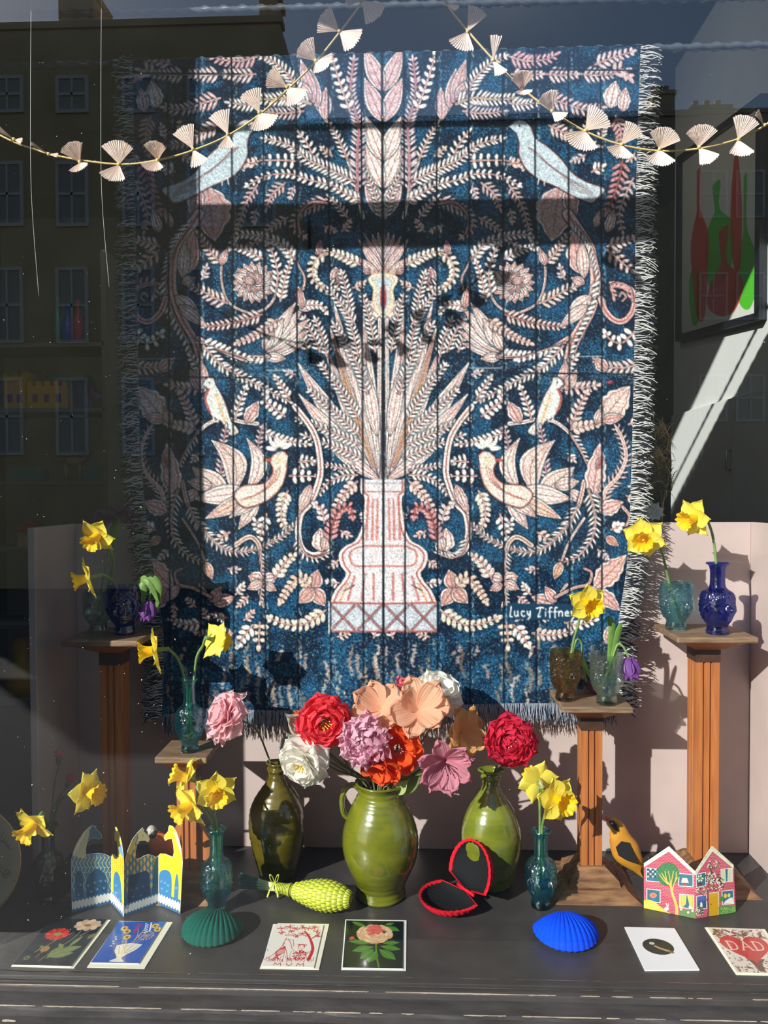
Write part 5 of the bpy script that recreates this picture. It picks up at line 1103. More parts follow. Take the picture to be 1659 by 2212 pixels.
# ================================================================ woven straw fish brush
m_raf = M('lime_raffia', (196, 208, 70), .38, noise=(120, .12), spec=.7); m_rafd = M('teal_bristles', (14, 92, 84), .5, noise=(200, .2)); m_rafp = M('pale_bristles', (216, 216, 160), .5, noise=(200, .15))
a0, a1 = PZ(600, 1918, .030), PZ(762, 1944, .036)
r = thing('straw_fish_brush', 'lime green woven straw fish with teal bristle tail and ribbon bow', 'straw fish', (a0.x, a0.y, 0))
ax = (a1-a0).normalized(); sd = ax.cross(Vector((0, 0, 1))).normalized(); up_ = sd.cross(ax)
Lb = (a1-a0).length
def rad(t): return .0115+.026*math.sin(math.pi*min(1, max(0, t-.12)/.88)**1.35)**.8 if t < .995 else .004
def fp(t, q, e=0):
    rr = rad(t)+e; return a0+ax*Lb*t+(sd*math.cos(q)+up_*math.sin(q)*.95)*rr
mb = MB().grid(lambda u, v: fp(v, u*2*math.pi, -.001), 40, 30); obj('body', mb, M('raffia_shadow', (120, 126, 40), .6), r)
mw = MB(); nr, nq = 12, 18
for i in range(nr):
    t0, t1 = .22+.76*i/nr, .22+.76*(i+1)/nr
    for k in range(nq):
        q0 = 2*math.pi*(k+(.5 if i % 2 else 0))/nq; dq = math.pi/nq*.86; vs = []
        for b_ in range(4):
            for a_ in range(4):
                t = t0+(t1-t0)*(a_/3*.98+.01); q = q0-dq+2*dq*b_/3; vs.append(fp(min(.99, t), q, .0036*math.sin(math.pi*a_/3)**.6*(1 if 0 < b_ < 3 else .5)-.0008))
        mw.add(vs, [(b_*4+a_, b_*4+a_+1, b_*4+a_+5, b_*4+a_+4) for b_ in range(3) for a_ in range(3)])
o = obj('woven_strips', mw, m_raf, r); o['kind'] = 'stuff'
mb = MB()
for k in range(9): mb.tube([fp(.0+.022*k, q_*2*math.pi/20, .0012) for q_ in range(21)], .0019, 5, cap=False)
o = obj('neck_binding', mb, m_raf, r)
tb = PZ(562, 1908, .026); te = PZ(520, 1906, .02); R_ = random.Random(4); mp, mt = MB(), MB()
for k in range(110):
    q = R_.uniform(0, 6.28); rr = math.sqrt(R_.random()); p0 = a0+ax*.004+(sd*math.cos(q)+up_*math.sin(q))*.008*rr
    e = Vector((te.x, te.y, .026))+Vector((R_.uniform(-.004, .004), math.cos(q)*.026*rr, math.sin(q)*.020*rr)); m_ = p0.lerp(e, .55)
    mp.tube([p0, m_], .0012, 5); mt.tube([m_, e], [.0013, .0011], 5)
o = obj('pale_bristles', mp, m_rafp, r); o['kind'] = 'stuff'; o = obj('teal_bristles', mt, m_rafd, r); o['kind'] = 'stuff'
mb = MB(); c = fp(-.04, math.pi/2, .003)
for s_ in (1, -1): mb.tube(spline([c, c+Vector((s_*.006, -.004, .018)), c+Vector((s_*.012, -.006, .022)), c+Vector((s_*.008, -.006, .006)), c], 16), .0026, 6, flat=.35)
for s_ in (1, -1): mb.tube(spline([c, c+Vector((s_*.008, -.016, -.008)), c+Vector((s_*.014, -.030, -.024))], 8), .0026, 6, flat=.35)
obj('ribbon_bow', mb, m_raf, r)
# ================================================================ painted wooden birds
m_or = M('oriole_yellow', (206, 150, 44), .5, noise=(12, .12), c2=(176, 116, 34)); m_bk = M('bird_black', (34, 34, 34), .5); m_rb = M('bird_red_beak', (206, 84, 60), .5); m_wh = M('bird_white', (225, 225, 222), .5); m_wire = M('wire', (90, 80, 60), .4, metal=.6)
def bird_obj(label, spine, radii, Y, mat, beak, eye, wing, tail, legs, beakm, patch=True, sx=.62, head=None, n=18):
    q = spline([P(x, y, Y) for x, y in spine], 34); rr = [p.x for p in spline([(a*Y/FPX, 0, 0) for a in radii], 34)]
    r = thing('wooden_bird', label, 'bird', (q[0].x, Y, 0), 'painted wooden birds')
    mb = MB(); vs = []
    for i, p in enumerate(q):
        t = (q[min(i+1, 33)]-q[max(i-1, 0)]).normalized(); nrm = Vector((-t.z, 0, t.x))
        for k in range(n):
            a = 2*math.pi*k/n; vs.append(p+nrm*rr[i]*math.cos(a)+Vector((0, 1, 0))*rr[i]*sx*math.sin(a))
    mb.add(vs, [(i*n+k, i*n+(k+1) % n, (i+1)*n+(k+1) % n, (i+1)*n+k) for i in range(33) for k in range(n)]+[tuple(range(n)), tuple(33*n+k for k in range(n-1, -1, -1))])
    obj('body', mb, mat, r)
    def wedge(nm, pts, d0, d1, m_):
        b = MB(); nn = len(pts); b.add([P(x, y, Y-d0) for x, y in pts]+[P(x, y, Y-d1) for x, y in pts], [tuple(range(nn)), tuple(range(2*nn-1, nn-1, -1))]+[(i, i+nn, (i+1) % nn+nn, (i+1) % nn) for i in range(nn)]); return bev(obj(nm, b, m_, r, False), .0008)
    b0, b1, bw = beak; mbk = MB().tube([P(*b0, Y), P((b0[0]+b1[0])/2, (b0[1]+b1[1])/2, Y), P(*b1, Y)], [bw*Y/FPX, bw*.7*Y/FPX, .0006], 9); obj('beak', mbk, beakm, r)
    if wing: wedge('wing', wing, 0, .0245, m_bk)
    if patch: wedge('eye_patch', patch, 0, .018, m_bk)
    e = P(*eye, Y-.0182); obj('eye', MB().sphere(e, .0026, 8, (1, .5, 1)), m_wh, r)
    obj('pupil', MB().sphere(e+Vector((0, -.0012, 0)), .0012, 6), m_bk, r)
    if tail: wedge('tail', tail, -.008, .008, m_bk)
    for (a, b) in legs: obj('leg', MB().tube([P(*a, Y), b], .0008, 5), m_wire, r)
    return r
YB = 2.02
bird_obj('golden yellow wooden bird with black wings beside the shorter right pedestal', [(1316, 1772), (1322, 1775), (1334, 1790), (1340, 1812), (1352, 1838), (1368, 1860), (1380, 1878), (1394, 1896)], [4, 11, 17, 24, 30, 22, 11, 4], YB, m_or, ((1313, 1769), (1306, 1763), 5), (1322, 1779),
         [(1330, 1830), (1342, 1817), (1358, 1820), (1368, 1838), (1376, 1856), (1380, 1868), (1362, 1862), (1352, 1858), (1336, 1848)], [(1372, 1856), (1382, 1862), (1398, 1902), (1390, 1898)],
         [((1332, 1862), PZ(1316, 1886, .023)), ((1344, 1866), PZ(1330, 1890, .023))], m_rb, patch=[(1315, 1774), (1324, 1772), (1332, 1780), (1336, 1795), (1330, 1794), (1320, 1784)])
m_ob = M('robin_orange', (214, 110, 34), .4, noise=(14, .2), c2=(190, 80, 40))
YL = 1.98
bird_obj('orange wooden bird with a grey head behind the giraffe card', [(316, 1812), (322, 1806), (334, 1812), (348, 1826), (362, 1838), (376, 1846), (390, 1850)], [5, 12, 20, 27, 24, 12, 4], YL, m_ob, ((322, 1800), (314, 1803), 4), (330, 1796), None, None,
         [((340, 1846), PZ(334, 1868, .0)), ((352, 1850), PZ(352, 1870, .0))], m_bk, patch=None)
rb = bpy.data.objects['wooden_bird.001']; e = P(328, 1798, YL); obj('head', MB().sphere(e, .0165, 16, (.9, .85, 1.15)), M('bird_grey', (170, 168, 160), .5), rb); obj('head_cap', MB().sphere(e+Vector((.006, -.004, -.004)), .0145, 14, (.8, .8, 1)), m_bk, rb)
# ================================================================ patterned plate at the far left
m_pl8 = M('cream_glazed_plate', (196, 180, 146), .25, coat=.7, noise=(14, .06)); m_gold = M('gold_rim', (206, 160, 90), .3, metal=.5); m_pbr = M('brown_plate_paint', (120, 72, 50), .5); m_pgr = M('teal_plate_paint', (70, 110, 100), .5)
pc = P(-62, 1880, 1.86); pr = .136; r = thing('patterned_plate', 'cream plate with brown spiral painting leaning at the far left edge', 'plate', (pc.x, 1.86, 0))
pc.z = max(pc.z, .13); Mp = Matrix.Translation(pc) @ Matrix.Rotation(math.radians(78), 4, 'X')
obj('dish', xf(MB().lathe([(.0005, -.004), (.06, -.004), (.10, .004), (pr, .018), (pr+.001, .020), (pr-.002, .021), (.10, .0085), (.06, .000), (.0005, .000)], 80), Mp), m_pl8, r)
obj('gold_rim', xf(MB().lathe([(pr-.001, .0185), (pr+.0016, .0195), (pr+.0012, .0215), (pr-.003, .0212)], 80), Mp), m_gold, r)
def onplate(x, y):
    rr = math.hypot(x, y); z = .0005 if rr < .06 else .0005+.0085*(rr-.06)/.04 if rr < .1 else .009+.0125*(rr-.1)/.036; return Mp @ Vector((x, y, z+.0006))
def paint(pts, m_, w_=.0012): obj('painted_line', MB().tube([onplate(*p) for p in cspl(pts, 30)], w_, 5, flat=.5), m_, r)
sp = [(.098+.012*(1-k/16)*math.cos(k*.75), -.028+.014*(1-k/16)*math.sin(k*.75)) for k in range(15)]; paint(sp, m_pbr); paint([(.09, -.03), (.08, -.02), (.07, .0), (.075, .02)], m_pbr)
for k in range(5): paint([(.075+.008*k, .055-.006*k), (.085+.006*k, .075-.010*k)], m_pbr, .0009)
paint([(.07, .05), (.085, .048), (.105, .03)], m_pbr); paint([(.07, -.03), (.08, -.045), (.075, -.06)], m_pgr); paint([(.078, -.01), (.088, -.012)], m_pgr)
obj('plate_stand', MB().tube([(pc.x+.04, 1.80, .004), (pc.x+.04, 1.83, .006), (pc.x+.04, 1.93, .006), (pc.x+.04, 1.905, .12)], .003, 6).tube([(pc.x-.04, 1.80, .004), (pc.x-.04, 1.83, .006), (pc.x-.04, 1.93, .006), (pc.x-.04, 1.905, .12)], .003, 6), m_wire, r)
# ================================================================ greeting cards lying on the board
m_card = attr_mat('printed_card', .45, coat=.15); m_cardc = attr_mat('printed_card_glossy', .25, coat=.8)
m_env = M('cream_envelope', (240, 238, 218), .7); m_envw = M('white_envelope', (236, 236, 236), .7)
m_cello = bpy.data.materials.new('cellophane'); m_cello.use_nodes = True; n = m_cello.node_tree; n.nodes.clear(); out = n.nodes.new('ShaderNodeOutputMaterial')
tr_ = n.nodes.new('ShaderNodeBsdfTransparent'); gl_ = n.nodes.new('ShaderNodeBsdfGlossy'); gl_.inputs['Roughness'].default_value = .08; mx_ = n.nodes.new('ShaderNodeMixShader'); mx_.inputs[0].default_value = .05
n.links.new(tr_.outputs[0], mx_.inputs[1]); n.links.new(gl_.outputs[0], mx_.inputs[2]); n.links.new(mx_.outputs[0], out.inputs[0])
def quad_fn(cs, z):
    """cs: front-left, front-right, back-right, back-left pixels on the board"""
    A, B, C_, D = [np.array(PZ(x, y, z)) for x, y in cs]
    def f(u, v): u = u[..., None]; v = v[..., None]; return (A*(1-u)+B*u)*v+(D*(1-u)+C_*u)*(1-v)
    return f
def flat_card(label, cs, env, cv_, envm, mat, cello=True):
    c = sum((PZ(x, y) for x, y in cs), Vector())/4; r = thing('greeting_card', label, 'card', (c.x, c.y, 0), 'greeting cards laid flat')
    def slab(cs_, z0, z1, m_, nm):
        lo = [PZ(x, y, z1) for x, y in cs_]; mb = MB().add([(p.x, p.y, z0) for p in lo]+[(p.x, p.y, z1) for p in lo], [(3, 2, 1, 0), (4, 5, 6, 7), (0, 1, 5, 4), (1, 2, 6, 5), (2, 3, 7, 6), (3, 0, 4, 7)])
        b = MB(); b.add([(p.x, p.y, z0) for p in lo]+[(p.x, p.y, z1) for p in lo], [(3, 2, 1, 0), (4, 5, 6, 7), (0, 1, 5, 4), (1, 2, 6, 5), (2, 3, 7, 6), (3, 0, 4, 7)]); return obj(nm, b, m_, r, False)
    if env: slab(env, .0003, .0016, envm, 'envelope')
    slab(cs, .0017 if env else .0003, .0034, envm, 'card_body')
    f = quad_fn(cs, .0037); H = (cv_.h-1)/cv_.res; W = (cv_.w-1)/cv_.res
    canvas_obj('print', cv_, lambda X, Y: f((X-cv_.x0)/W, (Y-cv_.y0)/H), mat, r)
    if cello:
        cc = PZ(sum(x for x, y in (env or cs))/4, sum(y for x, y in (env or cs))/4, 0); mb = MB(); g = quad_fn([(cc_[0]+(cc_[0]-sum(x for x, y in (env or cs))/4)*.05, cc_[1]+(cc_[1]-sum(y for x, y in (env or cs))/4)*.04) for cc_ in (env or cs)], .0046)
        mb.grid(lambda u, v: tuple(g(np.array(u), np.array(v))+np.array((0, 0, .0009*math.sin(u*9+v*4)*math.sin(v*11)))), 16, 16); obj('cellophane', mb, m_cello, r)
def leafc(cv_, a, b, w, c, mid=None):
    dx, dy = b[0]-a[0], b[1]-a[1]; L = math.hypot(dx, dy); nx, ny = -dy/L, dx/L
    pl = [(a[0]+dx*t+nx*w/2*math.sin(math.pi*t), a[1]+dy*t+ny*w/2*math.sin(math.pi*t)) for t in [i/10 for i in range(11)]]+[(a[0]+dx*t-nx*w/2*math.sin(math.pi*t), a[1]+dy*t-ny*w/2*math.sin(math.pi*t)) for t in [1-i/10 for i in range(11)]]
    cv_.poly(pl, c)
    if mid: cv_.line([a, b], .8, mid)
# poppies on black
cv_ = Canvas(0, 0, 100, 130, 2.2, (22, 34, 40)); R_ = random.Random(5)
for q in ([(70, 35), (66, 60), (50, 90), (38, 120)], [(28, 62), (40, 62), (60, 40)], [(20, 95), (28, 85), (40, 62)], [(75, 50), (85, 35), (92, 30)]): cv_.line(cspl(q, 20), 1.4, (150, 140, 100))
for k in range(9):
    a = k*.7; cv_.ell(74+13*math.cos(a), 18+7*math.sin(a), 11, 7, a, (226, 196, 168) if k % 2 else (206, 172, 146))
cv_.ell(74, 19, 6, 4, 0, (150, 120, 80))
for k in range(14):
    a = k*2*math.pi/14; cv_.ell(33+13*math.cos(a), 46+10*math.sin(a), 8, 4.5, a, (226, 66, 50) if k % 2 else (196, 40, 36))
cv_.ell(34, 46, 7, 5, 0, (150, 150, 90))
for (a, b, w) in (((48, 112), (60, 76), 16), ((50, 100), (92, 78), 18), ((48, 108), (86, 96), 16), ((60, 84), (50, 72), 8), ((70, 80), (80, 50), 8)): leafc(cv_, a, b, w, (118, 136, 82), (170, 178, 120))
leafc(cv_, (92, 60), (98, 40), 8, (120, 120, 50)); cv_.ell(33, 88, 7, 8, .3, (176, 130, 70)); cv_.line([(33, 95), (28, 108)], 2, (160, 120, 80)); cv_.ell(14, 112, 5, 5, 0, (140, 136, 90)); cv_.ell(14, 112, 3, 3, 0, (60, 70, 50)); cv_.line([(20, 98), (24, 84)], 1.5, (130, 140, 90)); cv_.ell(24, 82, 4, 3, .4, (120, 130, 80))
flat_card('card with red and cream poppies on black, leftmost of the flat cards', [(27, 2084), (154, 2087), (231, 1986), (112, 1983)], [(24, 2087), (160, 2091), (239, 1987), (118, 1983)], cv_, m_env, m_cardc)
# vase of flowers on blue
cv_ = Canvas(0, 0, 100, 130, 2.2, (44, 92, 186))
for q in ([(50, 88), (40, 60), (28, 30)], [(52, 88), (42, 55), (36, 42)], [(55, 88), (60, 50), (50, 20)], [(56, 88), (70, 50), (80, 20)], [(57, 90), (75, 60), (88, 40)], [(50, 88), (46, 70), (40, 60)], [(55, 88), (64, 40), (66, 12)]): cv_.line(cspl(q, 16), 1.2, (206, 196, 150))
for (x, y) in ((22, 24), (32, 34), (40, 52), (84, 14), (94, 26)):
    for k in range(9): cv_.ell(x+5*math.cos(k*.7), y+5*math.sin(k*.7), 3.4, 2, k*.7, (230, 196, 100))
    cv_.ell(x, y, 3, 3, 0, (120, 86, 40))
for k in range(16): a = k*2*math.pi/16; cv_.line([(78, 46), (78+15*math.cos(a), 46+13*math.sin(a))], .9, (196, 160, 140)); cv_.ell(78+15*math.cos(a), 46+13*math.sin(a), 1.8, 1.8, 0, (214, 176, 140))
for k in range(10): cv_.ell(46+(k % 2)*3, 10+k*3, 2, 1.6, 0, (196, 60, 90)); cv_.ell(54-k*.6+(k % 2)*2, 8+k*3.5, 1.8, 1.4, 0, (170, 50, 120))
for k in range(9): cv_.ell(62+k*1.1+(k % 2)*4, 8+k*3.6, 2.4, 1.8, .6, (236, 240, 244)); cv_.ell(72+k*.9, 5+k*3.2, 2.2, 1.6, .6, (236, 240, 244))
for k in range(5): cv_.ell(16+k*.6+(k % 2)*3, 52+k*7, 2.6, 1.6, .5, (226, 236, 226))
cv_.poly(cspl([(30, 78), (33, 95), (42, 108), (46, 116), (36, 126), (66, 126), (57, 116), (62, 106), (76, 90), (82, 74)], 40)+[(56, 70)], (238, 236, 226))
for q in ([(36, 80), (46, 104)], [(50, 76), (50, 104)], [(64, 76), (54, 104)], [(76, 80), (58, 104)], [(44, 78), (58, 100)]): cv_.line(q, 1.3, (190, 170, 130))
flat_card('blue card with a white vase of wild flowers, beside the poppy card', [(196, 2079), (300, 2081), (357, 1991), (257, 1990)], [(188, 2089), (312, 2092), (373, 1992), (258, 1989)], cv_, m_env, m_cardc)
# mother and child lino print
cv_ = Canvas(0, 0, 100, 130, 2.2, (240, 236, 228)); RD = (196, 44, 52); R_ = random.Random(8)
for (cx_, cy_, rr) in ((20, 14, 9), (34, 8, 9), (48, 14, 8), (22, 28, 7), (60, 8, 8), (72, 12, 9), (84, 10, 9), (90, 22, 8), (62, 30, 8), (74, 36, 7), (52, 38, 6), (94, 36, 6), (40, 22, 6)):
    for k in range(8): a = k*.785+R_.random(); cv_.line([(cx_, cy_), (cx_+rr*math.cos(a), cy_+rr*.8*math.sin(a))], 1.5, RD)
cv_.line(cspl([(86, 108), (90, 80), (84, 56), (74, 34), (66, 22)], 24), 7, RD, 3); cv_.line(cspl([(80, 48), (90, 36), (96, 26)], 12), 2.4, RD)
cv_.line(cspl([(34, 44), (30, 66), (36, 74), (44, 100), (46, 116)], 20), 1.2, RD); cv_.line(cspl([(33, 60), (20, 90), (2, 112)], 16), 1.3, RD)
for k in range(7): cv_.line(cspl([(35, 70), (28-k*2.5+6, 92), (6+k*5.5, 116)], 12), 1.1, RD)
cv_.ell(40, 34, 11, 3, -.15, RD); cv_.ell(40, 34, 9.6, 2, -.15, (240, 236, 228)); cv_.ell(40, 31, 5, 4, 0, RD); cv_.ell(40, 31, 4, 3.1, 0, (240, 236, 228)); cv_.line(cspl([(38, 48), (44, 60), (50, 78)], 12), 1.2, RD); cv_.line([(32, 50), (48, 50), (52, 70)], 1, RD)
cv_.ell(67, 70, 7, 7, 0, RD); cv_.ell(67, 71, 5.4, 5.4, 0, (240, 236, 228)); cv_.ell(65, 70, .8, .8, 0, RD); cv_.ell(70, 70, .8, .8, 0, RD); cv_.line([(59, 64), (76, 65)], 2, RD)
for k in range(150): a, b = R_.uniform(0, 6.28), math.sqrt(R_.random()); cv_.ell(67+14*b*math.cos(a), 96+16*b*math.sin(a), 1.1, 1.1, 0, RD)
for k in range(70): x = R_.uniform(3, 96); y = R_.uniform(104, 116) if R_.random() < .7 else R_.uniform(84, 104); cv_.line([(x, y), (x+R_.uniform(-2, 2), y-6)], .9, RD)
for st in ([(22, 128), (24, 121), (29, 126), (34, 121), (36, 128)], [(46, 121), (47, 126), (51, 128), (55, 126), (56, 121)], [(66, 128), (68, 121), (73, 126), (78, 121), (80, 128)]): cv_.line([(x, y-1.5) for x, y in st], 1.5, RD)
flat_card('white card with a red print of a mother and child, lettered MUM', [(565, 2087), (678, 2090), (699, 1998), (590, 1996)], [(561, 2092), (689, 2094), (711, 1996), (600, 1994)], cv_, m_env, m_card)
# rose on black
cv_ = Canvas(0, 0, 100, 125, 2.2, (14, 30, 34)); R_ = random.Random(9)
cv_.line(cspl([(54, 60), (55, 90), (60, 122)], 16), 3, (96, 130, 50))
for (a, b, w) in (((50, 72), (14, 84), 17), ((50, 78), (28, 104), 17), ((56, 82), (42, 112), 18), ((60, 78), (88, 104), 18), ((62, 70), (96, 78), 14), ((48, 62), (6, 58), 12), ((66, 62), (94, 60), 12), ((36, 18), (10, 4), 10), ((34, 24), (18, 34), 10), ((70, 16), (94, 28), 13), ((68, 12), (84, 6), 8)): leafc(cv_, a, b, w, (70, 128, 48), (130, 176, 90))
for k in range(170):
    a, b = R_.uniform(0, 6.28), math.sqrt(R_.random()); x, y = 51+29*b*math.cos(a), 37+24*b*math.sin(a)
    near = math.hypot(x-52, (y-26)*1.2) < 15; c = (236, 110, 106) if near else random.choice(((238, 200, 160), (230, 180, 146), (244, 214, 180)))
    cv_.ell(x, y, 6, 3.4, a+1.57, (200, 90, 90) if near else (206, 160, 120)); cv_.ell(x, y-.5, 5.4, 2.7, a+1.57, c)
cv_.ell(12, 50, 4, 5, .5, (214, 90, 80)); cv_.line([(15, 52), (28, 60)], 1.5, (110, 140, 60))
flat_card('card with one large pink rose on black, in front of the jug', [(740, 2090), (870, 2092), (871, 1990), (748, 1988)], [(737, 2094), (877, 2096), (878, 1988), (746, 1986)], cv_, m_envw, m_cardc)
# white card with an oval detail of a hand and flower on dark ground
cv_ = Canvas(0, 0, 100, 130, 2.2, (232, 234, 238))
cv_.ell(47, 62, 29, 25, .1, (60, 58, 40)); cv_.ell(47, 62, 28, 24, .1, (38, 42, 34)); cv_.ell(38, 52, 5, 4, 0, (226, 220, 200)); cv_.ell(38, 52, 2, 1.6, 0, (190, 150, 90))
cv_.line(cspl([(42, 60), (50, 68), (60, 74), (68, 80)], 16), 4, (186, 156, 116), 7); cv_.line(cspl([(40, 62), (46, 62)], 6), 2, (186, 156, 116)); cv_.line(cspl([(44, 66), (50, 70)], 6), 2, (170, 140, 100)); cv_.ell(66, 78, 5, 3, .4, (130, 110, 50))
flat_card('white card with a dark oval picture of a hand, right of the blue shell', [(1393, 2095), (1511, 2094), (1457, 2005), (1349, 2002)], None, cv_, m_envw, m_card, False)
# DAD heart card
cv_ = Canvas(0, 0, 100, 130, 2.2, (232, 224, 212)); R_ = random.Random(11)
for k in range(26):
    x, y = R_.uniform(6, 94), R_.uniform(6, 26); cv_.ell(x, y, 8, 2.6, R_.uniform(-1, 1), random.choice(((150, 100, 84), (190, 170, 150), (96, 76, 60))))
for k in range(330):
    x, y = R_.uniform(3, 97), R_.uniform(4, 127); cv_.ell(x, y, 2.6, 1.1, R_.uniform(0, 3.1), random.choice(((150, 116, 90), (96, 84, 66), (206, 190, 166), (130, 60, 50))))
for k in range(8): cv_.line(cspl([(45+k*1.2, 124), (42+k*2, 105), (38+k*4, 92)], 10), 3, (110, 72, 58))
hp = [(50+44*math.sin(t)**3, 58-(38*math.cos(t)-14*math.cos(2*t)-6*math.cos(3*t)-2*math.cos(4*t))*.98) for t in [i*2*math.pi/60 for i in range(60)]]
cv_.poly(hp, (200, 64, 58)); LT = (236, 206, 190)
def serifD(x): 
    cv_.line([(x, 40), (x, 66)], 3.4, LT); cv_.line(cspl([(x, 40), (x+11, 43), (x+14, 53), (x+11, 63), (x, 66)], 20), 2.8, LT); cv_.line([(x-3, 40), (x+3, 40)], 1.5, LT); cv_.line([(x-3, 66), (x+3, 66)], 1.5, LT)
serifD(19); serifD(67); cv_.line([(41, 66), (50, 40), (59, 66)], 2.8, LT); cv_.line([(44.5, 57), (55.5, 57)], 1.8, LT); cv_.line([(38, 66), (44, 66)], 1.5, LT); cv_.line([(56, 66), (62, 66)], 1.5, LT)
flat_card('card with a red heart lettered DAD at the right edge', [(1592, 2101), (1712, 2104), (1642, 2007), (1528, 2004)], [(1590, 2105), (1722, 2108), (1652, 2007), (1522, 2003)], cv_, m_env, m_cardc)

# ================================================================ standing folded cards
def inside(poly, X, Y):
    ins = np.zeros(X.shape, bool); n = len(poly)
    for i in range(n):
        (ax, ay), (bx, by) = poly[i], poly[(i+1) % n]; den = (by-ay) if abs(by-ay) > 1e-9 else 1e-9
        ins ^= ((ay > Y) != (by > Y)) & (X < (bx-ax)*(Y-ay)/den+ax)
    return ins
def panel(name, cv_, outline, A, B, topix, mat, parent, edge=(238, 238, 230)):
    """cut-out printed panel standing on the floor line A-B (world); outline in canvas units"""
    if edge: cv_.line(outline+[outline[0]], 7 if name == 'card_panel' else 6, edge)
    A, B = Vector(A), Vector(B); dv = (B-A); nn = Vector((dv.y, -dv.x, 0)).normalized(); k0 = A.dot(nn)
    def f(X, Y):
        px, py = topix(X, Y); d = _Rn*((px-W_/2)/FPX)[..., None]-_Un*((py-H_/2)/FPX)[..., None]+_Fn
        C_ = np.array(CAM); nnp = np.array(nn); t = (k0-C_@nnp)/(d@nnp); q = C_+d*t[..., None]; q[..., 2] = np.maximum(q[..., 2], .0006); return q
    o = canvas_obj(name, cv_, f, mat, parent); me = o.data
    X, Y = np.meshgrid(cv_.x0+(np.arange(cv_.w-1)+.5)/cv_.res, cv_.y0+(np.arange(cv_.h-1)+.5)/cv_.res)
    keep = inside(outline, X, Y).reshape(-1); b = bmesh.new(); b.from_mesh(me); b.faces.ensure_lookup_table()
    bmesh.ops.delete(b, geom=[fc for i, fc in enumerate(b.faces) if not keep[i]], context='FACES'); b.to_mesh(me); b.free(); solid(o, .0008); return o
BL_, YL_, DB, WHT = (70, 122, 166), (244, 214, 42), (36, 84, 126), (240, 240, 232)
r = thing('folded_giraffe_card', 'blue and yellow zigzag card cut as four giraffes, standing at the left', 'card', tuple(PZ(267, 1981)), 'standing folded cards')
fold = [(145, 1268), (632, 1150), (785, 1320), (1215, 1165), (1482, 1282)]
outs = [[(145, 1268), (135, 700), (140, 600), (165, 500), (210, 400), (290, 270), (360, 205), (405, 182), (415, 200), (445, 195), (440, 225), (480, 262), (518, 310), (512, 350), (470, 360), (440, 345), (370, 350), (335, 400), (318, 470), (318, 550), (400, 535), (480, 530), (560, 545), (632, 578), (632, 1150)],
        [(632, 1150), (632, 578), (645, 545), (660, 540), (715, 595), (712, 480), (702, 385), (680, 380), (672, 330), (682, 205), (695, 210), (735, 300), (765, 420), (782, 560), (790, 700), (785, 1320)],
        [(785, 1320), (785, 700), (805, 600), (840, 480), (890, 360), (960, 270), (1020, 212), (1028, 235), (1040, 235), (1035, 265), (1080, 310), (1106, 350), (1098, 385), (1080, 395), (1050, 375), (985, 380), (950, 430), (930, 520), (928, 602), (990, 595), (1040, 560), (1090, 545), (1150, 560), (1185, 582), (1215, 560), (1215, 1165)],
        [(1215, 1165), (1215, 560), (1240, 535), (1300, 540), (1350, 560), (1392, 578), (1405, 520), (1398, 430), (1380, 355), (1330, 360), (1300, 380), (1283, 350), (1290, 310), (1335, 260), (1338, 215), (1352, 185), (1395, 200), (1440, 270), (1475, 380), (1498, 480), (1515, 640), (1482, 1282)]]
tpx = lambda X, Y: (130+X/5.72, 1750+Y/5.72)
def tufts(cv_, pts, c=(130, 176, 206)):
    for (x, y) in pts:
        for a in (-2.4, -2.0, -1.57, -1.1, -.7): cv_.line([(x, y+14), (x+24*math.cos(a), y+14+28*math.sin(a))], 3.4, c)
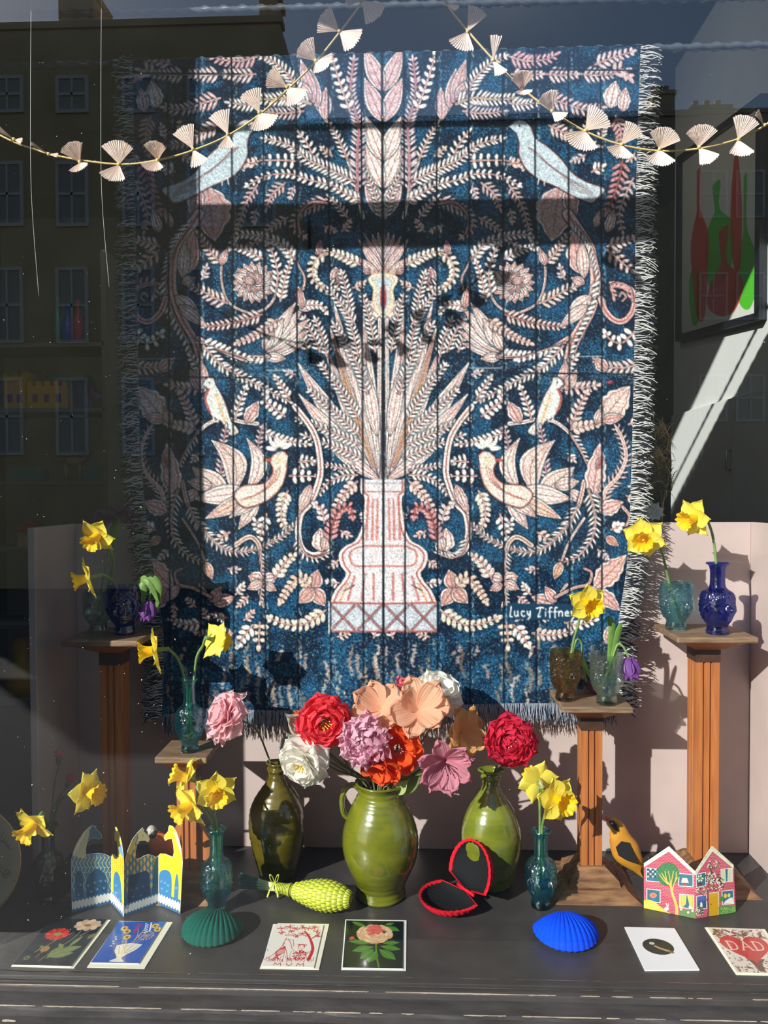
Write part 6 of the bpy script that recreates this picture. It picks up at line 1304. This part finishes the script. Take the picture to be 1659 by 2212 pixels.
for k in range(4):
    x0_, x1_ = fold[k][0], fold[k+1][0]; cv_ = Canvas(x0_-14 if k == 0 else x0_-2, 175, x1_+36 if k == 3 else x1_+2, 1326, .6, BL_)
    yb_ = lambda x: fold[k][1]+(fold[k+1][1]-fold[k][1])*(x-x0_)/(x1_-x0_)
    body = (YL_ if k in (1, 3) else BL_)
    if k in (1, 3): cv_.poly([(x0_-10, 175), (x1_+40, 175), (x1_+40, yb_(x1_)-160), (x0_-10, yb_(x0_)-160)], YL_)
    if k == 0:
        cv_.poly([(135, 520), (200, 380), (300, 240), (400, 170), (330, 400), (315, 545), (300, 600), (150, 560)], (196, 196, 170))
        for j in range(12): cv_.line([(170+j*14, 560-j*28), (200+j*14, 430-j*22)], 6, (230, 228, 206))
        cv_.poly([(360, 250), (400, 190), (445, 200), (530, 300), (520, 370), (360, 350)], (64, 108, 150))
        for j in range(11):
            x = 165+j*46; q = [(x+14*math.sin(y_/22), y_) for y_ in range(560, 1010, 10) if not (y_ > 760 and j in (1, 2, 4, 5, 6, 7, 8))]
            if len(q) > 1: cv_.line(q, 7, (212, 218, 160))
            for y_ in range(590, 800, 60): cv_.ell(x+24, y_, 9, 4, 0, (220, 216, 150))
        cv_.poly(cspl([(190, 1080), (188, 800), (232, 752), (278, 800), (282, 1080)], 20), DB); cv_.poly(cspl([(325, 1070), (330, 850), (450, 725), (565, 820), (588, 1010)], 30), DB); tufts(cv_, [(255, 920), (225, 1045), (425, 895), (500, 875), (345, 930), (385, 1005), (455, 975), (540, 960), (560, 870)])
    if k == 1:
        for y_ in range(600, 800, 26):
            for x in range(640, 790, 26): cv_.ell(x+(y_ % 52)/4, y_, 7, 9, 0, (214, 170, 30))
        cv_.poly(cspl([(660, 1130), (662, 850), (690, 760), (740, 830), (762, 1060), (760, 1190)], 30), (62, 130, 180)); tufts(cv_, [(690, 1020), (730, 1100), (690, 930)]); cv_.poly([(715, 480), (760, 400), (790, 600), (760, 560)], (120, 170, 200)); cv_.line([(775, 1060), (780, 1160)], 26, YL_)
    if k == 2:
        for y_ in range(400, 1010, 105):
            for x in range(790, 1216, 42): cv_.poly([(x, y_-50+((x//42) % 2)*52), (x+17, y_+((x//42) % 2)*52), (x, y_+50+((x//42) % 2)*52), (x-17, y_+((x//42) % 2)*52)], (222, 180, 84))
        cv_.poly([(785, 640), (860, 420), (1020, 200), (960, 300), (900, 500), (840, 650)], (190, 164, 70)); cv_.poly([(965, 270), (1025, 205), (1110, 340), (1100, 400), (960, 380)], (220, 212, 170)); cv_.ell(1022, 318, 10, 14, .4, (206, 170, 70))
        cv_.poly(cspl([(835, 1150), (845, 830), (920, 790), (1080, 755), (1105, 900), (1120, 1060)], 40), (34, 66, 100)); tufts(cv_, [(880, 990), (950, 965), (1020, 940), (900, 1070), (1000, 1050)], (80, 120, 160)); cv_.poly([(1130, 1060), (1160, 640), (1215, 560), (1215, 1060)], (50, 90, 110))
    if k == 3:
        for y_ in range(570, 800, 36):
            for x in range(1230, 1510, 34): cv_.ell(x+((y_//36) % 2)*16, y_, 9, 8, 0, (206, 190, 60)); cv_.ell(x+((y_//36) % 2)*16, y_-3, 7, 6, 0, YL_)
        for j in range(10): cv_.line([(1400+j*10, 260+j*30), (1455+j*6, 330+j*26)], 10, (240, 240, 214))
        cv_.poly(cspl([(1222, 1040), (1225, 800), (1280, 738), (1350, 760), (1378, 850), (1376, 1090)], 30), (62, 130, 180)); cv_.poly(cspl([(1405, 1100), (1420, 880), (1445, 785), (1465, 900), (1460, 1110)], 24), (62, 130, 180)); tufts(cv_, [(1250, 880), (1295, 900), (1335, 930), (1260, 970), (1320, 1000), (1435, 960)])
    a_ = (x0_-20, x1_+40); cv_.poly([(a_[0], yb_(a_[0])-150), (a_[1], yb_(a_[1])-150), (a_[1], yb_(a_[1])+60), (a_[0], yb_(a_[0])+60)], (58, 112, 162))
    n_s = 11 if k in (0, 2) else 8
    for j in range(n_s+1): x = x0_+(x1_-x0_)*j/n_s; cv_.ell(x, yb_(x)-85, (x1_-x0_)/n_s*.56, 56, .15, WHT)
    A = PZ(130+fold[k][0]/5.72, 1750+fold[k][1]/5.72); B = PZ(130+fold[k+1][0]/5.72, 1750+fold[k+1][1]/5.72)
    panel('card_panel', cv_, outs[k], A, B, tpx, m_card, r)
# --- house card
r = thing('folded_house_card', 'folded card of two pink brick gables with trees and a yellow door', 'card', tuple(PZ(1502, 1985)), 'standing folded cards')
hpx = lambda X, Y: (1300+X/4.621, 1750+Y/4.621)
BK, MT = (206, 112, 126), (170, 60, 84)
def bricks(cv_, x0_, x1_, y0_, y1_, sh):
    for j, y in enumerate(range(int(y0_), int(y1_), 15)):
        for x in range(int(x0_)-20, int(x1_)+20, 34): cv_.line([(x+(j % 2)*17, y+sh*(x-x0_)), (x+(j % 2)*17+20, y+sh*(x+20-x0_))], 7, MT)
def wnd(cv_, q, c=(60, 112, 130)): cv_.poly(q, c); cv_.line(q+[q[0]], 7, (240, 240, 236))
cv_ = Canvas(418, 355, 937, 1090, .72, BK); bricks(cv_, 420, 935, 400, 1100, .06)
wnd(cv_, [(445, 575), (590, 595), (590, 718), (445, 705)])
for i in range(5):
    for j in range(4): cv_.poly([(462+i*24, 590+j*24-11), (473+i*24, 590+j*24), (462+i*24, 590+j*24+11), (451+i*24, 590+j*24)], (226, 226, 180) if (i+j) % 2 else (40, 60, 90))
wnd(cv_, [(770, 630), (910, 645), (910, 765), (768, 755)]); cv_.poly([(805, 675), (850, 678), (868, 725), (792, 722)], (236, 230, 200)); cv_.poly([(815, 727), (845, 727), (845, 750), (815, 750)], (200, 50, 50))
wnd(cv_, [(450, 785), (582, 800), (582, 925), (450, 905)]); cv_.ell(513, 850, 36, 28, 0, (196, 120, 90)); [cv_.ell(513+28*math.cos(t), 850+20*math.sin(t), 7, 7, 0, (230, 160, 120)) for t in (0, 1, 2, 3, 4, 5)]; cv_.poly([(495, 880), (535, 882), (545, 912), (500, 910)], (70, 110, 200))
wnd(cv_, [(775, 838), (915, 850), (915, 985), (778, 970)]); cv_.poly([(782, 845), (845, 850), (838, 940), (800, 972), (782, 968)], (214, 206, 110)); cv_.poly([(852, 850), (910, 855), (908, 980), (880, 976)], (214, 206, 110))
for x in (795, 810, 826, 870, 888, 900): cv_.line([(x+4, 850), (x, 965)], 3, (150, 140, 70))
cv_.ell(662, 640, 112, 118, 0, (60, 120, 72)); R_ = random.Random(2)
for k in range(120): a, b = R_.uniform(0, 6.28), math.sqrt(R_.random()); x, y = 662+104*b*math.cos(a), 640+108*b*math.sin(a); cv_.line([(x, y), (x+14, y-8)], 2.4, (96, 150, 92))
for q in ([(745, 1085), (745, 960), (700, 820), (690, 760), (640, 700), (600, 630)], [(700, 830), (720, 740), (755, 670)], [(690, 770), (680, 690), (665, 610)], [(690, 770), (700, 690), (715, 610)], [(650, 715), (640, 660), (630, 610)], [(660, 740), (610, 690), (575, 640)], [(715, 750), (740, 680), (742, 620)]):
    m_ = len(q); cv_.line(cspl(q, 24), 34 if m_ > 4 else 10, (226, 190, 100), 7)
cv_.poly(cspl([(420, 980), (420, 900), (500, 900), (570, 950), (640, 1005), (700, 1040), (560, 1010)], 30)+[(420, 1000)], (214, 204, 84))
for k in range(40): cv_.ell(R_.uniform(430, 560), R_.uniform(915, 990), 6, 4, 0, (240, 232, 130))
cv_.ell(645, 985, 26, 18, -.3, (240, 240, 236)); cv_.line([(655, 970), (642, 930)], 8, (240, 240, 236)); cv_.line([(660, 970), (664, 935)], 7, (240, 240, 236)); cv_.poly([(775, 990), (935, 1000), (935, 1090), (775, 1060)], (110, 140, 90)); [cv_.ell(x, y, 11, 12, 0, (220, 226, 220)) for x, y in ((792, 990), (862, 1020), (878, 965), (905, 1005))]
roof = [(418, 545), (670, 385), (934, 625)]; cv_.line(roof, 44, (226, 230, 210))
for k in range(30): t = R_.random(); p_ = roof[0] if t < .5 else roof[1]; q_ = roof[1] if t < .5 else roof[2]; u = R_.random(); cv_.line([(p_[0]+(q_[0]-p_[0])*u-8, p_[1]+(q_[1]-p_[1])*u), (p_[0]+(q_[0]-p_[0])*u+10, p_[1]+(q_[1]-p_[1])*u-8)], 5, (170, 190, 170))
panel('left_gable_panel', cv_, [(420, 980), (420, 530), (670, 360), (932, 610), (935, 1085)], PZ(1300+420/4.621, 1750+980/4.621), PZ(1300+935/4.621, 1750+1085/4.621), hpx, m_cardc, r, None)
cv_ = Canvas(928, 350, 1342, 1090, .72, BK); bricks(cv_, 930, 1340, 380, 1120, -.1)
wnd(cv_, [(943, 640), (1035, 620), (1037, 752), (943, 772)]); [cv_.ell(980+24*math.cos(t), 680+26*math.sin(t), 12, 9, t, (226, 232, 214)) for t in (0, 1, 2, 3, 4, 5)]; cv_.ell(980, 680, 14, 16, 0, (110, 150, 70)); cv_.poly([(960, 728), (1000, 722), (996, 756), (964, 760)], (120, 50, 60))
wnd(cv_, [(1188, 590), (1300, 578), (1302, 712), (1192, 722)]); cv_.poly([(1194, 594), (1232, 590), (1240, 716), (1198, 718)], (200, 210, 180)); cv_.poly([(1256, 586), (1296, 582), (1298, 708), (1252, 714)], (200, 210, 180))
wnd(cv_, [(945, 860), (1045, 845), (1045, 980), (948, 990)], (56, 96, 130)); cv_.poly([(950, 862), (1042, 850), (1042, 895), (950, 905)], (70, 100, 190)); cv_.ell(992, 950, 12, 34, 0, (230, 232, 226))
cv_.poly([(1070, 830), (1165, 815), (1168, 1060), (1072, 1056)], (204, 160, 30)); cv_.line([(1070, 830), (1165, 815), (1168, 1060)], 5, (240, 236, 220)); cv_.ell(1090, 940, 6, 6, 0, (110, 70, 20))
wnd(cv_, [(1198, 808), (1310, 795), (1316, 932), (1204, 945)]); cv_.ell(1232, 855, 16, 24, 0, (226, 190, 90)); cv_.ell(1268, 850, 14, 20, .3, (206, 214, 150)); cv_.poly(cspl([(1210, 935), (1240, 900), (1300, 870), (1312, 930)], 12), (230, 234, 226))
cv_.poly([(1165, 960), (1340, 950), (1340, 1060), (1168, 1070)], (96, 150, 74)); [cv_.ell(R_.uniform(1175, 1335), R_.uniform(965, 1040), 5, 5, 0, (150, 196, 110)) for k in range(50)]; cv_.ell(1194, 885, 20, 26, 0, (80, 140, 60))
for q in ([(1058, 1060), (1062, 960), (1050, 900), (1000, 840), (950, 800)], [(1058, 900), (1060, 780), (1090, 680), (1100, 560)], [(1062, 800), (1130, 780), (1200, 740)], [(1085, 700), (1140, 680), (1160, 640)], [(1095, 620), (1070, 560)]): cv_.line(cspl(q, 20), 12, (104, 74, 70), 5)
for k in range(300):
    cx_, cy_, rx2, ry2 = R_.choice(((1110, 545, 66, 44), (1100, 650, 68, 30), (1000, 800, 70, 32), (1150, 760, 66, 46), (1080, 700, 50, 30), (975, 1010, 40, 46), (1180, 700, 40, 30))); a, b = R_.uniform(0, 6.28), math.sqrt(R_.random())
    cv_.ell(cx_+rx2*b*math.cos(a), cy_+ry2*b*math.sin(a), 8, 5, R_.uniform(0, 3), R_.choice(((226, 232, 214), (40, 50, 44), (110, 140, 90), (226, 232, 214))))
roof = [(932, 625), (1100, 380), (1318, 560)]; cv_.line(roof, 40, (224, 228, 206))
for k in range(26): t = R_.random(); p_ = roof[0] if t < .5 else roof[1]; q_ = roof[1] if t < .5 else roof[2]; u = R_.random(); cv_.line([(p_[0]+(q_[0]-p_[0])*u-8, p_[1]+(q_[1]-p_[1])*u), (p_[0]+(q_[0]-p_[0])*u+8, p_[1]+(q_[1]-p_[1])*u-8)], 5, (170, 190, 160))
panel('right_gable_panel', cv_, [(935, 1085), (932, 610), (1100, 355), (1315, 545), (1338, 1020)], PZ(1300+935/4.621, 1750+1085/4.621), PZ(1300+1338/4.621, 1750+1020/4.621), hpx, m_cardc, r, None)
# ================================================================ right wall: framed bottle print and cupboard
WX = RX-.002
def wq(px, py, dx=0): q = PX(px, py, WX-dx); return q
m_frm = M('black_picture_frame', (22, 26, 34), .35); m_prt = attr_mat('poster_print', .3, coat=.5)
r = thing('framed_poster', 'framed print of overlapping red and green bottle shapes on the right wall', 'picture', tuple(wq(1560, 737)))
FC = [(1472, 738), (1657, 690), (1657, 205), (1472, 342)]
y0_, y1_ = wq(1472, 600).y, wq(1657, 600).y; zb0, zb1, zt0, zt1 = wq(*FC[0]).z, wq(*FC[1]).z, wq(*FC[3]).z, wq(*FC[2]).z
zb = (zb0+zb1)/2; zt = (zt0+zt1)/2
def onw(u, v, dx): 
    y = y0_+(y1_-y0_)*u; return (WX-dx, y, (zb0+(zb1-zb0)*u)*(1-v)+(zt0+(zt1-zt0)*u)*v)
fw = .035
def bar(u0, u1, v0, v1, nm): 
    mb = MB(); mb.add([onw(u, v, d) for d in (0, .03) for (u, v) in ((u0, v0), (u1, v0), (u1, v1), (u0, v1))], [(0, 1, 2, 3), (7, 6, 5, 4), (0, 4, 5, 1), (1, 5, 6, 2), (2, 6, 7, 3), (3, 7, 4, 0)]); obj(nm, mb, m_frm, r, False, fixn=True)
bar(0, 1, 0, .035, 'frame_rail'); bar(0, 1, .965, 1, 'frame_rail'); bar(0, .045, .035, .965, 'frame_stile'); bar(.955, 1, .035, .965, 'frame_stile')
# generic bottle shapes; canvas in the zoomed crop's units, perspective handled by the wall itself
cv_ = Canvas(280, 0, 745, 1230, .32, (222, 224, 218)); GRN, RDD = (84, 196, 44), (214, 50, 30)
def bottle(pts, c, al): cv_.poly(cspl(pts, 50), c, al)
bottle([(325, 900), (335, 850), (360, 820), (400, 860), (400, 1000), (375, 1120), (345, 1130), (325, 1000)], GRN, 1)
bottle([(450, 380), (495, 352), (490, 500), (560, 570), (570, 700), (540, 860), (440, 940), (415, 760), (420, 640), (465, 520)], GRN, 1)
bottle([(622, 335), (640, 325), (640, 600), (690, 740), (710, 850), (660, 1040), (600, 1020), (580, 860), (620, 640)], GRN, 1)
bottle([(368, 300), (388, 296), (386, 500), (430, 640), (425, 860), (410, 1090), (370, 1095), (345, 900), (335, 700), (368, 520)], RDD, .82)
bottle([(570, 230), (592, 225), (612, 480), (610, 700), (600, 830), (570, 830), (550, 640), (555, 400)], RDD, .82)
bottle([(485, 630), (540, 600), (528, 780), (600, 860), (618, 940), (570, 1060), (490, 1088), (425, 1030), (440, 920), (500, 800)], RDD, .82)
def pfn(X, Y):
    px, py = 1359+X/2.513, 250+Y/2.513; d = _Rn*((px-W_/2)/FPX)[..., None]-_Un*((py-H_/2)/FPX)[..., None]+_Fn
    return np.array(CAM)+d*((WX-.012)/d[..., 0])[..., None]
po = [onw(u, v, .012) for u, v in ((.03, .02), (.97, .02), (.97, .98), (.03, .98))]
o = canvas_obj('print', cv_, pfn, m_prt, r); me = o.data; b = bmesh.new(); b.from_mesh(me)
def keepf(c):
    u = (c.y+r.location.y-y0_)/(y1_-y0_); z_ = c.z+r.location.z; lo = zb0+(zb1-zb0)*u; hi = zt0+(zt1-zt0)*u; v = (z_-lo)/(hi-lo); return .035 < u < .965 and .028 < v < .972
bmesh.ops.delete(b, geom=[fc for fc in b.faces if not keepf(fc.calc_center_median())], context='FACES'); b.to_mesh(me); b.free()
bar(.04, .96, .03, .97, 'backing_board'); bk = [c for c in r.children if c.name.startswith('backing_board')][0]; bk.data.materials[0] = M('mount_white', (222, 224, 218), .6)
bk.scale.x = 1
for v_ in bk.data.vertices: v_.co.x = max(v_.co.x, (WX-.008)-r.location.x)
# cupboard doors under it
m_cup = M('cupboard_white', (205, 208, 206), .6)
zc = wq(1447, 900).z; ys = wq(1592, 1000).y; r = thing('wall_cupboard', 'plain white double doored cupboard built in under the framed print', 'cupboard', (WX, ys, -.6))
obj('carcass', MB().bbox((RX-.005, 2.5, -.6), (RX, 4.1, zc+.004)), m_cup, r, False)
bev(obj('door', MB().bbox((RX-.022, ys+.004, -.58), (RX-.006, 4.09, zc-.004)), m_cup, r, False), .001)
d = bev(obj('door', MB().bbox((RX-.022, 2.52, -.58), (RX-.006, ys-.004, zc-.004)), m_cup, r, False), .001)
hz1, hz0 = wq(1592, 973).z, wq(1592, 1015).z; obj('handle', MB().tube([(RX-.024, ys+.015, hz0), (RX-.04, ys+.015, hz0), (RX-.04, ys+.015, hz1), (RX-.024, ys+.015, hz1)], .006, 8), M('dull_metal', (170, 172, 172), .35, metal=.8), d)

# ================================================================ dim shop interior at the left: shelves of toys
m_shf = M('shelf_grey', (120, 124, 126), .7); DY = 3.9
def L_(px, py, Y=DY): return P(px, py, Y)
r = thing('toy_shelves', 'dark shelving unit in the dim shop behind the left side of the window', 'shelf', (L_(120, 900).x, DY, -.6))
xl, xr = L_(-60, 900).x, L_(250, 900).x
for k, py in enumerate((752, 888, 1040, 1180, 1340, 1500)):
    z_ = L_(100, py).z; obj('shelf_board', MB().bbox((xl, DY-.14, z_-.02), (xr, DY+.16, z_)), m_shf, r, False)
for x_ in (xl, xr): obj('upright', MB().bbox((x_-.012, DY-.14, -.6), (x_+.012, DY+.16, L_(100, 560).z)), m_shf, r, False)
zS = [L_(100, py).z for py in (752, 888, 1040, 1180, 1340, 1500)]
def P3(px, z, dy=0): return Vector((L_(px, 900).x, DY+dy, z))
m_ty = M('toy_yellow', (226, 176, 30), .5); m_tp = M('toy_purple', (110, 60, 150), .5); m_tt = M('toy_teal', (40, 130, 140), .5); m_tb = M('toy_wood', (200, 176, 140), .6); m_tr = M('toy_red', (196, 40, 50), .5); m_tg = M('toy_green_glass', (40, 120, 90), .2); m_tbl = M('toy_blue', (30, 60, 170), .5)
c = P3(92, zS[1]); r = thing('toy_castle', 'yellow toy castle on the upper visible shelf at the left', 'toy', tuple(c)); mb = MB()
for (u0, u1, h) in ((-.17, -.06, .17), (-.05, .16, .12)): mb.bbox((c.x+u0, DY-.06, c.z), (c.x+u1, DY+.06, c.z+h))
obj('walls', mb, m_ty, r, False)
for (u0, h, n_) in ((-.17, .17, 3), (-.05, .12, 5)):
    for k in range(n_): obj('battlement', MB().bbox((c.x+u0+k*.045, DY-.06, c.z+h), (c.x+u0+.024+k*.045, DY+.06, c.z+h+.025)), m_ty, r, False)
for u0 in (-.15, -.1, -.02, .04, .1): obj('window', MB().bbox((c.x+u0, DY-.063, c.z+.04), (c.x+u0+.026, DY-.059, c.z+.08)), m_tp, r, False)
c = P3(205, zS[1]); r = thing('toy_dinosaur', 'purple toy dinosaur standing right of the toy castle', 'toy', tuple(c))
obj('body', MB().tube(spline([c+Vector((.07, 0, .02)), c+Vector((.03, 0, .05)), c+Vector((-.01, 0, .09)), c+Vector((-.02, 0, .15)), c+Vector((-.055, 0, .165))], 18), [.006]+[.012, .02, .03, .036, .038, .036, .032, .028, .024, .022, .02, .02, .022, .024, .024, .02, .012], 12), m_tp, r)
for u in (-.03, .0, .02, .04): obj('leg', MB().tube([c+Vector((u, -.015, .06)), c+Vector((u, -.018, .0))], [.014, .011], 8), m_tp, r)
c = P3(160, zS[2]); r = thing('toy_goat', 'pale wooden toy goat on the middle shelf at the left', 'toy', tuple(c))
obj('body', MB().tube([c+Vector((.05, 0, .10)), c+Vector((.02, 0, .105)), c+Vector((-.03, 0, .10)), c+Vector((-.05, 0, .10))], [.02, .034, .032, .018], 12), m_tb, r)
obj('head', MB().tube([c+Vector((.045, 0, .11)), c+Vector((.07, 0, .15)), c+Vector((.10, 0, .145))], [.018, .017, .009], 10), m_tb, r)
for u in (-.04, -.03, .03, .04): obj('leg', MB().tube([c+Vector((u, (-.012 if u in (-.04, .03) else .012), .09)), c+Vector((u, (-.012 if u in (-.04, .03) else .012), 0))], [.011, .008], 7), m_tb, r)
for s_ in (-.01, .01): obj('horn', MB().tube(spline([c+Vector((.065, s_, .16)), c+Vector((.05, s_, .185)), c+Vector((.03, s_, .185))], 8), [.005]*7+[.002], 6), m_tb, r)
for k, (px, w_, h_, m_, lb) in enumerate(((60, .16, .07, m_tt, 'teal toy box at the left end of the middle shelf'), (215, .12, .07, m_tt, 'teal toy box at the right end of the middle shelf'))):
    c = P3(px, zS[2], -.02); o = obj('toy_box', MB().bbox((c.x-w_/2, DY-.08, c.z), (c.x+w_/2, DY+.06, c.z+h_)), m_, None, False); bev(o, .004); tag(o, lb, 'box', 'teal toy boxes')
for k, (px, h_, rr, m_, lb) in enumerate(((128, .26, .03, m_tg, 'green glass bottle at the left of the top shelf row'), (150, .22, .034, m_tbl, 'blue glass bottle in the middle of the top shelf row'), (172, .24, .028, m_tr, 'dark red glass bottle at the right of the top shelf row'))):
    c = P3(px, zS[0]); o = obj('glass_bottle', MB().lathe([(.001, 0), (rr, 0), (rr*1.05, h_*.3), (rr, h_*.55), (rr*.35, h_*.7), (rr*.32, h_*.95), (rr*.42, h_), (.001, h_)], 20, tuple(c)), m_); tag(o, lb, 'bottle', 'bottles on the top shelf')
c = P3(64, zS[3]); r = thing('toy_house', 'red roofed toy house on the lower shelf at the left', 'toy', tuple(c)); obj('walls', MB().bbox((c.x-.05, DY-.05, c.z), (c.x+.05, DY+.05, c.z+.08)), m_tb, r, False)
obj('roof', MB().add([], []) and None or (lambda b: (b.add([(c.x-.075, DY-.06, c.z+.08), (c.x+.075, DY-.06, c.z+.08), (c.x, DY-.06, c.z+.135), (c.x-.075, DY+.06, c.z+.08), (c.x+.075, DY+.06, c.z+.08), (c.x, DY+.06, c.z+.135)], [(0, 1, 2), (5, 4, 3), (0, 2, 5, 3), (1, 4, 5, 2), (0, 3, 4, 1)]), b)[1])(MB()), m_tr, r, False)
c = P3(35, zS[5]); o = obj('soft_toy', MB().lathe([(.001, 0), (.07, .0), (.085, .06), (.07, .14), (.04, .19), (.052, .24), (.045, .29), (.001, .31)], 20, tuple(c)), m_ty); tag(o, 'yellow soft toy on the lowest visible shelf at the far left', 'toy')
